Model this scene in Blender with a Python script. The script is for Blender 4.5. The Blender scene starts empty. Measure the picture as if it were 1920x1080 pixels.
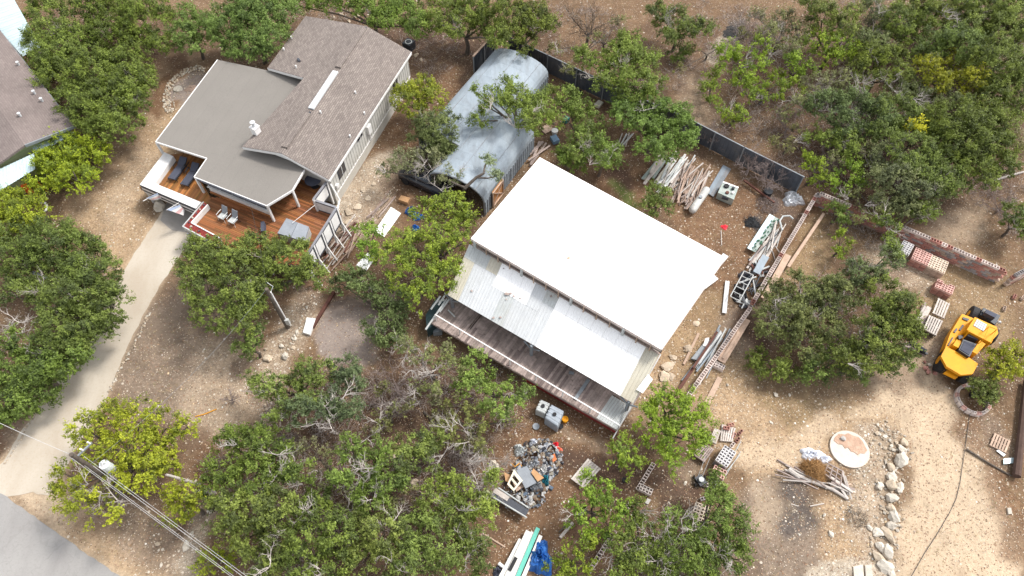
import bpy, bmesh, math, random
import numpy as np
from mathutils import Vector, Matrix

SC = bpy.context.scene
COL = SC.collection
R = random.Random(7)
NR = np.random.RandomState(11)
rad = math.radians

# ------------------------------------------------------------------ camera, sky, sun, exposure
CAM_H, FPX, PITCH = 42.0, 1300.0, 57.5
CP, SP = math.cos(rad(PITCH)), math.sin(rad(PITCH))
cam = bpy.data.objects.new('camera', bpy.data.cameras.new('camera'))
COL.objects.link(cam)
cam.location = (0, 0, CAM_H)
cam.rotation_euler = (rad(90 - PITCH), 0, 0)
cam.data.sensor_width = 36
cam.data.lens = 36 * FPX / 1920
cam.data.clip_end = 6000
SC.camera = cam

SUN_EL, SUN_AZ = 54.0, 62.0            # azimuth clockwise from +Y
w = bpy.data.worlds.new('World'); SC.world = w; w.use_nodes = True
nt = w.node_tree; nt.nodes.clear()
sky = nt.nodes.new('ShaderNodeTexSky'); sky.sky_type = 'NISHITA'; sky.sun_disc = False
sky.sun_elevation = rad(SUN_EL); sky.sun_rotation = rad(SUN_AZ); sky.air_density = 1.0; sky.dust_density = 2.5
bg = nt.nodes.new('ShaderNodeBackground'); bg.inputs[1].default_value = 0.15
wo = nt.nodes.new('ShaderNodeOutputWorld')
hz = nt.nodes.new('ShaderNodeHueSaturation'); hz.inputs['Saturation'].default_value = .18     # thin bright cloud
nt.links.new(sky.outputs[0], hz.inputs['Color']); nt.links.new(hz.outputs[0], bg.inputs[0]); nt.links.new(bg.outputs[0], wo.inputs[0])
sl = bpy.data.lights.new('sun', 'SUN'); sl.energy = 1.5; sl.angle = rad(10); sl.color = (1, .95, .87)
so = bpy.data.objects.new('sun', sl); COL.objects.link(so)
sd = Vector((math.sin(rad(SUN_AZ)) * math.cos(rad(SUN_EL)), math.cos(rad(SUN_AZ)) * math.cos(rad(SUN_EL)), math.sin(rad(SUN_EL))))
so.rotation_euler = (-sd).to_track_quat('-Z', 'Y').to_euler()
SC.view_settings.view_transform = 'Standard'; SC.view_settings.look = 'None'
SC.view_settings.gamma = 1; SC.view_settings.use_curve_mapping = False
SC.view_settings.exposure = 1.1
SC.cycles.max_bounces = 6; SC.cycles.diffuse_bounces = 3; SC.cycles.transparent_max_bounces = 4

# ------------------------------------------------------------------ measuring helpers
def P(px, py, z=0.0):
    """point of the place at height z that the survey photo shows at (px,py)"""
    u = (px - 960) / FPX; v = (540 - py) / FPX
    dx, dy, dz = u, CP + v * SP, -SP + v * CP
    t = (z - CAM_H) / dz
    return Vector((dx * t, dy * t, z))
def PP(px, py, pl):
    """same, on a plane (point, normal)"""
    u = (px - 960) / FPX; v = (540 - py) / FPX
    d = Vector((u, CP + v * SP, -SP + v * CP)); o = Vector((0, 0, CAM_H))
    t = (pl[0] - o).dot(pl[1]) / d.dot(pl[1])
    return o + d * t
def plane3(a, b, c):
    n = (b - a).cross(c - a).normalized()
    return (a, n)
def JJ(x, y, z=0.0):
    z = z - CAM_H
    dep = y * CP - z * SP
    dep = np.where(dep < 1, 1e9, dep)
    return 960 + FPX * x / dep, 540 - FPX * (y * SP + z * CP) / dep
def QP(pts, z): return [P(a, b, z) for a, b in pts]
def lerp(a, b, t): return a + (b - a) * t

# value noise (numpy)
_perm = NR.rand(64, 64)
def vnoise(x, y):
    xi = np.floor(x).astype(int); yi = np.floor(y).astype(int)
    fx = x - xi; fy = y - yi; fx = fx * fx * (3 - 2 * fx); fy = fy * fy * (3 - 2 * fy)
    g = lambda a, b: _perm[a % 64, b % 64]
    return (g(xi, yi) * (1 - fx) + g(xi + 1, yi) * fx) * (1 - fy) + (g(xi, yi + 1) * (1 - fx) + g(xi + 1, yi + 1) * fx) * fy
def fbm(x, y, o=3):
    s = 0; a = .5
    for i in range(o):
        s = s + a * vnoise(x * 2 ** i + 13 * i, y * 2 ** i + 7 * i); a *= .5
    return s

# ------------------------------------------------------------------ materials
MATS = {}
def newmat(name):
    m = bpy.data.materials.new(name); m.use_nodes = True
    n = m.node_tree; n.nodes.clear()
    return m, n, n.nodes, n.links
def mth(nd, lk, op, a, b=None, c=None):
    x = nd.new('ShaderNodeMath'); x.operation = op
    for i, v in enumerate((a, b, c)):
        if v is None: continue
        if isinstance(v, (int, float)): x.inputs[i].default_value = v
        else: lk.new(v, x.inputs[i])
    return x.outputs[0]
def mixc(nd, lk, f, a, b, mode='MIX'):
    x = nd.new('ShaderNodeMix'); x.data_type = 'RGBA'; x.blend_type = mode
    for k, v in ((0, f), (6, a), (7, b)):
        if isinstance(v, (int, float)): x.inputs[k].default_value = v
        elif isinstance(v, tuple): x.inputs[k].default_value = (v[0], v[1], v[2], 1)
        else: lk.new(v, x.inputs[k])
    return x.outputs[2]
def noise(nd, lk, vec, scale, detail=4, rough=.6, dist=0):
    x = nd.new('ShaderNodeTexNoise'); x.inputs['Scale'].default_value = scale
    x.inputs['Detail'].default_value = detail; x.inputs['Roughness'].default_value = rough
    x.inputs['Distortion'].default_value = dist
    if vec is not None: lk.new(vec, x.inputs['Vector'])
    return x.outputs[0]
def ramp(nd, lk, f, a, b):
    x = nd.new('ShaderNodeMapRange'); x.inputs[1].default_value = a; x.inputs[2].default_value = b
    lk.new(f, x.inputs[0]); return x.outputs[0]

def mat(name, col, rough=.8, metal=0., var=.25, scale=3., dirt=None, dirtamt=.5, dscale=1.2, bump=.3, stretch=None, rnd=.25, spec=.4):
    """plain weathered surface: base colour, grain, shaped dirt, per-object tone"""
    if name in MATS: return MATS[name]
    m, n, nd, lk = newmat(name)
    tc = nd.new('ShaderNodeTexCoord'); vec = tc.outputs['Object']
    if stretch:
        mp = nd.new('ShaderNodeMapping'); mp.inputs['Scale'].default_value = stretch
        lk.new(vec, mp.inputs[0]); vec = mp.outputs[0]
    n1 = noise(nd, lk, vec, scale, 6, .65)
    n2 = noise(nd, lk, vec, scale * 9, 4, .6)
    f = mth(nd, lk, 'ADD', mth(nd, lk, 'MULTIPLY', n1, .65), mth(nd, lk, 'MULTIPLY', n2, .35))
    f = ramp(nd, lk, f, .32, .68)
    oi = nd.new('ShaderNodeObjectInfo')
    br = mth(nd, lk, 'MULTIPLY_ADD', oi.outputs['Random'], rnd, 1 - rnd / 2)
    v = mth(nd, lk, 'MULTIPLY', mth(nd, lk, 'MULTIPLY_ADD', f, var * 2, 1 - var), br)
    rgb = nd.new('ShaderNodeCombineColor')
    for i in range(3): lk.new(v, rgb.inputs[i])
    c = mixc(nd, lk, 1.0, col, rgb.outputs[0], 'MULTIPLY')
    if dirt:
        nz = noise(nd, lk, vec, dscale, 7, .7, .6)
        c = mixc(nd, lk, mth(nd, lk, 'MULTIPLY', ramp(nd, lk, nz, .48, .68), dirtamt), c, dirt)
    b = nd.new('ShaderNodeBsdfPrincipled'); lk.new(c, b.inputs['Base Color'])
    b.inputs['Roughness'].default_value = rough; b.inputs['Metallic'].default_value = metal
    b.inputs['Specular IOR Level'].default_value = spec
    if bump:
        bp = nd.new('ShaderNodeBump'); bp.inputs['Strength'].default_value = bump; bp.inputs['Distance'].default_value = .03
        lk.new(f, bp.inputs['Height']); lk.new(bp.outputs[0], b.inputs['Normal'])
    o = nd.new('ShaderNodeOutputMaterial'); lk.new(b.outputs[0], o.inputs[0])
    MATS[name] = m; return m

M_WHITE = mat('white_metal_roof', (.93, .93, .93), .45, 0, .03, 2, bump=.05, rnd=.02)
M_WSHEET = mat('white_sheet', (.52, .535, .55), .45, 0, .07, 2, (.45, .44, .40), .25, .5, bump=.05, rnd=.05)
M_GSHEET = mat('grey_white_sheet', (.44, .46, .46), .5, 0, .1, 2, (.40, .36, .30), .4, .5, bump=.1, rnd=.07)
M_CREAM = mat('cream_sheet', (.50, .47, .39), .5, 0, .1, 2, (.40, .34, .24), .4, .5, bump=.1, rnd=.07)
M_PAINT = mat('white_paint', (.74, .73, .72), .55, 0, .08, 3, (.45, .42, .38), .25, 2, bump=.1, rnd=.05)
M_DPAINT = mat('dark_trim', (.05, .055, .07), .5, 0, .2, 3)
M_GALV = mat('galvanised', (.27, .315, .36), .8, .0, .16, .8, (.15, .15, .15), .45, .5, bump=.15, rnd=.16, stretch=(2.2, .6, 1))
M_GALV2 = mat('galvanised_old', (.235, .26, .285), .6, .15, .2, 1, (.16, .13, .12), .6, .9, bump=.15, rnd=.1)
M_FENCE = mat('fence_metal', (.085, .10, .125), .5, .3, .3, 1.2, (.17, .16, .14), .55, .6, bump=.2, rnd=.35)
M_WOODG = mat('weathered_wood', (.32, .255, .23), .85, 0, .35, 2.5, (.09, .07, .06), .6, .8, bump=.5, rnd=.45)
M_WOODD = mat('deck_stain', (.36, .145, .05), .5, 0, .25, 2.5, (.20, .075, .03), .6, .7, bump=.3, rnd=.35)
M_PLANK = mat('plank_tan', (.46, .33, .25), .85, 0, .25, 2.5, (.25, .19, .15), .5, 1.2, bump=.4, rnd=.35)
M_LOG = mat('pole_wood', (.33, .24, .19), .9, 0, .3, 3, (.16, .11, .09), .5, 1.5, bump=.5, rnd=.5)
M_DOOR = mat('orange_wood', (.40, .19, .07), .7, 0, .3, 3, bump=.3)
M_RUST = mat('rusty_steel', (.13, .055, .04), .8, .2, .4, 3, (.06, .03, .03), .5, 2, bump=.3)
M_RED = mat('red_wall', (.26, .03, .028), .7, 0, .25, 2, (.10, .02, .02), .5, 1)
M_BLACK = mat('black_rubber', (.018, .018, .02), .75, 0, .3, 4)
M_BMET = mat('black_metal', (.03, .034, .042), .45, .3, .3, 4)
M_GLASS = mat('dark_glass', (.02, .028, .04), .08, 0, .1, 1, bump=0, spec=.7)
M_YEL = mat('machine_yellow', (.70, .30, .008), .55, 0, .08, 2, (.40, .20, .05), .35, 1.5, bump=.1, rnd=.03, spec=.2)
M_STONE = mat('limestone', (.46, .38, .29), .9, 0, .3, 3, (.36, .22, .12), .6, 1.6, bump=.8, rnd=.4)
M_STONEW = mat('pale_limestone', (.53, .48, .41), .9, 0, .22, 3, (.38, .32, .26), .4, 1.6, bump=.8, rnd=.3)
M_CONC = mat('concrete', (.42, .40, .38), .9, 0, .2, 3, (.28, .25, .22), .4, 1, bump=.4)
M_BR = mat('block_red', (.40, .19, .155), .9, 0, .25, 4, (.56, .42, .38), .5, 5, bump=.4, rnd=.6)
M_BG = mat('block_grey', (.30, .275, .27), .9, 0, .2, 4, (.50, .48, .47), .4, 5, bump=.4, rnd=.5)
M_BT = mat('block_tan', (.45, .34, .27), .9, 0, .2, 4, (.64, .54, .44), .5, 5, bump=.4, rnd=.4)
M_BW = mat('block_pale', (.66, .57, .53), .9, 0, .15, 4, (.50, .30, .26), .2, 4, bump=.4, rnd=.4)
M_TARP = mat('blue_tarp', (.02, .12, .42), .45, 0, .35, 3, (.10, .28, .60), .5, 3, bump=.3)
M_WTARP = mat('white_tarp', (.66, .68, .74), .5, 0, .25, 3, (.20, .30, .52), .4, 2, bump=.3)
M_TEAL = mat('teal_board', (.13, .50, .40), .6, 0, .12, 3)
M_CABLE = mat('cable', (.05, .05, .05), .6)
M_WIRE = mat('wire', (.55, .55, .55), .5, 0)
M_GTUB = mat('tub_cover', (.24, .26, .29), .7, 0, .15, 2)
M_PTANK = mat('grey_tank', (.32, .36, .41), .55, 0, .15, 2, (.2, .2, .2), .3, 2)
M_ORANGE = mat('orange_plastic', (.65, .10, .02), .5)
M_SAGE = mat('sage_siding', (.26, .31, .17), .7, 0, .1, 2)
M_REDP = mat('red_plastic', (.70, .03, .05), .5)
M_MULCH = mat('red_mulch', (.20, .03, .025), .95, 0, .5, 8, bump=1)
M_BARK = mat('bark', (.10, .08, .065), .95, 0, .4, 4, (.20, .18, .16), .5, 3, bump=.8)
M_DEAD = mat('dead_wood', (.42, .38, .35), .95, 0, .3, 4, bump=.4)
M_TWIG = mat('grey_twig', (.25, .20, .185), .95, 0, .3, 4, bump=.4)
M_HWALL = mat('house_siding', (.52, .51, .48), .75, 0, .08, 1, (.40, .38, .34), .3, .5, rnd=.05)
M_HBASE = mat('house_skirting', (.48, .46, .42), .85, 0, .1, 1, (.36, .32, .27), .4, .6)
M_BOX = mat('cardboard', (.45, .26, .13), .85, 0, .15, 3)
M_GREENM = mat('pale_green_metal', (.26, .31, .29), .5, .1, .2, 3, (.45, .44, .40), .6, 2)
M_CREAMJ = mat('cream_board', (.66, .60, .47), .7, 0, .15, 3)
M_SLATE = mat('slate_cushion', (.055, .06, .085), .8, 0, .2, 4)
M_CAP = mat('grey_cap', (.20, .20, .22), .7, 0, .15, 3)
M_DGREEN = mat('dark_green_tarp', (.02, .045, .05), .5, 0, .3, 3)

def shingle(name, c1, c2, c3, bw, bh, contrast, big=.4):
    m, n, nd, lk = newmat(name)
    uv = nd.new('ShaderNodeUVMap'); uv.uv_map = 'UVMap'
    b = nd.new('ShaderNodeTexBrick'); b.inputs['Scale'].default_value = 1
    b.inputs['Brick Width'].default_value = bw; b.inputs['Row Height'].default_value = bh
    b.inputs['Mortar Size'].default_value = .018; b.inputs['Mortar Smooth'].default_value = .3
    b.inputs['Color1'].default_value = (*c1, 1); b.inputs['Color2'].default_value = (*c2, 1)
    b.inputs['Mortar'].default_value = (*c3, 1); b.inputs['Bias'].default_value = 0
    lk.new(uv.outputs[0], b.inputs[0])
    base = tuple((c1[i] + c2[i]) / 2 for i in range(3))
    c = mixc(nd, lk, contrast, base, b.outputs[0])
    tc = nd.new('ShaderNodeTexCoord')
    n1 = noise(nd, lk, tc.outputs['Object'], .35, 8, .62)
    n2 = noise(nd, lk, tc.outputs['Object'], 14, 5, .7)
    f = mth(nd, lk, 'MULTIPLY_ADD', ramp(nd, lk, n1, .3, .7), big, 1 - big / 2)
    f = mth(nd, lk, 'MULTIPLY', f, mth(nd, lk, 'MULTIPLY_ADD', n2, .5, .75))
    rgb = nd.new('ShaderNodeCombineColor')
    for i in range(3): lk.new(f, rgb.inputs[i])
    c = mixc(nd, lk, 1.0, c, rgb.outputs[0], 'MULTIPLY')
    p = nd.new('ShaderNodeBsdfPrincipled'); lk.new(c, p.inputs['Base Color']); p.inputs['Roughness'].default_value = .95
    bp = nd.new('ShaderNodeBump'); bp.inputs['Strength'].default_value = .5; bp.inputs['Distance'].default_value = .02
    lk.new(mth(nd, lk, 'ADD', b.outputs['Fac'], mth(nd, lk, 'MULTIPLY', n2, -1.)), bp.inputs['Height']); bp.invert = True
    lk.new(bp.outputs[0], p.inputs['Normal'])
    o = nd.new('ShaderNodeOutputMaterial'); lk.new(p.outputs[0], o.inputs[0])
    return m
M_SHIN = shingle('brown_shingles', (.25, .212, .188), (.16, .132, .12), (.09, .076, .07), .34, .15, .85, .22)
M_SHIN2 = shingle('neighbour_shingles', (.205, .168, .155), (.155, .122, .115), (.13, .11, .10), .4, .16, .6, .35)
M_ROLL = shingle('grey_roll_roofing', (.192, .177, .160), (.185, .171, .155), (.17, .16, .145), 9., .95, .5, .10)

def attr_mat(name, attr, rough=.85, transl=.0, var=.0, spec=.3):
    m, n, nd, lk = newmat(name)
    a = nd.new('ShaderNodeAttribute'); a.attribute_name = attr
    c = a.outputs['Color']
    if var:
        oi = nd.new('ShaderNodeObjectInfo')
        h = nd.new('ShaderNodeHueSaturation'); lk.new(c, h.inputs['Color'])
        lk.new(mth(nd, lk, 'MULTIPLY_ADD', oi.outputs['Random'], var, 1 - var / 2), h.inputs['Value'])
        c = h.outputs[0]
    p = nd.new('ShaderNodeBsdfPrincipled'); lk.new(c, p.inputs['Base Color']); p.inputs['Roughness'].default_value = rough
    p.inputs['Specular IOR Level'].default_value = spec
    o = nd.new('ShaderNodeOutputMaterial')
    if transl:
        t = nd.new('ShaderNodeBsdfTranslucent'); lk.new(c, t.inputs[0])
        mx = nd.new('ShaderNodeMixShader'); mx.inputs[0].default_value = transl
        lk.new(p.outputs[0], mx.inputs[1]); lk.new(t.outputs[0], mx.inputs[2]); lk.new(mx.outputs[0], o.inputs[0])
    else: lk.new(p.outputs[0], o.inputs[0])
    return m
M_LEAF = attr_mat('leaves', 'tone', .6, .32, .12, .35)
M_BITS = attr_mat('loose_bits', 'tone', .9)

# ------------------------------------------------------------------ mesh building
def rootloc(o):
    v = Vector((0, 0, 0))
    while o is not None: v += o.location; o = o.parent
    return v
def tag(o, label=None, cat=None, group=None, kind=None):
    if label: o['label'] = label
    if cat: o['category'] = cat
    if group: o['group'] = group
    if kind: o['kind'] = kind
    return o
def E(name, loc, label, cat, group=None):
    o = bpy.data.objects.new(name, None); COL.objects.link(o); o.location = loc; o.empty_display_size = .3
    return tag(o, label, cat, group)
class MB:
    def __init__(s): s.v = []; s.f = []
    def add(s, vs, fs):
        k = len(s.v); s.v += [tuple(v) for v in vs]; s.f += [tuple(i + k for i in f) for f in fs]
    def box(s, c, d, rz=0, m=None):
        a, b, h = d[0] / 2, d[1] / 2, d[2] / 2
        vs = [Vector((x, y, z)) for z in (-h, h) for x, y in ((-a, -b), (a, -b), (a, b), (-a, b))]
        q = m if m is not None else Matrix.Rotation(rz, 3, 'Z')
        s.add([q @ v + Vector(c) for v in vs], [(3, 2, 1, 0), (4, 5, 6, 7), (0, 1, 5, 4), (1, 2, 6, 5), (2, 3, 7, 6), (3, 0, 4, 7)]); return s
    def beam(s, p, q, w, h=None, up=Vector((0, 0, 1))):
        h = h or w; p = Vector(p); q = Vector(q); d = (q - p)
        if d.length < 1e-5: return s
        d.normalize()
        if abs(d.dot(up)) > .97: up = Vector((1, 0, 0))
        a = d.cross(up).normalized() * w / 2; b = a.cross(d).normalized() * h / 2
        vs = [t + x * a + y * b for t in (p, q) for x, y in ((-1, -1), (1, -1), (1, 1), (-1, 1))]
        s.add(vs, [(3, 2, 1, 0), (4, 5, 6, 7), (0, 1, 5, 4), (1, 2, 6, 5), (2, 3, 7, 6), (3, 0, 4, 7)]); return s
    def tube(s, pts, rr, n=8, cap=True):
        pts = [Vector(p) for p in pts]
        if not isinstance(rr, (list, tuple)): rr = [rr] * len(pts)
        k = len(s.v); L = len(pts)
        for i, p in enumerate(pts):
            d = (pts[min(i + 1, L - 1)] - pts[max(i - 1, 0)])
            d = d.normalized() if d.length > 1e-6 else Vector((0, 0, 1))
            up = Vector((0, 0, 1)) if abs(d.z) < .9 else Vector((1, 0, 0))
            a = d.cross(up).normalized(); b = a.cross(d)
            for j in range(n):
                t = 2 * math.pi * j / n
                s.v.append(tuple(p + (a * math.cos(t) + b * math.sin(t)) * rr[i]))
        for i in range(L - 1):
            for j in range(n):
                j2 = (j + 1) % n
                s.f.append((k + i * n + j, k + i * n + j2, k + (i + 1) * n + j2, k + (i + 1) * n + j))
        if cap and n > 3:
            s.f.append(tuple(k + j for j in range(n))[::-1]); s.f.append(tuple(k + (L - 1) * n + j for j in range(n)))
        return s
    def prism(s, top, z0):
        """top polygon, sides straight down to z0"""
        n = len(top); vs = [Vector(p) for p in top] + [Vector((p[0], p[1], z0)) for p in top]
        s.add(vs, [tuple(range(n)), tuple(range(2 * n - 1, n - 1, -1))] + [(i, (i + 1) % n, n + (i + 1) % n, n + i) for i in range(n)]); return s
    def slab(s, top, th):
        top = [Vector(p) for p in top]; nrm = (top[1] - top[0]).cross(top[2] - top[0]).normalized()
        if nrm.z < 0: nrm = -nrm
        n = len(top); vs = top + [p - nrm * th for p in top]
        s.add(vs, [tuple(range(n)), tuple(range(2 * n - 1, n - 1, -1))] + [(i, (i + 1) % n, n + (i + 1) % n, n + i) for i in range(n)]); return s
    def ribbed(s, a, b, c, d, ribs, amp=.03, th=.008, rw=.25):
        """sheet a-b along the eave, d-c along the top; ribs run a->d"""
        a, b, c, d = map(Vector, (a, b, c, d)); nrm = (b - a).cross(d - a).normalized()
        if nrm.z < 0: nrm = -nrm
        prof = []
        for i in range(ribs):
            u0 = i / ribs; w_ = 1 / ribs
            prof += [(u0, 0), (u0 + w_ * (.5 - rw / 2), 0), (u0 + w_ * (.5 - rw / 4), amp), (u0 + w_ * (.5 + rw / 4), amp), (u0 + w_ * (.5 + rw / 2), 0)]
        prof.append((1, 0)); L = len(prof); vs = []
        for off in (0, -th):
            for (e0, e1) in ((a, b), (d, c)):
                vs += [lerp(e0, e1, u) + nrm * (h + off) for u, h in prof]
        fs = []
        for i in range(L - 1):
            fs.append((i, i + 1, L + i + 1, L + i)); fs.append((2 * L + i + 1, 2 * L + i, 3 * L + i, 3 * L + i + 1))
            fs.append((i + 1, i, 2 * L + i, 2 * L + i + 1)); fs.append((L + i, L + i + 1, 3 * L + i + 1, 3 * L + i))
        fs += [(0, L, 3 * L, 2 * L), (L - 1, 3 * L - 1, 4 * L - 1, 2 * L - 1)]
        s.add(vs, fs); return s
    def disc(s, c, r, h, n=24, ry=None, rz=0):
        ry = ry or r
        vs = []
        for z in (0, h):
            for j in range(n):
                t = 2 * math.pi * j / n; x = r * math.cos(t); y = ry * math.sin(t)
                vs.append((c[0] + x * math.cos(rz) - y * math.sin(rz), c[1] + x * math.sin(rz) + y * math.cos(rz), c[2] + z))
        s.add(vs, [tuple(range(n))[::-1], tuple(range(n, 2 * n))] + [(j, (j + 1) % n, n + (j + 1) % n, n + j) for j in range(n)]); return s
    def rock(s, c, r, rr=None, sub=1, flat=.6, jag=.45):
        rr = rr or R
        vs, fs = ICO[sub]
        ph = [Vector((rr.uniform(-1, 1), rr.uniform(-1, 1), rr.uniform(-1, 1))) for _ in range(5)]
        sx, sy = rr.uniform(.8, 1.25), rr.uniform(.7, 1.1); rz = rr.uniform(0, 6.3); q = Matrix.Rotation(rz, 3, 'Z')
        out = []
        for v in vs:
            k = 1
            for p_ in ph:
                dd = v.dot(p_.normalized())
                if dd > .5: k = min(k, .55 / dd + rr.uniform(-.02, .02))      # cut facets
            k *= 1 + rr.uniform(-jag, jag) * .4
            out.append(q @ Vector((v.x * r * sx * k, v.y * r * sy * k, v.z * r * flat * k)) + Vector(c))
        s.add(out, fs); return s
    def build(s, name, m, parent=None, label=None, cat=None, group=None, kind=None, smooth=False, recalc=True, base=None):
        me = bpy.data.meshes.new(name)
        if parent is not None: o0 = rootloc(parent)
        elif base is not None: o0 = Vector(base)
        else:
            a = np.array(s.v); o0 = Vector(((a[:, 0].min() + a[:, 0].max()) / 2, (a[:, 1].min() + a[:, 1].max()) / 2, a[:, 2].min()))
        me.from_pydata([(v[0] - o0.x, v[1] - o0.y, v[2] - o0.z) for v in s.v], [], s.f)
        if recalc and len(s.f) < 60000:
            bm = bmesh.new(); bm.from_mesh(me); bmesh.ops.recalc_face_normals(bm, faces=bm.faces); bm.to_mesh(me); bm.free()
        if smooth: me.polygons.foreach_set('use_smooth', [True] * len(me.polygons))
        me.materials.append(m)
        o = bpy.data.objects.new(name, me); COL.objects.link(o)
        if parent is not None: o.parent = parent
        else: o.location = o0
        return tag(o, label, cat, group, kind)
ICO = {}
for k_ in (1, 2):
    bm = bmesh.new(); bmesh.ops.create_icosphere(bm, subdivisions=k_, radius=1)
    ICO[k_] = ([v.co.copy() for v in bm.verts], [tuple(v.index for v in f.verts) for f in bm.faces]); bm.free()
def uv_plane(o, org, u, v):
    me = o.data; lay = me.uv_layers.new(name='UVMap'); off = rootloc(o)
    for l in me.loops:
        p = me.vertices[l.vertex_index].co + off - org
        lay.data[l.index].uv = (p.dot(u), p.dot(v))
def share(name, me, parent, loc, rz=0, rot=None, sc=None):
    o = bpy.data.objects.new(name, me); COL.objects.link(o)
    if parent is not None: o.parent = parent; o.location = Vector(loc) - rootloc(parent)
    else: o.location = loc
    o.rotation_euler = rot if rot else (0, 0, rz)
    if sc: o.scale = sc
    return o
ORD = ['first', 'second', 'third', 'fourth', 'fifth', 'sixth', 'seventh', 'eighth', 'ninth', 'tenth', 'eleventh', 'twelfth', 'thirteenth', 'fourteenth',
       'fifteenth', 'sixteenth', 'seventeenth', 'eighteenth', 'nineteenth', 'twentieth', 'twenty-first', 'twenty-second', 'twenty-third', 'twenty-fourth', 'twenty-fifth']

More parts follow.
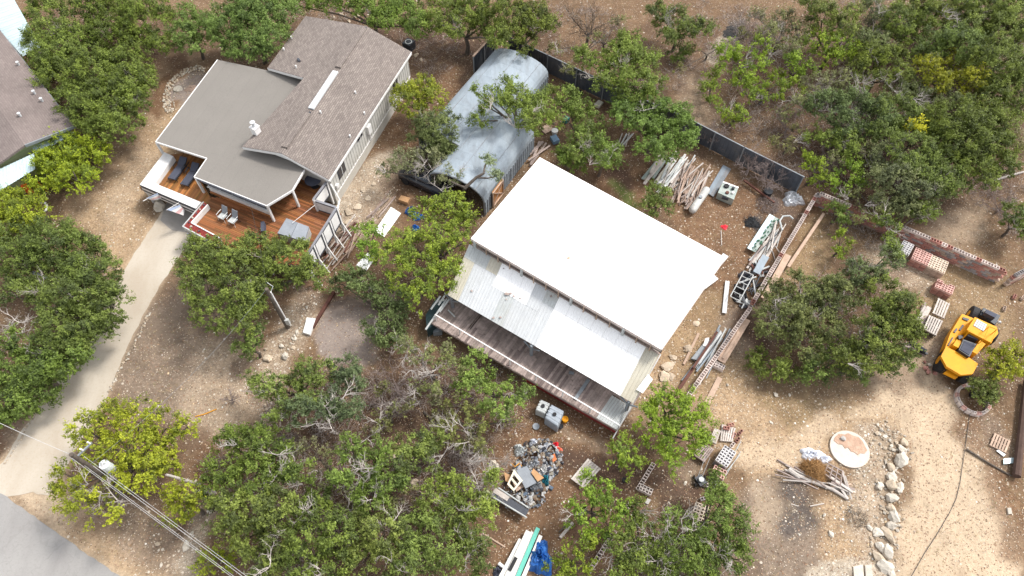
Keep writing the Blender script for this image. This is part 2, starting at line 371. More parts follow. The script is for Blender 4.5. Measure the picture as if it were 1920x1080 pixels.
# ------------------------------------------------------------------ tree table: (label, kind, crown height, blobs (px,py,r px), dead branch spots)
# kinds: o oak, d dark grey-green oak, l light green, j juniper, y yellow-green, b brownish thin
TREES = [
 ('green oak at the edge beside the pale blue metal roof', 'o', 3.2, [(90,18,32),(88,68,30),(125,50,20)], []),
 ('dense dark oak above the gravel bed behind the grey roof', 'o', 3.6, [(215,30,42),(268,38,46),(240,80,32),(292,84,20),(165,12,28),(185,60,22)], []),
 ('oak with two lobes reaching toward the neighbouring brown roof', 'o', 3.0, [(110,98,36),(150,82,30),(172,92,22),(75,95,20)], []),
 ('large spreading oak between neighbouring house and dry lawn', 'o', 3.2, [(115,150,40),(175,140,46),(238,122,36),(262,146,24),(160,190,40),(212,185,42),(250,190,24),(218,235,38),(180,222,30),(240,160,36),(100,125,22)], [(205,165)]),
 ('bright green oak beside the upper corner of the grey roof', 'l', 3.2, [(345,66,26),(385,56,28),(368,92,13),(332,84,12),(350,30,22)], []),
 ('tall bright oak behind the notch of grey and brown roofs', 'l', 3.8, [(430,48,42),(482,38,46),(470,85,34),(520,28,38),(505,72,26),(440,92,18),(455,10,30)], []),
 ('juniper covering the corner of the pale blue awning', 'j', 2.2, [(130,300,46),(95,322,34),(165,292,34),(112,272,26),(142,335,30),(185,285,18),(88,290,14)], []),
 ('yellow green juniper below the orange furniture at the left edge', 'j', 2.2, [(22,385,34),(50,400,34),(15,422,32),(62,425,20),(5,372,16)], []),
 ('upper oak of the big clump left of the driveway', 'o', 3.0, [(30,465,46),(95,458,44),(150,475,36),(122,440,22),(60,500,36),(185,515,34),(148,520,36),(175,480,20)], [(45,475),(60,490)]),
 ('middle oak of the big clump leaning over the driveway', 'o', 3.2, [(203,575,34),(165,570,40),(118,556,36),(72,545,24),(150,620,42),(185,610,28),(205,545,24),(12,548,20),(100,612,30)], [(95,590),(30,600),(120,535)]),
 ('lower oak of the big clump left of the driveway', 'o', 3.0, [(78,648,22),(15,645,22),(125,670,36),(90,690,40),(30,690,38),(60,725,44),(20,755,36),(140,655,26),(10,790,18)], [(35,620),(50,650),(12,600)]),
 ('dark leafy oak in front of the red wooden deck', 'o', 3.2, [(380,478,38),(430,488,42),(488,470,38),(545,485,42),(582,518,26),(388,540,40),(450,548,44),(502,528,30),(402,590,30),(448,600,30),(478,575,24),(370,508,26),(556,520,18),(520,465,20)], [(430,530)]),
 ('small oak shoot below the deck oak beside the service pole', 'o', 2.0, [(470,645,22),(482,625,16),(455,655,16)], []),
 ('bright yellow green oak between the deck and big workshop', 'y', 3.6, [(800,395,26),(845,390,32),(878,408,24),(820,438,36),(862,430,24),(757,445,20),(785,470,38),(832,480,33),(735,485,34),(770,520,36),(820,525,32),(790,558,28),(842,508,20),(865,455,18)], []),
 ('small bright oak over the long white roofing sheets', 'y', 2.6, [(690,440,24),(688,470,20),(705,425,15),(700,485,16)], []),
 ('low dark oak arching round the grey clearing', 'd', 1.9, [(640,530,22),(680,528,24),(712,552,26),(738,590,24),(722,625,24),(752,640,20),(745,562,24),(700,612,18),(665,515,16)], []),
 ('round dark green juniper beside the side wall of the house', 'j', 2.8, [(785,175,32),(768,195,30),(808,188,25),(760,168,18),(800,165,20)], []),
 ('olive green oak crown against the left edge of the arched hut', 'd', 3.0, [(822,240,34),(845,228,20),(800,232,22),(836,268,26),(815,270,20),(782,255,16)], []),
 ('sparse gnarled oak standing over the black parked vehicle', 'g', 2.6, [(725,320,18),(770,303,24),(748,300,18),(800,298,18),(832,302,24),(845,330,18),(822,345,14),(810,280,16)], [(795,300),(805,315),(860,335)]),
 ('oak crown spread across the middle of the arched hut roof', 'l', 4.8, [(896,172,13),(924,181,18),(957,162,20),(967,184,26),(900,224,20),(997,193,26),(1019,208,25),(991,224,22),(1034,181,20),(1003,242,14),(951,195,18),(1040,230,15),(913,198,14)], [(968,235),(995,200)]),
 ('light green oak just right of the arched hut', 'l', 3.0, [(1062,180,20),(1085,200,25),(1102,230,27),(1095,260,26),(1078,282,20),(1052,205,14)], []),
 ('light green oak overhanging the top edge of the white roof', 'l', 2.8, [(1130,278,30),(1152,290,22),(1112,300,20),(1140,305,16),(1100,285,14)], [(1085,275)]),
 ('low feathery shrub at the top corner of the white roof', 'l', 1.2, [(1048,300,20),(1080,312,20),(1065,290,14)], []),
 ('tall light green oak behind the middle of the metal fence', 'l', 3.8, [(1180,82,27),(1170,110,34),(1205,118,30),(1150,138,28),(1100,112,20),(1085,100,12),(1190,158,34),(1225,162,22),(1130,158,20),(1160,90,18)], [(1165,120),(1110,140)]),
 ('wide light green oak inside the fence beside the timber pile', 'l', 3.4, [(1175,190,30),(1215,200,34),(1255,215,32),(1280,243,26),(1240,255,34),(1200,242,26),(1165,215,22),(1220,285,24),(1255,280,20),(1285,265,16)], []),
 ('feathery green shrub between white roof and log pile', 'l', 1.6, [(1230,358,18),(1236,392,20),(1217,380,14),(1240,372,12)], []),
 ('oak row behind the brown roof, left of the outdoor unit', 'l', 3.4, [(690,18,28),(720,35,26),(760,20,36),(782,45,26),(560,8,22),(610,5,22),(650,0,22),(735,10,26)], []),
 ('dense oak above the bare ground at the top middle', 'o', 3.6, [(830,18,34),(850,50,26),(885,20,36),(910,42,34),(935,70,24),(815,40,20)], []),
 ('oak with branch hanging over the fence corner', 'o', 3.6, [(960,28,38),(998,32,34),(1030,42,16),(985,72,20),(985,93,12),(955,60,22)], []),
 ('oak standing alone in the clearing at the top', 'o', 2.8, [(1235,25,22),(1260,40,28),(1287,60,22),(1320,52,18),(1250,68,16),(1300,45,14)], [(1263,48)]),
 ('small dark juniper bush below the lone oak at the top', 'o', 1.0, [(1270,100,14),(1285,95,10)], []),
 ('yellow green shrub with bare grey twigs beside the burnt heap', 'y', 2.0, [(1362,95,20),(1378,118,20),(1425,88,20),(1425,118,16),(1400,140,10)], [(1400,105),(1410,120)]),
 ('tall narrow yellow green shrub left in the dry clearing', 'y', 1.8, [(1340,148,16),(1332,172,18),(1333,195,12),(1345,130,10)], []),
 ('yellow green shrub clump in the middle of the dry clearing', 'y', 1.8, [(1388,153,18),(1412,160,16),(1402,180,12),(1450,168,20),(1462,148,16),(1490,165,16),(1440,185,10)], [(1420,180),(1470,185)]),
 ('small yellow green bush above the metal fence', 'y', 1.2, [(1375,215,18),(1392,222,12),(1355,212,10)], [(1370,205)]),
 ('yellow green tree right of the leaning dead trunk', 'y', 3.0, [(1540,80,24),(1575,82,26),(1592,102,15),(1555,108,18),(1530,60,14)], []),
 ('small yellow green tree below the leaning dead trunk', 'y', 2.4, [(1493,118,20),(1512,130,12),(1480,108,10)], []),
 ('mid green oak at the top edge right of the dead trunk', 'o', 3.4, [(1548,28,26),(1580,45,22),(1520,10,20),(1600,20,16)], []),
 ('oak behind the yellow tree near the top right', 'o', 3.4, [(1690,38,28),(1722,50,26),(1738,28,18),(1660,60,16),(1700,65,18)], [(1650,20)]),
 ('wide oak above the bright yellow juniper', 'o', 3.6, [(1758,80,32),(1800,85,32),(1836,82,20),(1738,102,22),(1775,60,20)], [(1750,110)]),
 ('bright yellow juniper among the dark oaks on the right', 'j', 3.4, [(1745,130,24),(1788,128,28),(1825,145,20),(1790,163,22),(1760,155,20),(1730,118,12)], []),
 ('sparse oak with pale bare branches in the upper right', 'o', 3.0, [(1640,100,22),(1672,108,22),(1625,130,18),(1692,138,18),(1655,145,14),(1615,160,14)], [(1612,150),(1625,165),(1670,150),(1680,165)]),
 ('dark oak in the top right corner', 'o', 3.8, [(1800,15,30),(1850,20,36),(1900,20,36),(1830,48,28),(1880,62,36),(1915,75,26)], [(1780,30),(1800,45),(1770,15)]),
 ('dark oak at the right edge below the corner oak', 'o', 3.6, [(1870,120,40),(1908,130,32),(1900,170,32),(1868,172,26),(1848,165,20),(1915,205,22),(1850,110,20)], []),
 ('green oak with greyish twigs right of the dry clearing', 'd', 3.0, [(1560,200,30),(1600,200,30),(1640,213,30),(1580,232,22),(1530,195,20),(1625,250,22)], [(1600,210),(1615,205)]),
 ('oak crown in the middle of the right hand woodland', 'o', 3.2, [(1680,213,34),(1660,248,26),(1702,243,24),(1715,215,18),(1650,195,18)], [(1700,185),(1715,180),(1640,200)]),
 ('small golden yellow bush among the oaks', 'Y', 3.2, [(1722,232,13),(1730,245,9)], []),
 ('second golden bush right of the first among the oaks', 'Y', 3.0, [(1765,240,14),(1755,250,9)], []),
 ('broad oak crown at the right end of the woodland', 'o', 3.6, [(1785,225,34),(1832,220,38),(1862,240,32),(1808,268,38),(1852,278,36),(1872,308,26),(1822,312,32),(1850,332,18)], []),
 ('broad oak crown left of the right end crown', 'o', 3.2, [(1752,268,34),(1712,282,34),(1772,308,32),(1740,325,26),(1795,343,22),(1702,312,26),(1755,345,18)], []),
 ('oak hanging over the dark gap above the block wall', 'd', 3.0, [(1662,295,28),(1680,340,32),(1722,362,28),(1700,390,24),(1732,395,16),(1660,375,18),(1765,355,18),(1650,335,20)], [(1660,270),(1690,330)]),
 ('small light shrub above the right end of the metal fence', 'l', 2.2, [(1525,250,16),(1550,262,18),(1590,268,22),(1602,290,16),(1570,258,12)], [(1580,260)]),
 ('light shrub at the end of the grey fence', 'y', 2.0, [(1525,312,18),(1540,338,16),(1518,295,12)], []),
 ('light green bush directly above the block wall corner', 'y', 2.0, [(1590,328,20),(1612,345,12),(1575,350,12),(1600,312,10)], []),
 ('small grey green bush on the block wall corner', 'l', 1.6, [(1575,402,15),(1565,390,10)], []),
 ('narrow green oak limb crossing the red block wall', 'o', 2.4, [(1668,430,16),(1665,452,14),(1658,410,12),(1720,397,18),(1745,395,14),(1672,470,10)], []),
 ('small oak at the right edge above the block wall', 'o', 2.0, [(1906,405,22),(1912,428,14)], []),
 ('low shrub right of the long block wall near rubble', 'y', 1.6, [(1578,455,13),(1583,478,12),(1570,440,9)], []),
 ('bushy oak just left of the stacked grey blocks', 'd', 2.2, [(1612,513,24),(1640,508,18),(1668,483,18),(1675,465,10),(1592,500,14),(1680,490,12)], [(1600,505),(1620,495)]),
 ('left oak of the thicket right of the long block wall', 'd', 3.0, [(1460,560,32),(1500,545,32),(1540,560,34),(1580,552,26),(1480,600,34),(1522,600,34),(1502,640,34),(1440,600,24),(1552,612,26),(1565,530,18)], [(1520,580),(1560,570)]),
 ('right oak of the thicket beside the grey pallets', 'o', 3.2, [(1660,560,36),(1690,580,30),(1700,608,24),(1680,640,34),(1642,620,30),(1640,658,34),(1600,672,34),(1665,595,26)], [(1618,635)]),
 ('low fern green bush beside the thicket and long block wall', 'l', 1.0, [(1432,680,20),(1458,690,20),(1480,695,16),(1415,675,10)], []),
 ('low oak skirt at the bottom of the thicket', 'o', 1.8, [(1530,695,24),(1560,680,20),(1545,650,18),(1690,670,20),(1665,690,16),(1600,700,18)], []),
 ('juniper right of the yellow machine', 'j', 1.8, [(1890,668,26),(1880,690,22),(1912,690,24),(1872,655,14)], []),
 ('bright juniper covering the end of the long block wall', 'y', 3.0, [(1238,742,22),(1250,770,34),(1290,770,32),(1315,800,24),(1230,808,34),(1272,828,34),(1302,828,24),(1255,862,24),(1215,775,20),(1270,745,18)], []),
 ('small bright juniper left of the one at the wall end', 'y', 2.4, [(1165,838,22),(1185,872,18),(1150,855,16),(1180,852,16)], []),
 ('bright juniper beside the stack of weathered boards', 'y', 2.6, [(1100,910,20),(1130,918,24),(1152,948,22),(1112,958,25),(1140,983,22),(1090,980,20),(1078,950,12)], [(1072,962)]),
 ('light green bush right of the blue tarp', 'y', 2.0, [(1068,1048,22),(1045,1065,18),(1098,1045,18),(1085,1072,16),(1110,1010,12)], []),
 ('oak straddling the low broken block wall at the bottom', 'o', 2.4, [(1192,958,22),(1175,975,18),(1185,1002,18),(1160,1030,24),(1192,1050,26),(1232,1008,22),(1240,1060,26),(1150,1073,18),(1215,1035,22)], [(1205,1020),(1225,1040),(1190,1015),(1240,1040)]),
 ('oak over the tan block stack at the bottom', 'l', 2.8, [(1345,918,13),(1354,938,22),(1370,960,24),(1382,990,22),(1342,982,22),(1300,998,26),(1262,978,22),(1332,885,10),(1355,1010,18)], [(1280,970)]),
 ('lowest oak of the bottom right group', 'o', 2.8, [(1290,1040,30),(1340,1040,26),(1385,1048,24),(1370,1022,20),(1262,1030,22),(1310,1070,24),(1270,1070,20)], [(1240,1045),(1260,1060)]),
 ('large yellow green juniper beside the road junction', 'j', 3.4, [(158,802,26),(208,790,32),(260,790,36),(310,800,32),(350,800,20),(180,840,30),(240,840,36),(300,850,32),(268,882,32),(320,868,20),(130,892,22),(148,930,26),(190,952,22),(215,962,14),(135,915,20),(225,885,24)], [(185,920),(200,905),(160,905),(215,935)]),
 ('small dark juniper beside the tall bare pole', 'j', 2.6, [(350,930,28),(340,958,22),(372,945,18),(325,925,14)], []),
 ('small juniper with an orange patch under the power wires', 'j', 2.0, [(412,1048,22),(388,1060,14),(430,1030,14)], []),
 ('oak with dark heart at the left of the bottom woodland', 'o', 3.4, [(430,830,30),(480,828,34),(522,850,26),(420,900,36),(470,898,38),(520,900,30),(560,888,24),(500,800,16)], [(565,905)]),
 ('oak below the dark hearted one in the bottom woodland', 'o', 3.4, [(430,958,36),(480,960,38),(530,950,34),(460,1010,32),(500,1060,30),(520,1018,36)], [(560,960)]),
 ('oak at the bottom edge in the middle of the woodland', 'o', 3.2, [(580,955,28),(600,930,22),(580,1010,38),(630,1000,34),(560,1060,34),(620,1060,34)], [(540,985)]),
 ('round oak in the middle of the bottom woodland', 'l', 3.2, [(640,882,24),(660,842,22),(690,870,26),(682,900,24),(700,932,28),(728,902,28),(715,840,18)], [(655,865),(675,880),(690,875),(660,885)]),
 ('oak between two brown stones in the bottom woodland', 'o', 3.0, [(742,860,26),(770,835,26),(810,822,24),(800,868,22),(755,895,20)], [(830,850)]),
 ('oak at the bottom edge right of the middle', 'o', 3.2, [(700,962,32),(720,1000,34),(682,1050,34),(740,1058,28),(660,1020,24)], [(735,975)]),
 ('light green oak above the bottom edge woodland gap', 'l', 3.2, [(772,1002,32),(780,1050,34),(830,1040,34),(810,985,20)], []),
 ('right hand oak of the bottom woodland beside the bare path', 'o', 3.2, [(870,1000,30),(880,1050,28),(850,960,26),(905,1060,14),(895,1020,18)], []),
 ('oak left of the rubbish heap', 'l', 2.8, [(820,930,30),(870,920,22),(900,948,26),(915,968,16),(840,900,22),(922,900,14)], [(895,905),(910,890)]),
 ('oak with bare twigs above the grey clearing stones', 'o', 3.0, [(500,720,26),(540,740,30),(580,732,30),(600,700,28),(572,690,20),(530,768,18),(475,708,12)], []),
 ('oak with twiggy underside left of the bare brush', 'd', 3.0, [(642,690,24),(662,710,22),(640,750,30),(600,768,28),(562,775,26),(662,770,20)], [(590,790),(620,800)]),
 ('thin brownish oak below the left end of the old deck', 'b', 3.0, [(790,670,24),(832,660,20),(850,690,24),(780,722,16),(820,738,18),(762,645,12)], [(770,690),(800,700),(760,660),(785,650),(815,690)]),
 ('brownish green oak beside the railing of the old deck', 'l', 3.0, [(890,680,24),(882,720,26),(930,720,26),(960,742,25),(988,742,14),(930,762,22)], [(945,770)]),
 ('brownish green oak above the rubbish heap', 'b', 2.8, [(900,782,28),(860,760,26),(842,808,26),(880,830,24),(912,832,18),(952,790,14),(828,775,14)], [(880,860),(870,800),(900,855)]),
]
TREES += [
 ('brown green scrub left of the leaning dead trunk', 'b', 2.4, [(1440, 60, 17), (1470, 40, 24), (1500, 62, 22), (1482, 90, 18), (1420, 30, 14)], [(1450, 50), (1480, 70)]),
 ('brown green scrub in the middle of the upper right woodland', 'b', 2.4, [(1530, 160, 22), (1570, 152, 22), (1502, 195, 20), (1462, 212, 16), (1610, 128, 20)], [(1545, 165), (1500, 185)]),
 ('scrubby oak between the yellow tree and the top edge', 'd', 2.8, [(1612, 72, 22), (1652, 40, 20), (1650, 82, 18), (1635, 10, 18)], [(1640, 60)]),
 ('scrubby oak under the bright yellow juniper', 'd', 2.6, [(1700, 172, 22), (1742, 195, 24), (1790, 197, 20), (1722, 160, 16)], [(1735, 185)]),
 ('scrubby oak below the right edge oak', 'b', 2.6, [(1850, 200, 20), (1882, 232, 20), (1830, 186, 18), (1900, 262, 16), (1915, 285, 12)], [(1870, 215)]),
 ('scrub in the dark gap above the wall corner', 'b', 2.2, [(1622, 290, 17), (1642, 312, 19), (1562, 302, 18), (1600, 372, 16), (1640, 392, 18), (1620, 412, 12)], [(1630, 300), (1625, 380)]),
 ('small scrub above the right half of the metal fence', 'b', 1.8, [(1500, 250, 15), (1482, 275, 13), (1450, 265, 10)], [(1490, 262)]),
 ('oak at the top edge above the wide right oak', 'o', 3.6, [(1742, 4, 22), (1772, 32, 20), (1705, 8, 18)], [(1750, 15)]),
 ('low grey green scrub in the clearing right of the lone oak', 'b', 1.4, [(1300, 95, 12), (1270, 130, 10), (1395, 60, 12)], []),
 ('brown green scrub in the heart of the bottom woodland', 'b', 2.4, [(600, 860, 20), (610, 895, 18), (580, 835, 16), (650, 935, 18), (655, 975, 16), (745, 930, 16), (790, 930, 18)], [(600, 880), (650, 950)]),
 ('brown scrub under the bare brush of the clearing', 'b', 1.8, [(720, 735, 14), (745, 775, 16), (770, 755, 12), (715, 790, 16), (690, 815, 16)], [(735, 750)]),
 ('thin scrub at the top edge left of the lone oak', 'b', 2.0, [(1040, 90, 12), (1060, 130, 12), (1160, 40, 12), (1120, 70, 10)], []),
]
ALLB = np.array([(b[0], b[1], b[2]) for t in TREES for b in t[3]], float)

# ------------------------------------------------------------------ ground painting
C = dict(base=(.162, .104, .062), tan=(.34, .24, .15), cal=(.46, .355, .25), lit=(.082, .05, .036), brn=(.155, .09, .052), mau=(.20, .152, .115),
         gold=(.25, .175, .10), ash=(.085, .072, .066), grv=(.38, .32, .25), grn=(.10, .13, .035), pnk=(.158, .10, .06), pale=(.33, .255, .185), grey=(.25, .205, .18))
# strokes: colour, radius px, feather px, strength, stoniness, points
PAINT = [
 ('pnk', 160, 90, .9, .3, [(1080, 60), (1300, 120), (1450, 200), (1600, 250)]),
 ('pale', 34, 30, .5, .5, [(1290, 150), (1320, 230)]),
 ('pale', 45, 40, .6, .2, [(1850, 400), (1780, 440)]), ('pnk', 60, 30, .8, .4, [(1900, 330), (1890, 420)]),
 ('lit', 60, 50, .75, .3, [(1560, 290), (1640, 320), (1800, 180), (1880, 240)]),
 ('lit', 50, 40, .7, .3, [(700, 60), (790, 90), (850, 130), (860, 60)]), ('brn', 30, 25, .8, .4, [(840, 150), (800, 260), (740, 250)]),
 ('grv', 26, 18, .8, .9, [(730, 300), (690, 330), (640, 400), (655, 440)]), ('pale', 40, 25, .7, .8, [(700, 350), (720, 330), (670, 420)]),
 ('brn', 40, 25, .7, .5, [(640, 480), (600, 560), (560, 620)]), ('brn', 30, 20, .8, .1, [(755, 350), (760, 400)]),
 ('tan', 62, 30, .95, .45, [(300, 200), (240, 310), (190, 380), (230, 440), (250, 480)]), ('tan', 40, 25, .9, .3, [(340, 130), (300, 170)]),
 ('brn', 20, 14, .9, .1, [(335, 115), (312, 140), (300, 200)]), ('pale', 30, 22, .5, .6, [(215, 400), (230, 350), (260, 300)]),
 ('mau', 95, 60, .9, .35, [(380, 620), (330, 640), (290, 700)]), ('pale', 80, 50, .75, .6, [(430, 700), (400, 760)]), ('mau', 22, 16, .9, .1, [(385, 540), (300, 620)]),
 ('brn', 30, 22, .8, .3, [(110, 760), (30, 850), (10, 800)]), ('pale', 30, 20, .8, .6, [(20, 860), (110, 750)]),
 ('cal', 40, 25, 1., .2, [(0, 890), (90, 920), (130, 960), (230, 1040), (270, 1080)]), ('tan', 35, 30, .75, .4, [(150, 990), (300, 1060)]),
 ('mau', 45, 30, .7, .5, [(260, 990), (340, 1040)]), ('grv', 30, 25, .7, .9, [(390, 960), (360, 1060)]),
 ('brn', 30, 20, .9, .4, [(395, 850), (385, 880)]),
 ('grey', 55, 14, 1., .1, [(660, 600), (650, 640), (655, 610)]), ('grey', 24, 14, 1., .2, [(730, 560), (735, 600)]), ('grey', 14, 8, 1., .1, [(535, 830), (545, 815)]),
 ('pale', 30, 22, .9, .9, [(580, 560), (560, 620), (520, 680), (480, 740), (510, 770)]),
 ('lit', 90, 60, .7, .2, [(640, 850), (720, 930), (800, 900), (640, 960), (880, 780), (740, 750)]),
 ('brn', 70, 35, .95, .45, [(960, 820), (1100, 840), (1060, 940), (960, 980), (920, 1030)]), ('brn', 30, 20, .9, .3, [(1160, 900), (1050, 1000)]),
 ('lit', 22, 16, .9, .2, [(1040, 850), (1150, 890), (1170, 905)]), ('pale', 8, 8, .5, .2, [(1060, 800), (1130, 850)]), ('pnk', 25, 20, .9, .2, [(905, 1020), (900, 1070)]),
 ('tan', 90, 50, .95, .6, [(1240, 700), (1380, 740), (1460, 820), (1560, 780), (1640, 720)]), ('gold', 50, 35, .6, .4, [(1330, 560), (1290, 640), (1310, 700)]),
 ('brn', 70, 35, .85, .4, [(1330, 420), (1400, 400), (1480, 440), (1360, 480)]), ('brn', 36, 24, .85, .3, [(1130, 340), (1200, 340), (1230, 320)]),
 ('lit', 20, 18, .9, .1, [(1150, 330), (1180, 345)]), ('grn', 12, 12, .8, 0, [(1150, 355), (1190, 372)]),
 ('gold', 40, 30, .8, .3, [(1540, 440), (1600, 430), (1500, 500)]), ('lit', 18, 16, .7, .6, [(1620, 420), (1600, 400)]),
 ('gold', 50, 30, .6, .5, [(1600, 730), (1480, 740), (1400, 700)]), ('gold', 28, 24, .9, .5, [(1440, 730), (1500, 770)]),
 ('mau', 50, 30, .9, .3, [(1440, 600), (1400, 620)]), ('lit', 20, 16, .8, 0, [(1440, 650), (1400, 600)]),
 ('gold', 55, 40, .75, .4, [(1830, 540), (1760, 560), (1850, 620)]), ('pale', 40, 30, .7, .8, [(1720, 520), (1660, 500)]), ('pale', 24, 20, .8, .5, [(1735, 680), (1750, 640)]),
 ('cal', 60, 24, 1., .15, [(1680, 710), (1745, 790), (1790, 880), (1830, 960), (1860, 1060)]), ('cal', 66, 28, 1., .1, [(1760, 930), (1740, 1080)]),
 ('cal', 22, 20, .7, .3, [(1600, 770), (1680, 730)]), ('cal', 26, 20, .7, .2, [(1400, 850), (1480, 850), (1540, 800)]),
 ('brn', 36, 24, .7, .5, [(1830, 780), (1860, 870), (1900, 960), (1910, 1030)]), ('mau', 30, 20, .6, .5, [(1850, 800), (1880, 860)]),
 ('pale', 40, 26, .9, .9, [(1640, 830), (1640, 900), (1620, 960), (1640, 1040)]), ('mau', 66, 40, .95, .35, [(1450, 960), (1480, 1050), (1420, 1060)]),
 ('pale', 24, 20, .9, .2, [(1430, 920), (1445, 980)]), ('ash', 34, 26, .75, .5, [(1500, 920), (1530, 960), (1490, 980)]), ('tan', 36, 26, .8, .8, [(1570, 960), (1580, 1040)]),
 ('ash', 13, 8, .9, .3, [(1410, 418), (1415, 420)]), ('ash', 22, 14, .9, .5, [(1375, 55), (1370, 65)]), ('grv', 14, 10, .8, 1., [(1368, 80), (1345, 100)]),
 ('ash', 30, 20, .5, .1, [(1440, 365), (1470, 400)]), ('pale', 24, 20, .7, .6, [(1300, 880), (1260, 920)]), ('lit', 30, 20, .8, .3, [(1210, 900), (1290, 920), (1250, 950)]),
 ('grv', 18, 12, .9, .9, [(1530, 1075), (1660, 1075)]), ('grey', 30, 8, 1., .1, [(350, 175), (362, 160)]),
]
DRIVE_PX = [(318,372),(376,400),(352,458),(318,508),(285,560),(254,620),(222,690),(196,760),(160,810),(130,868),(104,905),(92,928),(60,924),(0,932),(-40,925),(-40,905),(4,868),(38,812),(80,752),(128,690),(170,624),(205,560),(243,490),(276,440),(300,402)]
ROAD_PX = [(-60,905),(4,926),(48,958),(96,990),(150,1030),(228,1082),(262,1110),(300,1140),(-80,1140),(-80,950)]
def seg_d(px, py, a, b):
    ax, ay = a; bx, by = b; dx, dy = bx - ax, by - ay
    t = np.clip(((px - ax) * dx + (py - ay) * dy) / (dx * dx + dy * dy + 1e-9), 0, 1)
    return np.hypot(px - ax - t * dx, py - ay - t * dy)
def inpoly(px, py, poly):
    r = np.zeros(px.shape, bool); n = len(poly)
    for i in range(n):
        x0, y0 = poly[i]; x1, y1 = poly[(i + 1) % n]
        c = ((y0 > py) != (y1 > py)) & (px < (x1 - x0) * (py - y0) / (y1 - y0 + 1e-9) + x0)
        r ^= c
    return r
def polydist(px, py, poly):
    d = np.full(px.shape, 1e9)
    for i in range(len(poly)): d = np.minimum(d, seg_d(px, py, poly[i], poly[(i + 1) % len(poly)]))
    return np.where(inpoly(px, py, poly), -d, d)
def paint(x, y):
    """soil colour, stoniness and flatness at ground points"""
    px, py = JJ(x, y)
    wx = px + (fbm(x * .5, y * .5) - .45) * 70; wy = py + (fbm(x * .5 + 40, y * .5) - .45) * 55
    col = np.empty(x.shape + (3,)); col[:] = C['base']; st = np.full(x.shape, .35)
    for k, r, fe, s, sto, pts in PAINT:
        d = np.full(x.shape, 1e9)
        for i in range(len(pts) - 1): d = np.minimum(d, seg_d(wx, wy, pts[i], pts[i + 1]))
        w_ = np.clip((r + fe / 2 - d) / fe, 0, 1) * s; w_ = w_ * w_ * (3 - 2 * w_)
        col += (np.array(C[k]) - col) * w_[..., None]; st += (sto - st) * w_
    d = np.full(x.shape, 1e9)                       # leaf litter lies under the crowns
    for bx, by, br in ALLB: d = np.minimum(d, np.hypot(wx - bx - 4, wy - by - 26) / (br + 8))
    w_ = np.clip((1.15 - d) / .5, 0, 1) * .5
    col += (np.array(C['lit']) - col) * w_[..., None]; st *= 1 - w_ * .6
    dd = np.minimum(polydist(px, py, DRIVE_PX), polydist(px, py, ROAD_PX))
    w_ = np.clip((7 - dd) / 12, 0, 1)
    col += (np.array(C['cal']) * .86 - col) * w_[..., None]; st *= 1 - w_ * .5
    return col, st, np.clip((14 - dd) / 14, 0, 1)
def gz(x, y, flat):
    return ((fbm(x * .9, y * .9, 4) - .47) * .16 + (fbm(x * 4, y * 4, 2) - .37) * .045) * (1 - flat) - .012 * flat
def axis(lo, hi, step, far):
    core = list(np.arange(lo, hi + 1e-6, step)); out = []; s = step * 2; x = hi
    while x < far: x += s; s *= 1.5; out.append(x)
    neg = []; s = step * 2; x = lo
    while x > -far: x -= s; s *= 1.5; neg.append(x)
    return np.array(neg[::-1] + core + out)
def fast_mesh(name, V, F, m, attr=None, faceattr=None, alpha=None, smooth=False, loc=None, parent=None):
    """V (n,3), F (m,k) arrays"""
    me = bpy.data.meshes.new(name); n = len(V); k = F.shape[1]
    if loc is None: loc = Vector((0, 0, 0))
    V = V - np.array(loc)
    me.vertices.add(n); me.vertices.foreach_set('co', V.astype(np.float32).ravel())
    me.loops.add(F.size); me.loops.foreach_set('vertex_index', F.astype(np.int32).ravel())
    me.polygons.add(len(F)); me.polygons.foreach_set('loop_start', np.arange(0, F.size, k, dtype=np.int32))
    me.polygons.foreach_set('loop_total', np.full(len(F), k, dtype=np.int32))
    if smooth: me.polygons.foreach_set('use_smooth', np.ones(len(F), bool))
    me.update(calc_edges=True)
    for a_, dom in ((attr, 'POINT'), (faceattr, 'FACE')):
        if a_ is None: continue
        at = me.attributes.new('tone', 'FLOAT_COLOR', dom)
        al = np.ones((len(a_), 1)) if alpha is None else alpha[:, None]
        at.data.foreach_set('color', np.concatenate([a_, al], 1).astype(np.float32).ravel())
    me.materials.append(m)
    o = bpy.data.objects.new(name, me); COL.objects.link(o)
    if parent is not None: o.parent = parent
    else: o.location = loc
    return o

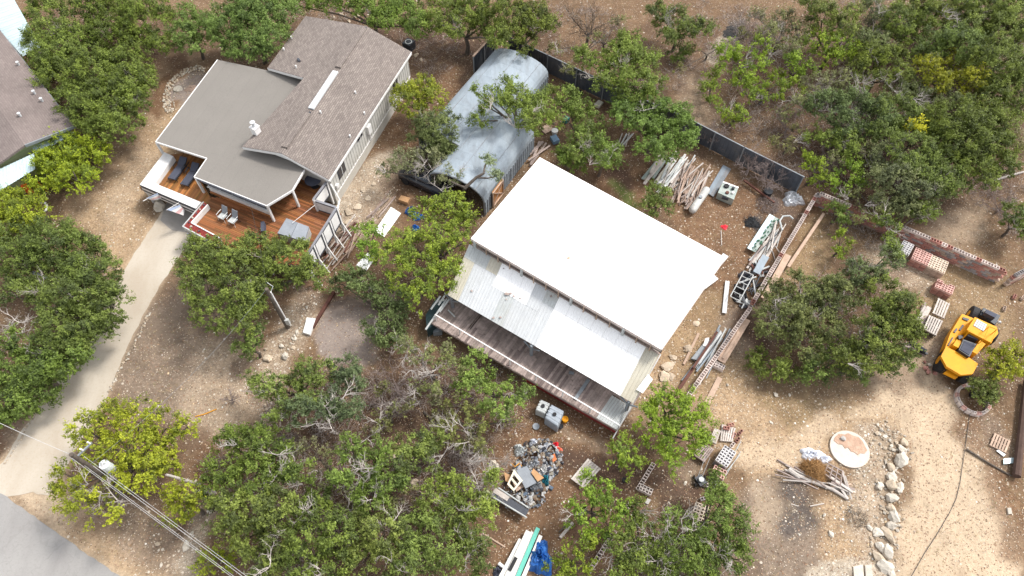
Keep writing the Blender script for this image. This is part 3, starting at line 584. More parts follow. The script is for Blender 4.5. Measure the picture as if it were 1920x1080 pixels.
def ground_mat():
    m, n, nd, lk = newmat('soil')
    tc = nd.new('ShaderNodeTexCoord'); ob = tc.outputs['Object']
    a = nd.new('ShaderNodeAttribute'); a.attribute_name = 'tone'
    col = a.outputs['Color']; st = a.outputs['Alpha']
    n1 = noise(nd, lk, ob, .55, 8, .65, .4); n2 = noise(nd, lk, ob, 5.5, 6, .7, .3); n3 = noise(nd, lk, ob, 26, 4, .7)
    f = mth(nd, lk, 'MULTIPLY_ADD', ramp(nd, lk, n1, .3, .7), .50, .76)
    f = mth(nd, lk, 'MULTIPLY', f, mth(nd, lk, 'MULTIPLY_ADD', ramp(nd, lk, n2, .3, .7), .72, .64))
    f = mth(nd, lk, 'MULTIPLY', f, mth(nd, lk, 'MULTIPLY_ADD', ramp(nd, lk, n3, .3, .7), .6, .70))
    amp = mth(nd, lk, 'MINIMUM', mth(nd, lk, 'MULTIPLY_ADD', st, 1.7, .25), 1.0)
    f = mth(nd, lk, 'ADD', mth(nd, lk, 'MULTIPLY', mth(nd, lk, 'SUBTRACT', f, .97), amp), 1.0)
    rgb = nd.new('ShaderNodeCombineColor')
    for i in range(3): lk.new(f, rgb.inputs[i])
    c = mixc(nd, lk, 1.0, col, rgb.outputs[0], 'MULTIPLY')
    nh = noise(nd, lk, ob, 1.7, 5, .6)                                 # straw-coloured patches
    c = mixc(nd, lk, mth(nd, lk, 'MULTIPLY', mth(nd, lk, 'MULTIPLY', ramp(nd, lk, nh, .52, .70), amp), .30), c, (.36, .27, .17))
    nh2 = noise(nd, lk, ob, 2.6, 6, .7)
    c = mixc(nd, lk, mth(nd, lk, 'MULTIPLY', mth(nd, lk, 'MULTIPLY', ramp(nd, lk, nh2, .55, .70), st), .7), c, (.16, .105, .07))
    hs = None
    for sc_, r0, th, cc in ((4.2, .30, 1.0, (.62, .55, .46)), (9.5, .34, .85, (.60, .52, .42)), (17., .36, .75, (.70, .65, .57))):
        v = nd.new('ShaderNodeTexVoronoi'); v.inputs['Scale'].default_value = sc_; lk.new(ob, v.inputs['Vector'])
        s = nd.new('ShaderNodeSeparateColor'); lk.new(v.outputs['Color'], s.inputs[0])
        keep = mth(nd, lk, 'LESS_THAN', s.outputs[0], mth(nd, lk, 'MULTIPLY', mth(nd, lk, 'MULTIPLY', st, st), th * .55))
        spot = mth(nd, lk, 'LESS_THAN', v.outputs['Distance'], mth(nd, lk, 'MULTIPLY_ADD', s.outputs[1], r0, .08))
        k = mth(nd, lk, 'MULTIPLY', keep, spot)
        c = mixc(nd, lk, mth(nd, lk, 'MULTIPLY', k, .8), c, cc)
        hs = k if hs is None else mth(nd, lk, 'ADD', hs, k)
    p = nd.new('ShaderNodeBsdfPrincipled'); lk.new(c, p.inputs['Base Color']); p.inputs['Roughness'].default_value = .95
    p.inputs['Specular IOR Level'].default_value = .2
    bp = nd.new('ShaderNodeBump'); bp.inputs['Strength'].default_value = .8; bp.inputs['Distance'].default_value = .06
    lk.new(mth(nd, lk, 'ADD', mth(nd, lk, 'ADD', n2, mth(nd, lk, 'MULTIPLY', n3, .5)), mth(nd, lk, 'MULTIPLY', hs, .5)), bp.inputs['Height'])
    lk.new(bp.outputs[0], p.inputs['Normal'])
    o = nd.new('ShaderNodeOutputMaterial'); lk.new(p.outputs[0], o.inputs[0])
    return m
gx = axis(-56, 56, .27, 1800); gy = axis(1, 66, .27, 2200)
X, Y = np.meshgrid(gx, gy)
gc, gs, gf = paint(X, Y)
GZ = gz(X, Y, gf)
farm = (np.abs(X) > 58) | (Y > 68) | (Y < 0); GZ[farm] = 0
V = np.stack([X.ravel(), Y.ravel(), GZ.ravel()], 1)
ny, nx = X.shape; ii = (np.arange(ny - 1)[:, None] * nx + np.arange(nx - 1)[None]).ravel()
F = np.stack([ii, ii + 1, ii + nx + 1, ii + nx], 1)
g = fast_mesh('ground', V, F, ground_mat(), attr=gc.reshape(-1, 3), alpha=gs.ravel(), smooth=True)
g['kind'] = 'structure'

def sheet(name, poly, m, z, jit):
    pts = []
    for i in range(len(poly)):
        a = P(*poly[i]); b = P(*poly[(i + 1) % len(poly)]); n = max(1, int((b - a).length / .35))
        for k in range(n):
            q = lerp(a, b, k / n)
            pts.append((q.x + R.uniform(-jit, jit), q.y + R.uniform(-jit, jit), z))
    mb = MB(); mb.add(pts, [tuple(range(len(pts)))]); o = mb.build(name, m, kind='structure', recalc=False, base=(0, 0, 0))
    if o.data.polygons[0].normal.z < 0: o.data.flip_normals()
    return o
def drive_mat(name, c1, c2, c3, stretchang=None, crack=0.):
    m, n, nd, lk = newmat(name)
    tc = nd.new('ShaderNodeTexCoord'); mp = nd.new('ShaderNodeMapping'); lk.new(tc.outputs['Object'], mp.inputs[0])
    mp.inputs['Rotation'].default_value = (0, 0, rad(stretchang or 0)); mp.inputs['Scale'].default_value = (1, .35, 1) if stretchang else (1, 1, 1)
    n1 = noise(nd, lk, mp.outputs[0], .45, 8, .6, .5); n2 = noise(nd, lk, tc.outputs['Object'], 7, 6, .7); n3 = noise(nd, lk, tc.outputs['Object'], 40, 3, .7)
    c = mixc(nd, lk, ramp(nd, lk, n1, .36, .64), c1, c2)
    c = mixc(nd, lk, mth(nd, lk, 'MULTIPLY', ramp(nd, lk, n2, .5, .72), .45), c, c3)
    c = mixc(nd, lk, mth(nd, lk, 'MULTIPLY', ramp(nd, lk, n3, .56, .68), .35), c, (.22, .19, .16))
    vo = nd.new('ShaderNodeTexVoronoi'); vo.feature = 'DISTANCE_TO_EDGE'; vo.inputs['Scale'].default_value = .42
    nv = nd.new('ShaderNodeTexNoise'); nv.inputs['Scale'].default_value = 1.6; lk.new(tc.outputs['Object'], nv.inputs['Vector'])
    va = nd.new('ShaderNodeVectorMath'); va.operation = 'MULTIPLY_ADD'; va.inputs[1].default_value = (1.6, 1.6, 0); lk.new(nv.outputs['Color'], va.inputs[0]); lk.new(tc.outputs['Object'], va.inputs[2])
    lk.new(va.outputs[0], vo.inputs['Vector'])
    c = mixc(nd, lk, mth(nd, lk, 'MULTIPLY', mth(nd, lk, 'LESS_THAN', vo.outputs['Distance'], .012), crack), c, (.10, .09, .085))
    p = nd.new('ShaderNodeBsdfPrincipled'); lk.new(c, p.inputs['Base Color']); p.inputs['Roughness'].default_value = .9
    bp = nd.new('ShaderNodeBump'); bp.inputs['Strength'].default_value = .4; bp.inputs['Distance'].default_value = .02
    lk.new(mth(nd, lk, 'ADD', n2, n3), bp.inputs['Height']); lk.new(bp.outputs[0], p.inputs['Normal'])
    o = nd.new('ShaderNodeOutputMaterial'); lk.new(p.outputs[0], o.inputs[0]); return m
sheet('driveway', DRIVE_PX, drive_mat('driveway_caliche', (.42, .36, .29), (.50, .45, .38), (.38, .29, .20), 35), .004, .06)
sheet('road', ROAD_PX, drive_mat('old_asphalt', (.25, .24, .235), (.31, .30, .29), (.20, .19, .185), -55, .1), .010, .04)
ap = drive_mat('concrete_apron', (.28, .26, .24), (.34, .32, .30), (.22, .20, .18))
sheet('driveway_apron', [(318,370),(376,398),(356,436),(322,432),(300,412)], ap, .012, .03)

# ------------------------------------------------------------------ main house
def fascia(mb, pts, w_=.05, h=.16, drop=.08):
    for a, b in zip(pts, pts[1:]): mb.beam(a - Vector((0, 0, drop)), b - Vector((0, 0, drop)), w_, h)
DZ = 1.7                                                                # deck level
rb, rf = P(687, 50, 4.7), P(527, 288, 4.7)
eb = P(771, 98, 3.35); plR = plane3(rb, rf, eb); ef = PP(617, 338, plR)
lb = P(573, 31, 3.75); plL = plane3(rb, rf, lb)
l1 = PP(502, 128, plL); l2 = PP(570, 147, plL); l3 = PP(455, 276, plL)
house = E('house', P(560, 330, 0), 'single storey house with brown shingle gable and grey flat roof above a red wooden deck', 'house')
udir = (rf - rb).normalized()
for nm, pts, pl in (('gable_roof', [rb, eb, ef, rf], plR), ('gable_roof', [rb, rf, l3, l2, l1, lb], plL)):
    o = MB().slab([p + Vector((0, 0, .06)) for p in pts], .16).build(nm, M_SHIN, house, 'brown shingle slope facing the arched hut' if pl is plR else 'brown shingle slope meeting the grey roof')
    nn = pl[1]; vd = nn.cross(udir).normalized(); uv_plane(o, rb, udir, vd)
# grey roof plane
g0, g1 = P(292, 266, 3.40), P(408, 112, 3.40)
gcn = l3.copy(); gcn = P(455, 276, min(l3.z - .1, 3.55)); plG = plane3(g0, g1, gcn)
gpx = [(292,266),(388,297),(364,332),(500,386),(548,357),(571,318),(600,262),(640,110),(570,100),(560,146),(502,128),(408,112)]
gp = [PP(a, b, plG) for a, b in gpx[:6]]
# far part runs on beneath the gable up to the wall
in1 = PP(571, 318, plG); wl = (l2 - l3).normalized()
gp += [PP(530, 268, plG), PP(478, 262, plG), PP(575, 150, plG), PP(502, 132, plG), PP(408, 112, plG)]
o = MB().slab(gp, .14).build('flat_roof', M_ROLL, house, 'grey roll roofing over porch and extension')
uv_plane(o, gp[0], (g1 - g0).normalized(), plG[1].cross((g1 - g0).normalized()))
tr = MB(); fascia(tr, [PP(408, 112, plG), gp[0], gp[1], gp[2], gp[3], gp[4], gp[5]], .06, .18, .06)
tr.build('fascia', M_PAINT, house, 'white edge of the grey roof')
tr = MB(); fascia(tr, [lb, l1, l2], .06, .2); fascia(tr, [l3, rf, ef, eb, rb, lb], .07, .2, .1); tr.build('fascia', M_PAINT, house, 'pale rake and eave boards of the brown roof')
gt = MB(); q0, q1 = PP(371, 334, plG), PP(498, 385, plG)
gt.beam(q0 + Vector((-.05, -.1, -.02)), q1 + Vector((-.05, -.1, -.02)), .10, .10); gt.build('gutter', M_DPAINT, house)
# ridge vents
for a, b, m_, h in (((683, 54), (634, 128), M_SHIN, .12), ((630, 136), (584, 206), M_WSHEET, .13), ((578, 214), (534, 278), M_SHIN, .12)):
    p, q = PP(*a, plR), PP(*b, plR); p.z = q.z = 4.80
    v = MB().beam(p, q, .46, h).build('ridge_vent', m_, house)
    if m_ is M_SHIN: uv_plane(v, p, udir, Vector((0, 0, 1)).cross(udir)); MB().beam(p + Vector((.16, .12, -.03)), q + Vector((.16, .12, -.03)), .09, .14).build('vent_slot', M_DPAINT, v)
for a, pl in (((556, 128), plL), ((547, 73), plL), ((533, 95), plL), ((667, 176), plR), ((602, 213), plR), ((684, 215), plR), ((657, 258), plR)):
    p = PP(*a, pl); MB().tube([p, p + Vector((0, 0, .28))], .07, 8).build('vent_pipe', M_PAINT, house)
p = PP(561, 115, plL); MB().box(p + Vector((0, 0, .12)), (.4, .18, .14), -1).build('roof_vent', M_DPAINT, house)
# chimney
p = PP(482, 250, plL)
MB().box(p + Vector((0, 0, .25)), (.5, .5, .85), rad(-32)).box(p + Vector((0, 0, .68)), (.58, .58, .06), rad(-32)).build('chimney', M_PAINT, house)
ch = house.children[-1]
MB().tube([p + Vector((0, 0, .65)), p + Vector((0, 0, 1.1))], .13, 12).tube([p + Vector((0, 0, 1.1)), p + Vector((0, 0, 1.15))], .2, 14).build('flue', M_WSHEET, ch)
# walls of the gable block
nR = Vector((eb.x - rb.x, eb.y - rb.y, 0)).normalized()
wa, wb = ef - nR * .35 - udir * .45, eb - nR * .35 + udir * .3
wa.z = wb.z = 0
wd = (wb - wa); wlen = wd.length; wd.normalize(); ang = math.atan2(wd.y, wd.x)
nP = 13
for i in range(nP):
    a = wa + wd * (wlen * i / nP + .01); b = wa + wd * (wlen * (i + 1) / nP - .01)
    pa = MB(); pa.beam(Vector((a.x, a.y, 2.15)), Vector((b.x, b.y, 2.15)), .08, 2.3)
    pa.build('siding_panel', M_HWALL, house)
bt = MB()
for i in range(nP * 3 + 1):
    a = wa + wd * (wlen * i / (nP * 3)); bt.box((a.x + nR.x * .055, a.y + nR.y * .055, 2.15), (.05, .03, 2.25), ang)
tag(bt.build('batten', M_HWALL, house), kind='stuff')
MB().beam(wa + Vector((0, 0, .5)) - nR * .02, wb + Vector((0, 0, .5)) - nR * .02, .08, 1.0).build('skirting_wall', M_HBASE, house)
MB().beam(wa + Vector((0, 0, .98)) + nR * .05, wb + Vector((0, 0, .98)) + nR * .05, .06, .08).build('band_board', M_PAINT, house)
def wall_window(t, z, w_, h, lab=None):
    c = wa + wd * t + Vector((0, 0, z)) + nR * .06
    o = MB().box(c, (w_, .06, h), ang).build('window', M_DPAINT, house, lab)
    MB().box(c + nR * .03, (w_ - .14, .03, h - .14), ang).build('pane', M_GLASS, o)
    MB().box(c + nR * .06, (.04, .03, h - .14), ang).build('mullion', M_PAINT, o)
wall_window(1.6, 2.3, 1.1, 1.1); wall_window(4.9, 2.7, .9, .5); wall_window(11.6, 2.3, .8, 1.2)
c = wa + wd * 6.3 + Vector((0, 0, 2.2)) + nR * .15
MB().box(c, (.5, .22, .8), ang).box(c + Vector((0, 0, -.8)), (.06, .06, .9), ang).build('meter_box', M_PAINT, house)
c = wa + wd * .5 + Vector((0, 0, 1.7)) + nR * .12
MB().box(c, (.3, .18, .3), ang).build('outlet_box', M_PAINT, house)
# body below both roofs
body = [wa, wb, wb - nR * 9.2, wa - nR * 9.2]
hb = MB().prism([Vector((p.x, p.y, 3.25)) - nR * .06 for p in body], 0); hb.build('wall', M_HWALL, house, 'walls under the gable')
gtri = MB(); a = ef - nR * .3 - udir * .5; b = l3 - udir * .5; t = rf - udir * .5
gtri.add([a + Vector((0, 0, -.15)), b + Vector((0, 0, -.15)), t + Vector((0, 0, -.15)), a + Vector((0, 0, -.15)) - udir * .1, b + Vector((0, 0, -.15)) - udir * .1, t + Vector((0, 0, -.15)) - udir * .1],
         [(0, 1, 2), (5, 4, 3), (0, 3, 4, 1), (1, 4, 5, 2), (2, 5, 3, 0)])
gtri.build('gable_wall', M_PAINT, house)
# body below grey roof
bp_ = [PP(*q, plG) for q in ((318, 238), (404, 268), (384, 320), (486, 360), (500, 310), (540, 240), (560, 152), (414, 124))]
hb = MB().prism([Vector((p.x, p.y, 3.22)) for p in bp_], 0); hb.build('wall', M_PAINT, house, 'white walls under the grey roof')
# porch front with window band between posts
fa, fb = PP(380, 330, plG), PP(495, 375, plG); fd = Vector((fb.x - fa.x, fb.y - fa.y, 0)); fl = fd.length; fd.normalize(); fn = Vector((fd.y, -fd.x, 0))
fang = math.atan2(fd.y, fd.x)
c0 = Vector((fa.x, fa.y, 0)) - fn * .05
for k in range(5):
    t0, t1 = fl * k / 5 + .08, fl * (k + 1) / 5 - .08
    c = c0 + fd * ((t0 + t1) / 2)
    o = MB().box(c + Vector((0, 0, DZ + 1.15)), (t1 - t0, .07, .75), fang).build('window', M_DPAINT, house)
    MB().box(c + Vector((0, 0, DZ + 1.15)) + fn * .04, (t1 - t0 - .12, .03, .62), fang).build('pane', M_GLASS, o)
MB().beam(c0 + Vector((0, 0, DZ + .45)) + fn * .02, c0 + fd * fl + Vector((0, 0, DZ + .45)) + fn * .02, .12, .5).build('porch_panel', M_PAINT, house)
MB().beam(c0 + Vector((0, 0, DZ + .1)) + fn * .12, c0 + fd * fl + Vector((0, 0, DZ + .1)) + fn * .12, .14, .16).build('base_board', M_WOODD, house)
MB().beam(c0 + Vector((0, 0, DZ + .74)) + fn * .10, c0 + fd * fl + Vector((0, 0, DZ + .74)) + fn * .10, .2, .05).build('sill', M_PAINT, house)
for q in ((293, 268), (387, 298), (366, 333), (500, 385), (548, 357)):
    t = PP(*q, plG); zt = t.z - .1; t = Vector((t.x - .05, t.y + .12, 0))
    MB().box(t + Vector((0, 0, (DZ + zt) / 2)), (.15, .15, zt - DZ), fang).build('porch_post', M_PAINT, house)
# deck: boards are real, joined (each is under 4 px wide)
def clip_boards(mb, poly, dirv, bw, gap, z, th):
    seg = []
    n = Vector((-dirv.y, dirv.x, 0)); P2 = [Vector((p.x, p.y, 0)) for p in poly]
    lo = min(p.dot(n) for p in P2); hi = max(p.dot(n) for p in P2); s = lo
    while s < hi - bw * .3:
        mid = s + bw / 2; xs = []
        for i in range(len(P2)):
            a, b = P2[i], P2[(i + 1) % len(P2)]; da, db = a.dot(n) - mid, b.dot(n) - mid
            if (da > 0) != (db > 0): q = lerp(a, b, da / (da - db)); xs.append(q.dot(dirv))
        xs.sort()
        for k in range(0, len(xs) - 1, 2):
            p0 = xs[k]
            while p0 < xs[k + 1] - .05:
                p1 = min(xs[k + 1], p0 + R.uniform(1.6, 4.2)); v = R.uniform(.62, 1.3); seg.append((v * R.uniform(.9, 1.1), v, v * R.uniform(.8, 1.1)))
                mb.beam(dirv * p0 + n * mid + Vector((0, 0, z - th / 2 + R.uniform(-.003, .003))), dirv * (p1 - .008) + n * mid + Vector((0, 0, z - th / 2)), bw - gap, th); p0 = p1
        s += bw
    return seg
def tone_boards(o, seg, base):
    at = o.data.attributes.new('tone', 'FLOAT_COLOR', 'FACE'); at.data.foreach_set('color', np.repeat(np.array([(base[0] * a, base[1] * b, base[2] * c, 1) for a, b, c in seg], np.float32), 6, 0).ravel()); return o
M_BOARD = attr_mat('stained_board', 'tone', .6)
deck = E('deck', P(450, 400, 0), 'red brown wooden deck with white screens wrapping the front of the house', 'deck')
dv1 = (P(311, 283, DZ) - P(262, 346, DZ)).normalized(); dv2 = fd.copy()
up_poly = QP([(318, 290), (262, 352), (300, 366), (378, 398), (396, 372), (372, 332), (400, 300), (400, 280)], DZ)
lo_poly = QP([(396, 370), (372, 395), (348, 432), (410, 462), (500, 492), (574, 498), (640, 402), (592, 384), (618, 346), (575, 318), (520, 330), (500, 372)], DZ)
mb = MB(); sg = clip_boards(mb, up_poly, dv1, .14, .014, DZ, .035); tag(tone_boards(mb.build('deck_boards', M_BOARD, deck, recalc=False), sg, (.29, .125, .04)), 'boards of the upper deck running away from the view', kind='stuff')
mb = MB(); sg = clip_boards(mb, lo_poly, dv2, .14, .014, DZ - .003, .035); tag(tone_boards(mb.build('deck_boards', M_BOARD, deck, recalc=False), sg, (.25, .10, .042)), 'boards of the lower deck running along the house', kind='stuff')
mb = MB()
mb.slab([p - Vector((0, 0, .06)) for p in lo_poly], .2); mb.slab([p - Vector((0, 0, .06)) for p in up_poly], .2); mb.build('joists', M_WOODG, deck)
for q in ((270, 352), (320, 372), (374, 398), (350, 434), (410, 460), (575, 495), (605, 450), (636, 404), (500, 488)):
    t = P(*q, DZ); MB().box((t.x, t.y, DZ / 2 - .1), (.16, .16, DZ - .2), .5).build('post', M_PAINT, deck)
# broad white benches round the upper deck (planks)
BZ = DZ + .5
bo = [P(308, 285, BZ), P(262, 346, BZ), P(367, 391, BZ)]; bi = [P(325, 293, BZ), P(289, 343, BZ), P(377, 379, BZ)]
bench = E('deck_bench', (bo[1].x, bo[1].y, DZ), 'broad white built in bench round the corner of the upper deck', 'bench')
for k in range(6):
    for s in (0, 1):
        t0, t1 = k / 6, (k + 1) / 6
        q = [lerp(bo[s], bi[s], t0 + .01), lerp(bo[s + 1], bi[s + 1], t0 + .01), lerp(bo[s + 1], bi[s + 1], t1 - .01), lerp(bo[s], bi[s], t1 - .01)]
        MB().slab(q, .05).build('plank', M_PAINT, bench)
MB().beam(bi[0] - Vector((0, 0, .27)), bi[1] - Vector((0, 0, .27)), .05, .42).build('inner_face', M_PAINT, bench)
MB().beam(bi[1] - Vector((0, 0, .27)), bi[2] - Vector((0, 0, .27)), .05, .42).build('inner_face', M_PAINT, bench)
for dz, m_, h in ((.17, M_DPAINT, .22), (.40, M_PAINT, .20), (.62, M_DPAINT, .20), (.80, M_PAINT, .12)):
    f_ = MB(); f_.beam(bo[1] - Vector((0, 0, dz)), bo[2] - Vector((0, 0, dz)), .06, h).beam(bo[0] - Vector((0, 0, dz)), bo[1] - Vector((0, 0, dz)), .06, h)
    f_.build('outer_band', m_, bench)
# planter with red mulch
BZ = DZ + .45
po = QP([(382, 379), (343, 425), (410, 461)], BZ); pi_ = QP([(390, 384), (359, 418), (413, 447)], BZ)
pl = E('deck_planter', (po[1].x, po[1].y, DZ), 'planter box of red mulch with small white plants round the deck corner', 'planter')
for s in (0, 1):
    MB().slab([po[s], po[s + 1], pi_[s + 1], pi_[s]], .25).build('mulch', M_MULCH, pl)
    MB().beam(po[s] - Vector((0, 0, .15)), po[s + 1] - Vector((0, 0, .15)), .08, .42).build('side_board', M_GSHEET, pl)
    MB().beam(pi_[s] - Vector((0, 0, .18)), pi_[s + 1] - Vector((0, 0, .18)), .08, .48).build('side_board', M_PAINT, pl)
for i in range(9):
    s = 0 if i < 5 else 1; t = (i + .5) / 5 if i < 5 else (i - 4.5) / 4
    c = lerp(lerp(po[s], pi_[s], .5), lerp(po[s + 1], pi_[s + 1], .5), t)
    MB().rock(c + Vector((0, 0, .06)), .13 if i % 2 else .1, R, 1, .8).build('plant', M_STONEW if i % 2 else M_DPAINT, pl)
# privacy screens
def screen(ax, ay, bx, by, n, h=1.5, z0=None, lab=None, brace=True):
    z0 = DZ - .1 if z0 is None else z0
    a, b = P(ax, ay, z0 + h), P(bx, by, z0 + h); a.z = b.z = z0
    e = E('privacy_screen', a, lab, 'screen', 'white privacy screens round the deck')
    d = b - a; L = d.length; d.normalize(); an = math.atan2(d.y, d.x); nr = Vector((-d.y, d.x, 0))
    for k in range(n):
        t = L * (k + .5) / n
        MB().box(a + d * t + Vector((0, 0, h / 2)), (L / n - .12, .04, h - .15), an).build('panel', M_PAINT, e)
        fr = MB()
        for zz in (.12, h - .08): fr.box(a + d * t + Vector((0, 0, zz)), (L / n - .1, .09, .14), an)
        for xx in (-.5, .5): fr.box(a + d * (t + xx * (L / n - .2)) + Vector((0, 0, h / 2)), (.13, .09, h - .1), an)
        fr.build('frame', M_DPAINT, e)
    for k in range(n + 1):
        p_ = a + d * (L * k / n)
        MB().box((p_.x, p_.y, z0 + h / 2 - .5), (.13, .13, h + 1.0), an).build('post', M_PAINT, e)
        if brace: MB().beam(p_ + Vector((0, 0, .1)), p_ + Vector((.45, -.15, -1.5)), .09, .09).build('brace', M_PAINT, e)
    MB().beam(a + Vector((0, 0, h + .03)), b + Vector((0, 0, h + .03)), .17, .05).build('cap_board', M_CAP, e)
screen(631, 390, 572, 484, 4, 1.7, lab='long white screen with dark frames along the side of the deck')
screen(588, 375, 630, 389, 1, 1.2, lab='short white screen with a grey top beside the long one', brace=False)
screen(612, 342, 588, 374, 1, 1.4, lab='white screen beside the corner of the brown roof', brace=False)
sp_ = P(620, 345, 3.0); MB().beam(sp_, P(637, 375, 1.6), .1, .1).beam(P(637, 375, 1.6), P(633, 392, 2.6), .1, .1).build('bent_rail', M_PAINT, label='white bent rail at the side gate beside the house corner', cat='rail')
# hot tub with cover
tq = QP([(537, 409), (579, 425), (571, 453), (520, 437)], DZ + .85)
tub = E('hot_tub', (tq[0].x, tq[0].y, DZ), 'square hot tub under a grey cover on the deck', 'hot tub')
MB().prism([p - Vector((0, 0, .12)) for p in tq], DZ).build('tub_shell', M_GSHEET, tub)
mid0, mid1 = lerp(tq[0], tq[1], .5), lerp(tq[3], tq[2], .5)
MB().slab([tq[0], lerp(tq[0], mid0, .985), lerp(tq[3], mid1, .985), tq[3]], .13).build('cover_half', M_GTUB, tub)
MB().slab([lerp(tq[1], mid0, .985), tq[1], tq[2], lerp(tq[2], mid1, .985)], .13).build('cover_half', M_GTUB, tub)
# round blue-grey table by the gable
c = P(591, 349, DZ)
rt = E('round_table', c, 'round dark blue grey table beside the corner of the gable', 'table')
MB().disc(c + Vector((0, 0, .70)), .62, .05, 24).build('tabletop', M_SLATE, rt); MB().tube([c, c + Vector((0, 0, .7))], .06, 8).disc(c, .3, .03, 16).build('leg', M_BMET, rt)
# loungers
def lounger(px, py, lab):
    c = P(px, py, DZ); e = E('sun_lounger', c, lab, 'sun lounger', 'slate blue sun loungers on the upper deck')
    an = math.atan2(dv1.y, dv1.x); q = Matrix.Rotation(an, 3, 'Z')
    L = lambda x, y, z: c + q @ Vector((x, y, z))
    MB().slab([L(-1., -.3, .38), L(.35, -.3, .36), L(.35, .3, .36), L(-1., .3, .38)], .1).build('seat_cushion', M_SLATE, e)
    MB().slab([L(.36, -.3, .38), L(.98, -.3, .72), L(.98, .3, .72), L(.36, .3, .38)], .1).build('back_cushion', M_SLATE, e)
    for s in (-.33, .33):
        MB().beam(L(-1.02, s, .28), L(.95, s, .28), .04, .05).build('side_rail', M_BMET, e)
        MB().beam(L(.0, s * 1.15, .58), L(.5, s * 1.15, .58), .05, .04).build('armrest', M_BMET, e)
        for x in (-.95, .0, .5): MB().beam(L(x, s * 1.1, 0), L(x, s * 1.1, .56 if x > -.5 else .3), .035, .035).build('leg', M_BMET, e)
lounger(338, 323, 'slate blue sun lounger nearest the white bench'); lounger(361, 334, 'slate blue sun lounger partly under the grey roof edge')
def patio_chair(px, py, lab):
    c = P(px, py, DZ); e = E('patio_chair', c, lab, 'chair', 'grey patio chairs on the lower deck')
    q = Matrix.Rotation(rad(-28), 3, 'Z'); L = lambda x, y, z: c + q @ Vector((x, y, z))
    MB().slab([L(-.27, -.27, .43), L(.27, -.27, .43), L(.27, .22, .41), L(-.27, .22, .41)], .05).build('seat', M_GSHEET, e)
    MB().beam(L(0, .24, .42), L(0, .5, 1.0), .5, .04).build('backrest', M_GTUB, e)
    for s in (-1, 1):
        MB().tube([L(.3 * s, -.25, 0), L(.3 * s, -.22, .64), L(.3 * s, .3, .66)], .02, 6).build('armrest', M_PAINT, e)
        MB().beam(L(.27 * s, .3, 0), L(.27 * s, .25, .5), .035).build('leg', M_BMET, e)
patio_chair(421, 411, 'grey patio chair on the left of the pair'); patio_chair(440, 419, 'grey patio chair on the right of the pair')
MB().box(P(494, 428, DZ + .25), (.25, .9, .5), .2).build('storage_box', M_SLATE, label='small slate grey box between patio chairs and hot tub', cat='box')
# flags
def flag(a, b, pts, lab):
    e = E('flag', a, lab, 'flag', 'flags on the front of the deck')
    MB().tube([a, b], .02, 6).build('flag_pole', M_PAINT, e)
    n = len(pts); tops = pts[:2]; bots = [pts[3], pts[2]]
    for k, m_ in enumerate((MF_B, M_PAINT, MF_P, M_PAINT)):
        q = [lerp(tops[0], bots[0], k / 4), lerp(tops[1], bots[1], k / 4), lerp(tops[1], bots[1], (k + 1) / 4), lerp(tops[0], bots[0], (k + 1) / 4)]
        MB().slab(q, .012).build('stripe', m_, e)
MF_B = mat('flag_blue', (.42, .50, .66), .8); MF_P = mat('flag_pink', (.72, .45, .45), .8)
flag(P(299, 361, 2.0), P(268, 377, 2.5), [P(274, 372, 2.5), P(298, 361, 2.1), P(304, 372, 1.5), P(290, 376, 1.7)], 'pale striped flag at the left of the deck front')
flag(P(339, 378, 2.0), P(312, 394, 2.5), [P(313, 393, 2.5), P(337, 384, 2.2), P(346, 394, 1.6), P(344, 404, 1.4)], 'pale striped flag over the end of the driveway')
MB().rock(P(297, 385, .3), .55, R, 2, .9).build('boulder', M_STONEW, label='tall pale rock under the deck edge between the two flags', cat='rock')
# outdoor unit
c = P(768, 92, 0)
ac = E('outdoor_unit', c, 'square black outdoor cooling unit behind the brown roof corner', 'cooling unit')
MB().box(c + Vector((0, 0, .4)), (.85, .85, .8), rad(-30)).build('case', M_BMET, ac)
MB().disc(c + Vector((0, 0, .80)), .33, .03, 20).build('fan_guard', M_GSHEET, ac); MB().disc(c + Vector((0, 0, .83)), .24, .02, 20).build('fan', M_BMET, ac)

# ------------------------------------------------------------------ neighbouring house (left edge)
nb = E('neighbour_house', P(20, 250, 0), 'neighbouring brown roofed house with sage green gable and pale blue awnings', 'house')
e0, e1 = P(139, 236, 3.2), P(0, 57, 3.2); rid = P(46, 272, 3.75); dE = (e1 - e0).normalized()
plN = plane3(e0, e1, rid); r1 = rid + dE * 20; e2 = e0 + dE * 20
o = MB().slab([e0, e2, r1, rid], .16).build('roof_slope', M_SHIN2, nb); uv_plane(o, e0, dE, plN[1].cross(dE))
oth = Vector((rid.x, rid.y, 0)) - Vector((e0.x, e0.y, 0)); l0 = Vector((rid.x + oth.x, rid.y + oth.y, 3.2))
o = MB().slab([rid, r1, l0 + dE * 20, l0], .16).build('roof_slope', M_SHIN2, nb); uv_plane(o, e0, dE, Vector((-dE.y, dE.x, 0)))
b0 = e0 + dE * .5 + oth.normalized() * .4; b1 = l0 + dE * .5
MB().prism([Vector((p.x, p.y, 3.1)) for p in (b0, b0 + dE * 18, b1 + dE * 18, b1)], 0).build('wall', M_SAGE, nb)
gw = MB(); A, B, T_ = Vector((b0.x, b0.y, 3.1)), Vector((b1.x, b1.y, 3.1)), rid + dE * .5 - Vector((0, 0, .2)); dn = -dE * .08
gw.add([A, B, T_, A + dn, B + dn, T_ + dn], [(0, 1, 2), (5, 4, 3), (0, 3, 4, 1), (1, 4, 5, 2), (2, 5, 3, 0)]); gw.build('gable_wall', M_SAGE, nb)
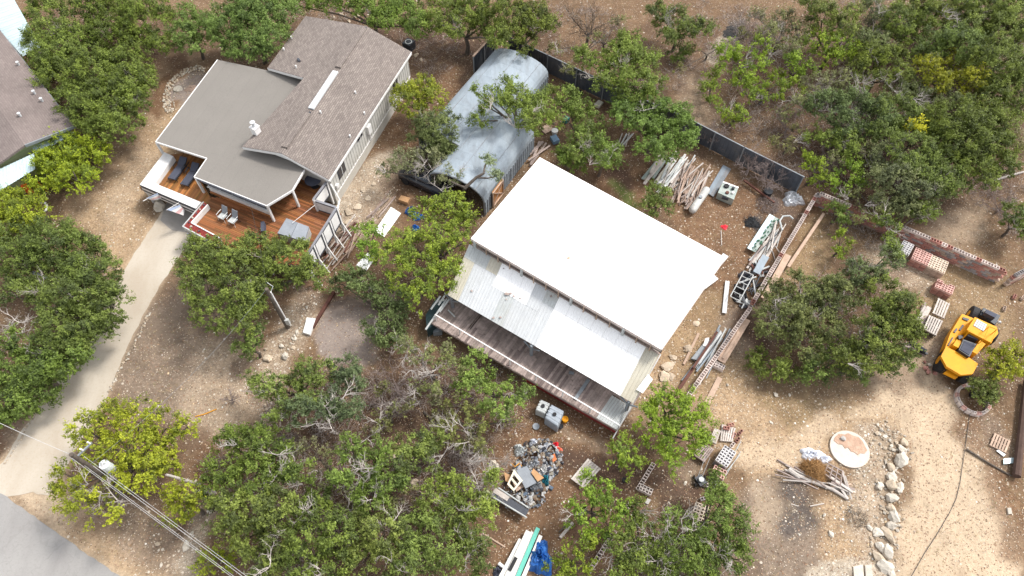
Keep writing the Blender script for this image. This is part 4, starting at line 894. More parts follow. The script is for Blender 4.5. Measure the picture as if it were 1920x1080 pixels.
MB().beam(e0 - Vector((0, 0, .1)), rid - Vector((0, 0, .1)), .08, .22).beam(e0 - Vector((0, 0, .1)), e0 + dE * 20 - Vector((0, 0, .1)), .08, .18).build('fascia', M_GALV2, nb)
for q in ((36, 122), (66, 176), (80, 190), (39, 218)):
    p = PP(*q, plN); MB().tube([p, p + Vector((0, 0, .3))], .09, 8).disc(p + Vector((0, 0, .3)), .13, .04, 10).build('vent_pipe', M_WSHEET, nb)
def awning(a, b, c_, d, n, ribs, lab):
    for k in range(n):
        MB().ribbed(lerp(a, b, k / n), lerp(a, b, (k + 1) / n - .002), lerp(d, c_, (k + 1) / n - .002), lerp(d, c_, k / n), ribs, .035).build('metal_sheet', M_AWN, nb, lab)
M_AWN = mat('pale_blue_sheet', (.50, .62, .66), .4, .15, .08, 1, (.66, .72, .74), .5, .6, bump=.05, rnd=.06)
awning(P(66, 290, 2.6), P(140, 250, 2.6), P(128, 240, 2.9), P(60, 275, 2.9), 5, 2, 'upper awning sheet')
awning(P(-20, 370, 2.4), P(66, 317, 2.4), P(64, 287, 2.9), P(-20, 326, 2.9), 7, 2, 'lower awning sheet')
awning(P(42, 106, 2.7), P(-62, -15, 2.7), P(8, -34, 3.0), P(77, 88, 3.0), 8, 2, 'pale blue roof sheet at the top corner')
for q in ((50, 322), (5, 352)): p = P(*q, 2.35); MB().box((p.x, p.y, 1.17), (.12, .12, 2.3)).build('awning_post', M_DPAINT, nb)
for i, (a, b, lab) in enumerate((((40, 344), (58, 362), 'orange red chair under the left awning, nearer one'), ((58, 336), (76, 352), 'orange red chair under the left awning, beside the juniper'))):
    p, q = P(*a, .45), P(*b, .45); e = E('garden_chair', Vector((p.x, p.y, 0)), lab, 'chair', 'orange chairs under the awning')
    MB().slab([p + Vector((-.3, 0, 0)), q + Vector((-.3, 0, 0)), q + Vector((.25, .1, 0)), p + Vector((.25, .1, 0))], .08).build('seat', M_ORANGE, e)
    MB().beam(p + Vector((0, .1, 0)), p + Vector((-.3, .5, .6)), .6, .06).build('backrest', M_ORANGE, e)
    for k in (-1, 1): MB().beam(q + Vector((.25 * k, 0, 0)), q + Vector((.25 * k, 0, -.45)), .06).build('leg', M_ORANGE, e)
MB().tube([P(82 + 6 * math.cos(t / 6), 388 - 8 * math.sin(t / 6), .15) for t in range(-9, 8)], .09, 8).build('curved_pipe', M_PAINT, label='white curved pipe lying beside the juniper near the lawn', cat='pipe')
MB().tube([P(60, 510, .6), P(90, 522, .6)], .12, 8).build('grey_beam', M_GALV2, label='grey metal beam lying under the big left oak clump', cat='beam')

# ------------------------------------------------------------------ arched metal hut
hut = E('arched_hut', P(940, 300, 0), 'long arched metal hut with an open dark end beside the white roof', 'hut')
R0, R1 = P(909, 405, 0), P(1001, 281, 0); ax = (R1 - R0).normalized(); lf = Vector((-ax.y, ax.x, 0))
def arch(R0, R1, wdt, wh, rise, name, m, ribs, over=0):
    prof = [(0, 0), (0, wh)]
    for k in range(1, 16):
        t = math.pi * k / 16; prof.append((wdt / 2 * (1 - math.cos(t)), wh + rise * math.sin(t) ** .8))
    prof += [(wdt, wh), (wdt, 0)]
    L = (R1 - R0).length; n = ribs
    for s in range(n):
        mb = MB(); vs = []; fs = []; a0 = s / n; a1 = (s + 1) / n - .0006; K = len(prof)
        for th in (0, .02):
            for aa in (a0, a1):
                for (x, z) in prof:
                    cx = (x - wdt / 2) * (1 - th / wdt * 2) + wdt / 2; vs.append(lerp(R0, R1, aa) + lf * cx + Vector((0, 0, z * (1 - th / 3))))
        for i in range(K - 1):
            fs += [(i, i + 1, K + i + 1, K + i), (2 * K + i, 3 * K + i, 3 * K + i + 1, 2 * K + i + 1), (i, 2 * K + i, 2 * K + i + 1, i + 1), (K + i, K + i + 1, 3 * K + i + 1, 3 * K + i)]
        fs += [(0, K, 3 * K, 2 * K), (K - 1, 3 * K - 1, 4 * K - 1, 2 * K - 1)]
        mb.add(vs, fs); mb.build(name, m, hut, smooth=False)
    rb_ = MB(); nn = int(L / .32)
    for i in range(nn):                                             # upright ribs of the side wall
        p_ = lerp(R0, R1, (i + .5) / nn) - lf * .03; rb_.box(p_ + Vector((0, 0, wh / 2)), (.07, .05, wh), math.atan2(ax.y, ax.x))
    tag(rb_.build('wall_ribs', m, hut), kind='stuff')
    rim = MB(); pts = [R0 + lf * x + Vector((0, 0, z)) for x, z in prof]; rim.tube(pts, .07, 6); rim.build('arch_rim', M_GALV2, hut)
    sm = MB()
    for fx in (5, 9, 12): x, z = prof[fx]; sm.beam(R0 + lf * x + Vector((0, 0, z + .01)), R1 + lf * x + Vector((0, 0, z + .01)), .05, .03)
    sm.build('roof_seam', M_GALV2, hut)
arch(R0, R1, 4.9, 1.5, 1.5, 'arch_sheet', M_GALV, 9)
q0 = R0 + lf * 2.45 + ax * 3.2; arch(q0, R0 + lf * 2.45 + ax * 15.0, 5.5, 1.4, 1.35, 'arch_sheet', M_GALV, 6)
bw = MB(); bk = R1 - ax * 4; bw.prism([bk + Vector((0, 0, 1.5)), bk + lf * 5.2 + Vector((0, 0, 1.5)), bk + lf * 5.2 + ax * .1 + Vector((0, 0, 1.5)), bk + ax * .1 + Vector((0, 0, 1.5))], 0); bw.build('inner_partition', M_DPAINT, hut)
# wooden door leaning on the side wall
dd = E('barn_door', P(930, 385, 0), 'orange brown plank door with cross braces on the side of the arched hut', 'door')
dc = R0 + ax * 1.0 - lf * .12; ht = 1.75
for k in range(6): MB().box(dc + ax * (.12 + .26 * k) + Vector((0, 0, ht / 2 + .1)), (.25, .04, ht), math.atan2(ax.y, ax.x)).build('plank', M_DOOR, dd)
w2 = 1.55; n_ = -lf * .05
for a, b in (((0, .2), (w2, .2)), ((0, ht), (w2, ht)), ((0, .2), (0, ht)), ((w2, .2), (w2, ht)), ((0, .2), (w2, ht)), ((0, ht), (w2, .2))):
    MB().beam(dc + ax * a[0] + n_ + Vector((0, 0, a[1])), dc + ax * b[0] + n_ + Vector((0, 0, b[1])), .05, .12, up=lf).build('brace', M_PLANK, dd)

# ------------------------------------------------------------------ workshop
ws = E('workshop', P(1060, 560, 0), 'large workshop with a blown out white metal roof, lower porch roof and old wooden deck', 'workshop')
UZ = 5.0
A, B, Cc, D = P(1012, 295, UZ + .5), P(1360, 483, UZ + .5), P(1240, 655, UZ), P(883, 447, UZ)
n = 16
for k in range(n):
    MB().ribbed(lerp(D, Cc, k / n), lerp(D, Cc, (k + 1) / n - .0004), lerp(A, B, (k + 1) / n - .0004), lerp(A, B, k / n), 3, .012).build('roof_sheet', M_WHITE, ws)
MB().beam(Cc + Vector((.03, 0, -.08)), B + Vector((.03, 0, -.08)), .05, .18).beam(D - Vector((0, 0, .12)), Cc - Vector((0, 0, .12)), .05, .2).beam(A - Vector((0, 0, .12)), B - Vector((0, 0, .12)), .05, .2).build('roof_trim', M_BW, ws)
p = PP(1066, 484, plane3(A, B, Cc)); MB().disc(p, .1, .06, 10).build('roof_cap', M_PLANK, ws)
dU = (Cc - D); dU.z = 0; dU.normalize(); dW = (A - D); dW.z = 0; dW.normalize()
ins = lambda p, a, b, z: Vector((p.x, p.y, 0)) + dU * a + dW * b + Vector((0, 0, z))
wallp = [ins(D, .2, .5, UZ - .25), ins(Cc, -.6, .5, UZ - .25), ins(B, -.6, -.3, UZ + .2), ins(A, .2, -.3, UZ + .2)]
MB().prism(wallp, 0).build('wall', M_BW, ws, 'walls under the white roof')
# rafters/openings in the clerestory gap
lt0, lt1 = P(880, 458, 4.1), P(1237, 663, 4.1); lb0, lb1 = P(839, 553, 2.8), P(1187, 756, 2.8)
MB().beam(ins(D, 0, .12, 4.62), ins(Cc, 0, .12, 4.62), .12, .25).build('header_beam', M_WOODG, ws)
MB().beam(ins(D, 0, .1, 4.2), ins(Cc, 0, .1, 4.2), .08, .1).build('header_beam', M_WOODG, ws)
MB().beam(ins(D, .2, .40, 4.4), ins(Cc, 0, .40, 4.4), .06, 1.0).build('painted_gap_shade', M_DPAINT, ws)  # dark sheet before the pale wall, its colour standing in for the gap's shade
for k in range(15):
    t = (k + .3) / 15; q = lerp(D, Cc, t)
    MB().box((q.x, q.y, 4.5), (.14 if k % 4 == 0 else .06, .14 if k % 4 == 0 else .06, .85), .5).build('stub_post', M_GSHEET if k % 4 == 0 else M_PLANK, ws)
cols = 16
for k in range(cols):
    for r_ in (0, 1):
        vm = .55 if k in (3, 4, 5, 6) else .75
        t0, t1 = k / cols, (k + 1) / cols - .0006
        T0, T1, B0, B1 = lerp(lt0, lt1, t0), lerp(lt0, lt1, t1), lerp(lb0, lb1, t0), lerp(lb0, lb1, t1)
        if r_ == 0: q = [lerp(T0, B0, 1 - vm), lerp(T1, B1, 1 - vm), T1, T0]
        else: q = [B0, B1, lerp(T1, B1, 1 - vm), lerp(T0, B0, 1 - vm)]
        if k >= 15: m_ = M_CREAM
        elif k >= 8: m_ = M_WHITE
        elif k == 0: m_ = M_CREAM if r_ else M_GSHEET
        elif r_ == 0: m_ = (M_WSHEET, M_GSHEET, M_CREAM, M_WHITE, M_WHITE, M_WHITE, M_WSHEET, M_GSHEET)[k]
        else: m_ = (M_CREAM, M_WSHEET, M_WSHEET, M_WSHEET, M_GSHEET, M_WSHEET, M_WSHEET, M_WSHEET)[k]
        lift = Vector((0, 0, .012 if r_ == 0 else 0))
        MB().ribbed(*[p_ + lift for p_ in q], 4, .028).build('porch_roof_sheet', m_, ws)
plP = plane3(lt0, lt1, lb0)
e_ = [PP(1215, 702, plP), PP(1224, 712, plP), PP(1205, 738, plP), PP(1193, 731, plP)]
MB().slab([p_ + Vector((0, 0, .05)) for p_ in e_], .02).build('porch_roof_sheet', M_WHITE, ws, 'white patch sheet hanging over the right edge')
MB().beam(P(1239, 664, 4.0), P(1149, 822, .9), .07, .10).build('edge_trim', M_PAINT, ws)
hol = MB()
for q in ((951, 552), (957, 551), (963, 556), (949, 562), (938, 596), (925, 597), (885, 546), (944, 504), (978, 517), (1116, 597), (1033, 556), (975, 560)):
    p = PP(*q, plP); s = .28 if q == (951, 552) else R.uniform(.07, .14); hol.rock(p + Vector((0, 0, .05)), s, R, 1, .25)
tag(hol.build('debris_on_roof', M_WOODG, ws), kind='stuff')
# old deck
WZ = 1.35
d0, d1, d2, d3 = P(846, 556, WZ), P(1190, 758, WZ), P(1157, 806, WZ), P(808, 604, WZ)
np_ = 78
di = (P(960, 660, 5.) - P(960, 660, 0)) * 0
for k in range(np_):
    t0, t1 = (k + .04) / np_, (k + .96) / np_
    ext = .35
    a, b, c, d = [lerp(d3, d2, t0), lerp(d3, d2, t1), lerp(d0, d1, t1) + dW * 1.6, lerp(d0, d1, t0) + dW * 1.6]
    cut = R.uniform(.25, .7)
    dz = Vector((0, 0, R.uniform(-.02, .02)))
    mm = M_WOODG if R.random() > .15 else mat('weathered_wood_dark', (.17, .13, .12), .9, 0, .4, 3, bump=.5, rnd=.4)
    if k < 70:
        MB().slab([a + dz, b + dz, lerp(b, c, cut - .004) + dz, lerp(a, d, cut - .004) + dz], .04).build('deck_plank', mm, ws)
        if R.random() > .04: MB().slab([lerp(a, d, cut + .004) - dz, lerp(b, c, cut + .004) - dz, c - dz, d - dz], .04).build('deck_plank', M_WOODG, ws)
    else:
        MB().ribbed(a, b, lerp(b, c, .5), lerp(a, d, .5), 1, .03).build('metal_deck_sheet', M_GSHEET, ws)
        MB().slab([lerp(a, d, .52), lerp(b, c, .52), c, d], .04).build('deck_plank', M_WOODG, ws)
jo = MB()
for k in range(30):
    t = k / 29; a, d = lerp(d3, d2, t), lerp(d0, d1, t); jo.beam(a - Vector((0, 0, .14)), d - Vector((0, 0, .14)), .05, .16)
jo.beam(d3 - Vector((0, 0, .13)), d2 - Vector((0, 0, .13)), .06, .2); jo.build('deck_frame', M_WOODG, ws)
rw = MB(); a, b = lerp(d3, d2, .52), d2
rw.beam(Vector((a.x, a.y, .58)) + dW * .3, Vector((b.x, b.y, .58)) + dW * .3, .05, 1.1); rw.build('red_wall', M_RED, ws)
rt0, rt1 = P(816, 590, WZ + .75), P(1161, 797, WZ + .75)
MB().beam(rt0, rt1, .07, .06).build('handrail', M_PAINT, ws)
for k in range(8):
    t = lerp(rt0, rt1, k / 7); MB().box((t.x, t.y, WZ + .36), (.07, .07, .76), .5).build('rail_post', M_PAINT, ws)
for q in ((997, 647), (846, 556), (1180, 752)):
    t = P(*q, 2.75); MB().box((t.x, t.y, (WZ + 2.72) / 2), (.17, .17, 2.72 - WZ), .5).build('porch_post', M_GALV2, ws)
    for s in (-1, 1): MB().beam(Vector((t.x, t.y, 2.2)), Vector((t.x, t.y, 2.65)) + dU * s * .6, .08, .08).build('post_brace', M_GALV2, ws)
def loose(name, a, b, w_, h, m_, lab, cat, group=None): return MB().beam(a, b, w_, h).build(name, m_, label=lab, cat=cat, group=group)
loose('metal_strip', P(1067, 698, WZ + .06), P(1076, 686 + 14, WZ + .06), .2, .04, M_GALV2, 'short grey metal strip on the old deck near the porch roof', 'strip')
loose('metal_strip', P(1078, 749, WZ + .06), P(1104, 711, WZ + .06), .22, .04, M_GALV2, 'long grey metal strip lying across the old deck', 'strip')
loose('metal_strip', P(840, 581, WZ + .06), P(853, 594, WZ + .06), .08, .04, M_GSHEET, 'thin pale strip at the left end of the old deck', 'strip')
loose('roof_panel', P(1361, 478, .6), P(1333, 512, .6), .45, .05, M_WSHEET, 'white panel propped beside the right corner of the white roof', 'panel')
loose('roof_panel', P(1343, 520, .5), P(1316, 540, .5), .4, .12, M_PAINT, 'white box trim against the right wall of the workshop', 'panel')
loose('roof_panel', P(1364, 527, .15), P(1358, 587, .15), .3, .04, M_WSHEET, 'narrow white sheet lying upright right of the workshop', 'panel')
# tubes and tarp at the left end of the old deck
for i, (a, b, z) in enumerate((((826, 555), (808, 580), 2.2), ((834, 554), (822, 572), 2.3), ((838, 560), (798, 618), 2.0), ((843, 560), (824, 585), 2.1), ((832, 562), (820, 566), 2.2))):
    MB().tube([P(*a, z), P(*b, z - .4)], .07, 8).build('metal_tube', M_GSHEET, label='grey metal tube at the left end of the old deck, %s from the tree' % ORD[i], cat='tube', group='tubes beside the old deck')
MB().prism([p + Vector((0, 0, R.uniform(-.1, .1))) for p in QP([(818, 558), (842, 566), (830, 600), (800, 618), (798, 590)], 1.1)], 0).build('tarpaulin', M_DGREEN, label='dark green tarpaulin heap under the tubes', cat='tarpaulin')
MB().prism(QP([(814, 604), (830, 606), (828, 622), (812, 624)], .5), 0).build('crate', M_GALV2, label='grey crate below the dark green tarpaulin', cat='crate')

# ------------------------------------------------------------------ metal fence
def fence(px, h, lab, m_=M_FENCE, pw=2.2):
    pts = [P(a, b, h) for a, b in px]; e = E('metal_fence', Vector((pts[0].x, pts[0].y, 0)), lab, 'fence')
    for a, b in zip(pts, pts[1:]):
        d = b - a; L = d.length; n = max(1, round(L / pw)); d.normalize(); an = math.atan2(d.y, d.x); nr = Vector((d.y, -d.x, 0))
        for k in range(n + 1):
            q = lerp(a, b, k / n); MB().box((q.x + nr.x * .08, q.y + nr.y * .08, h / 2), (.09, .09, h + .05), an).build('post', M_GALV2, e)
            if k < n:
                q2 = lerp(a, b, (k + .5) / n); MB().box((q2.x, q2.y, h / 2), (L / n - .03, .03, h - .06), an, None).build('panel', m_, e)
                ry_ = MB()
                for j in range(7): ry_.box(Vector((q2.x, q2.y, h / 2)) + d * ((j - 3) * L / n / 7.2) + nr * .025, (.05, .02, h - .1), an)
                tag(ry_.build('panel_ribs', m_, e), kind='stuff')
                MB().box((q2.x + nr.x * .05, q2.y + nr.y * .05, h - .04), (L / n - .03, .06, .06), an).build('rail', M_GALV2, e)
fence([(955, 68), (1028, 102), (1083, 128), (1186, 176), (1290, 220), (1397, 275), (1508, 330)], 2.0, 'long dark grey metal panel fence behind the hut and timber piles')
fence([(886, 104), (925, 62)], 2.0, 'short dark fence section with a tan top left of the hut')
loose('fence_board', P(887, 106, 2.08), P(926, 63, 2.08), .16, .06, M_PLANK, 'tan board capping the short fence left of the hut', 'board')

# ------------------------------------------------------------------ concrete blocks
def block_mesh(m_, sx=.385, sy=.188, sz=.187, wl=.030):
    mb = MB(); xs = [-sx / 2, -sx / 2 + wl, -.018, .018, sx / 2 - wl, sx / 2]; ys = [-sy / 2, -sy / 2 + wl, sy / 2 - wl, sy / 2]
    vs = [(x, y, z) for z in (0, sz) for y in ys for x in xs]; I = lambda i, j, k: k * 24 + j * 6 + i; fs = []
    for j in range(3):
        for i in range(5):
            if j == 1 and i in (1, 3): continue
            fs += [(I(i, j, 1), I(i + 1, j, 1), I(i + 1, j + 1, 1), I(i, j + 1, 1)), (I(i, j, 0), I(i, j + 1, 0), I(i + 1, j + 1, 0), I(i + 1, j, 0))]
    for i in range(5): fs += [(I(i, 0, 0), I(i + 1, 0, 0), I(i + 1, 0, 1), I(i, 0, 1)), (I(i + 1, 3, 0), I(i, 3, 0), I(i, 3, 1), I(i + 1, 3, 1))]
    for j in range(3): fs += [(I(0, j + 1, 0), I(0, j, 0), I(0, j, 1), I(0, j + 1, 1)), (I(5, j, 0), I(5, j + 1, 0), I(5, j + 1, 1), I(5, j, 1))]
    for i in (1, 3): fs += [(I(i, 1, 0), I(i, 1, 1), I(i + 1, 1, 1), I(i + 1, 1, 0)), (I(i, 2, 0), I(i + 1, 2, 0), I(i + 1, 2, 1), I(i, 2, 1)), (I(i, 1, 0), I(i, 2, 0), I(i, 2, 1), I(i, 1, 1)), (I(i + 1, 1, 0), I(i + 1, 1, 1), I(i + 1, 2, 1), I(i + 1, 2, 0))]
    mb.add(vs, fs); me = bpy.data.meshes.new('block'); me.from_pydata(mb.v, [], mb.f); me.materials.append(m_); return me
def block_mesh_w(m_): return block_mesh(m_, .382, .27, .185, .026)
def solid_mesh(m_, sx=.39, sy=.19, sz=.19):
    mb = MB().box((0, 0, sz / 2), (sx, sy, sz)); me = bpy.data.meshes.new('block'); me.from_pydata(mb.v, [], mb.f); me.materials.append(m_); return me
BLK = {k: block_mesh(m_) for k, m_ in (('r', M_BR), ('g', M_BG), ('t', M_BT), ('w', M_BW))}
BLKW = {k: block_mesh_w(m_) for k, m_ in (('r', M_BR), ('g', M_BG), ('t', M_BT), ('w', M_BW))}
SOLW = {k: solid_mesh(m_, .382, .27, .185) for k, m_ in (('r', M_BR), ('g', M_BG), ('t', M_BT), ('w', M_BW))}
BLKT = {k: block_mesh(mat('block_top_' + k, c_, .9, 0, .15, 4, d_, .3, 4, bump=.4, rnd=.3)) for k, c_, d_ in (('r', (.66, .42, .37), (.5, .22, .18)), ('g', (.64, .62, .63), (.45, .43, .43)), ('t', (.70, .59, .48), (.55, .42, .33)), ('w', (.68, .60, .56), (.5, .4, .36)))}
SOL = {k: solid_mesh(m_) for k, m_ in (('r', M_BR), ('g', M_BG), ('t', M_BT), ('w', M_BW))}
def block_wall(px, courses, lab, mix, topmix=None, gaps=0):
    h = courses * .2; pts = [P(a, b, h) for a, b in px]; e = E('block_wall', Vector((pts[0].x, pts[0].y, 0)), lab, 'wall')
    for a, b in zip(pts, pts[1:]):
        d = b - a; d.z = 0; L = d.length; d.normalize(); an = math.atan2(d.y, d.x); n = int(L / .4)
        for c_ in range(courses):
            for k in range(n + (c_ % 2)):
                if gaps and c_ == courses - 1 and R.random() < gaps: continue
                q = a + d * (.4 * (k + .5) - .2 * (c_ % 2)); top = c_ >= courses - 3 or gaps
                me = (BLKW if top else SOLW)[R.choice((topmix or mix) if c_ == courses - 1 else mix)]
                share('block', me, e, (q.x + R.uniform(-.006, .006), q.y + R.uniform(-.006, .006), c_ * .2), an)
    return e
block_wall([(1533, 363), (1408, 573)], 5, 'long block wall, upper part beside the metal junk', 'wrw', 'wwwr')
block_wall([(1405, 580), (1291, 741)], 4, 'long block wall, lower part between grey pipes and tan planks', 'wwt', 'www')
block_wall([(1538, 361), (1692, 424)], 7, 'red and grey block wall, part behind the oak limb', 'rrgtr', 'wr')
block_wall([(1694, 424), (1888, 508)], 7, 'tall red and grey block wall above the block stacks', 'rrgtr', 'www' + 'r')
block_wall([(1905, 515), (1950, 492)], 7, 'end return of the red block wall at the right edge', 'rtw', 'g')
block_wall([(1226, 868), (1190, 928)], 1, 'low broken block row above the small stack', 'w', gaps=.15)
block_wall([(1184, 940), (1166, 966)], 1, 'three block piece of the low broken row', 'w', gaps=.1)
block_wall([(1150, 1000), (1104, 1072)], 2, 'low block row at the bottom running out of view', 'w', gaps=.2)
def block_stack(quad, courses, kind, lab, miss=0, z0=0.):
    h = courses * .2 + z0; q = [P(a, b, h) for a, b in quad]; c = sum(q, Vector()) / 4; d = q[1] - q[0]; d2 = q[3] - q[0]; an = math.atan2(d.y, d.x)
    n1 = max(2, round(d.length / .4)); n2 = max(2, round(d2.length / .2))
    e = E('block_stack', Vector((c.x, c.y, 0)), lab, 'block stack'); m_ = Matrix.Rotation(an, 3, 'Z')
    for c_ in range(courses):
        for i in range(n1):
            for j in range(n2):
                if c_ < courses - 1 and 0 < i < n1 - 1 and 1 < j < n2 - 2: continue
                if c_ == courses - 1 and R.random() < miss: continue
                o_ = m_ @ Vector(((i - (n1 - 1) / 2) * .4, (j - (n2 - 1) / 2) * .2, 0))
                share('block', BLKT[kind] if c_ == courses - 1 else BLK[kind] if c_ >= courses - 3 or j == 0 else SOL[kind], e, (c.x + o_.x, c.y + o_.y, z0 + c_ * .2), an + R.uniform(-.01, .01))
block_stack([(1692, 448), (1714, 459), (1711, 481), (1681, 469)], 4, 'g', 'stack of grey blocks nearest the oak limb')
block_stack([(1719, 463), (1748, 476), (1738, 498), (1712, 485)], 4, 'r', 'stack of red blocks between grey and tan stacks')
block_stack([(1750, 478), (1779, 491), (1770, 512), (1740, 499)], 4, 't', 'stack of tan blocks right of the red stack')
block_stack([(1759, 522), (1790, 536), (1785, 552), (1755, 538)], 4, 'r', 'half emptied stack of red blocks above the pallets', .3)
block_stack([(1356, 832), (1380, 848), (1367, 879), (1342, 861)], 4, 'g', 'stack of grey blocks beside the wire mesh')
block_stack([(1340, 869), (1366, 883), (1358, 902), (1331, 886)], 3, 'r', 'stack of red blocks below the grey stack')
block_stack([(1307, 942), (1333, 953), (1320, 978), (1292, 967)], 3, 't', 'stack of tan blocks under the oak at the bottom')
block_stack([(1210, 910), (1220, 915), (1213, 924), (1203, 920)], 2, 'w', 'small pile of four pale blocks at the broken row')
block_stack([(1346, 722 - 44), (1356, 683), (1350, 690), (1340, 686)], 2, 'w', 'small pile of pale blocks against the long wall')
for i, (x, y, k, a) in enumerate(((1366, 648, 't', .3), (1881, 760 - 180, 't', 1.), (1368, 800, 'r', .2), (1360, 806, 'r', -.2), (1375, 818, 'r', 1.), (1387, 812, 'r', .8), (1382, 826, 'r', .8), (1372, 836, 'w', .8), (1328, 910, 'w', .5), (1318, 936, 'g', .2), (1900, 558, 'r', .9), (1916, 560, 't', .8), (1550, 375, 'r', .4))):
    labs = ('tan block lying on planks beside the long wall', 'tan block behind the yellow machine', 'red block on the slatted pallet, upper one', 'red block on the slatted pallet, lower one', 'red block standing at the pallet corner', 'red block at the outer end of the loose row',
            'red block in the middle of the loose row', 'pale block at the inner end of the loose row', 'pale block in the oak beside the mower', 'grey block on the ground above the tan stack', 'red block lying below the wall return', 'tan block lying right of the red one at the edge', 'red block on the corner of the two walls')
    o = share('concrete_block', BLK[k], None, (P(x, y).x, P(x, y).y, .02 if i not in (0, 2, 3) else .2), a); tag(o, labs[i], 'block', 'loose blocks')
# ring planter of blocks with shrub
rc = P(1820, 752, 0); e = E('ring_planter', rc, 'round planter ring of pale hollow blocks with a leafy shrub', 'planter')
for k in range(20):
    t = math.pi * 2 * k / 20; share('block', BLKT['w' if k % 3 else 'r'], e, (rc.x + .98 * math.cos(t), rc.y + .98 * math.sin(t), .2), t + math.pi / 2, sc=(.72, .95, 1))
    share('block', SOL['w'], e, (rc.x + .98 * math.cos(t), rc.y + .98 * math.sin(t), 0), t + math.pi / 2, sc=(.72, .95, 1))
c = P(1822, 742, 0); MB().tube([c + Vector((0, 0, .02)), c + Vector((0, 0, .4))], [.2, .28], 14).build('flower_pot', M_BLACK, label='black pot inside the round block planter', cat='pot')

# ------------------------------------------------------------------ pallets
def pallet(quad, lab, z=.14, m_=M_WOODG, slats=7, lattice=False, cat='pallet', name='pallet'):
    q = [P(a, b, z) for a, b in quad]; e = E(name, Vector((q[0].x, q[0].y, max(0, z - .14))), lab, cat)
    for k in range(slats):
        t0, t1 = k / slats + .12 / slats * 1.3, (k + 1) / slats - .12 / slats * 1.3
        if lattice: t0, t1 = k / (slats - 1) * .94, k / (slats - 1) * .94 + .06
        MB().slab([lerp(q[0], q[1], t0), lerp(q[0], q[1], t1), lerp(q[3], q[2], t1), lerp(q[3], q[2], t0)], .025).build('slat', m_, e)
    for t in ((0.03, .5, .97) if not lattice else (0, .33, .66, 1)):
        a, b = lerp(q[0], q[3], t), lerp(q[1], q[2], t)
        MB().beam(a - Vector((0, 0, .075)), b - Vector((0, 0, .075)), .07, .09).build('stringer', m_, e)
    return e
M_PALW = mat('pale_pallet', (.50, .45, .41), .85, 0, .25, 3, (.30, .25, .22), .5, 2, bump=.4, rnd=.3)
pallet([(1759, 558), (1782, 570), (1771, 597), (1748, 586)], 'grey slatted pallet above the pale board pile', .3, M_PALW, 5)
for k in range(5): pallet([(1742, 590), (1769, 602), (1756, 629), (1731, 616)], ('lowest', 'second lowest', 'middle', 'second highest', 'topmost, pale boarded')[k] + ' pallet of the pile beside the machine', .14 + .14 * k, M_PALW if k > 3 else M_WOODG, 6)
pallet([(1864.4, 811), (1895.5, 827), (1887, 849), (1855, 834)], 'tan pallet lying on dry grass near the right edge', .14, M_PLANK, 6)
for k in range(3): pallet([(1319, 830), (1339, 842), (1322, 867), (1297, 850)], ('bottom', 'middle', 'top')[k] + ' pallet of the grey stack beside the grey blocks', .14 + .14 * k, M_WOODG, 7)
pallet([(1340, 802), (1352, 808), (1343, 832), (1330, 826)], 'grey pallet half under the bright juniper', .3, M_PALW, 5)
pallet([(1353, 795), (1380, 803), (1374, 828), (1350, 826)], 'pale pallet carrying a few red blocks', .2, M_PALW, 6)
pallet([(1553, 868), (1581, 883), (1577, 911), (1545, 886)], 'open wooden lattice rack beside the round slab', .35, M_WOODG, 4, True, 'rack', 'lattice_rack')
pallet([(1102, 859), (1127, 879), (1096, 916), (1070, 897)], 'stack of weathered grey boards beside the bright juniper', .35, M_PALW, 6)
MB().prism(QP([(1101, 861), (1124, 879), (1096, 913), (1073, 896)], .24), 0).build('rubble_block', M_STONEW, label='pale rubble block under the weathered grey boards', cat='rubble')

# ------------------------------------------------------------------ round slab, tarp, brush heap
c = P(1592, 843, 0)
sl_ = E('round_slab', c, 'round white concrete slab with reddish dirt on top', 'slab')
MB().disc(c, 1.2, .13, 40).build('slab', mat('white_concrete', (.56, .50, .44), .8, 0, .08, 2, (.44, .38, .31), .5, 3, rnd=0), sl_)
dm = MB(); pts = [(-.9, .55), (-.75, .8), (-.45, 1.02), (-.1, .95), (.15, 1.05), (.5, .85), (.75, .8), (.95, .5), (1.0, .15), (1.08, -.1), (.85, -.32), (.6, -.28), (.42, -.42), (.2, -.22), (.02, -.18), (-.1, .08), (-.3, .02), (-.42, .28), (-.68, .32)]
dm.slab([c + Vector((x * .97, y * .97, .16)) for x, y in pts], .03); dm.build('dirt_patch', mat('reddish_dirt', (.44, .29, .21), .95, 0, .25, 4, (.5, .4, .32), .5, 4, bump=.8), sl_)
MB().rock(c + Vector((-.3, .62, .24)), .22, R, 1, .5).build('stone', M_CONC, sl_)
def heap(name, cpx, rx, ry, h, m_, lab, cat, seed, z=0, rug=.5, sub=None):
    rr = random.Random(seed); n = 26; mb = MB(); c = P(*cpx, z); vs = []; nr_ = 9
    ph = rr.uniform(0, 6)
    for i in range(nr_ + 1):
        f_ = i / nr_
        for j in range(n):
            t = 2 * math.pi * j / n; k = 1 + .18 * math.sin(3 * t + ph) + .1 * math.sin(7 * t + ph * 2) + rr.uniform(-.05, .05)
            zz = h * math.cos(f_ * math.pi / 2) ** .7 * (1 - rug / 2 + rug * rr.random()) if i < nr_ else -.02
            vs.append(c + Vector((rx * k * f_ * math.cos(t), ry * k * f_ * math.sin(t), zz)))
    fs = [(i * n + j, i * n + (j + 1) % n, (i + 1) * n + (j + 1) % n, (i + 1) * n + j) for i in range(nr_) for j in range(n)]
    mb.add(vs, fs); return mb.build(name, m_, label=lab, cat=cat, recalc=True)
heap('tarpaulin', (1522, 853), .75, .45, .35, M_WTARP, 'crumpled white and blue tarpaulin left of the round slab', 'tarpaulin', 3)
heap('tarpaulin', (1544, 861), .45, .3, .3, M_WTARP, 'small white tarpaulin piece touching the round slab', 'tarpaulin', 4)
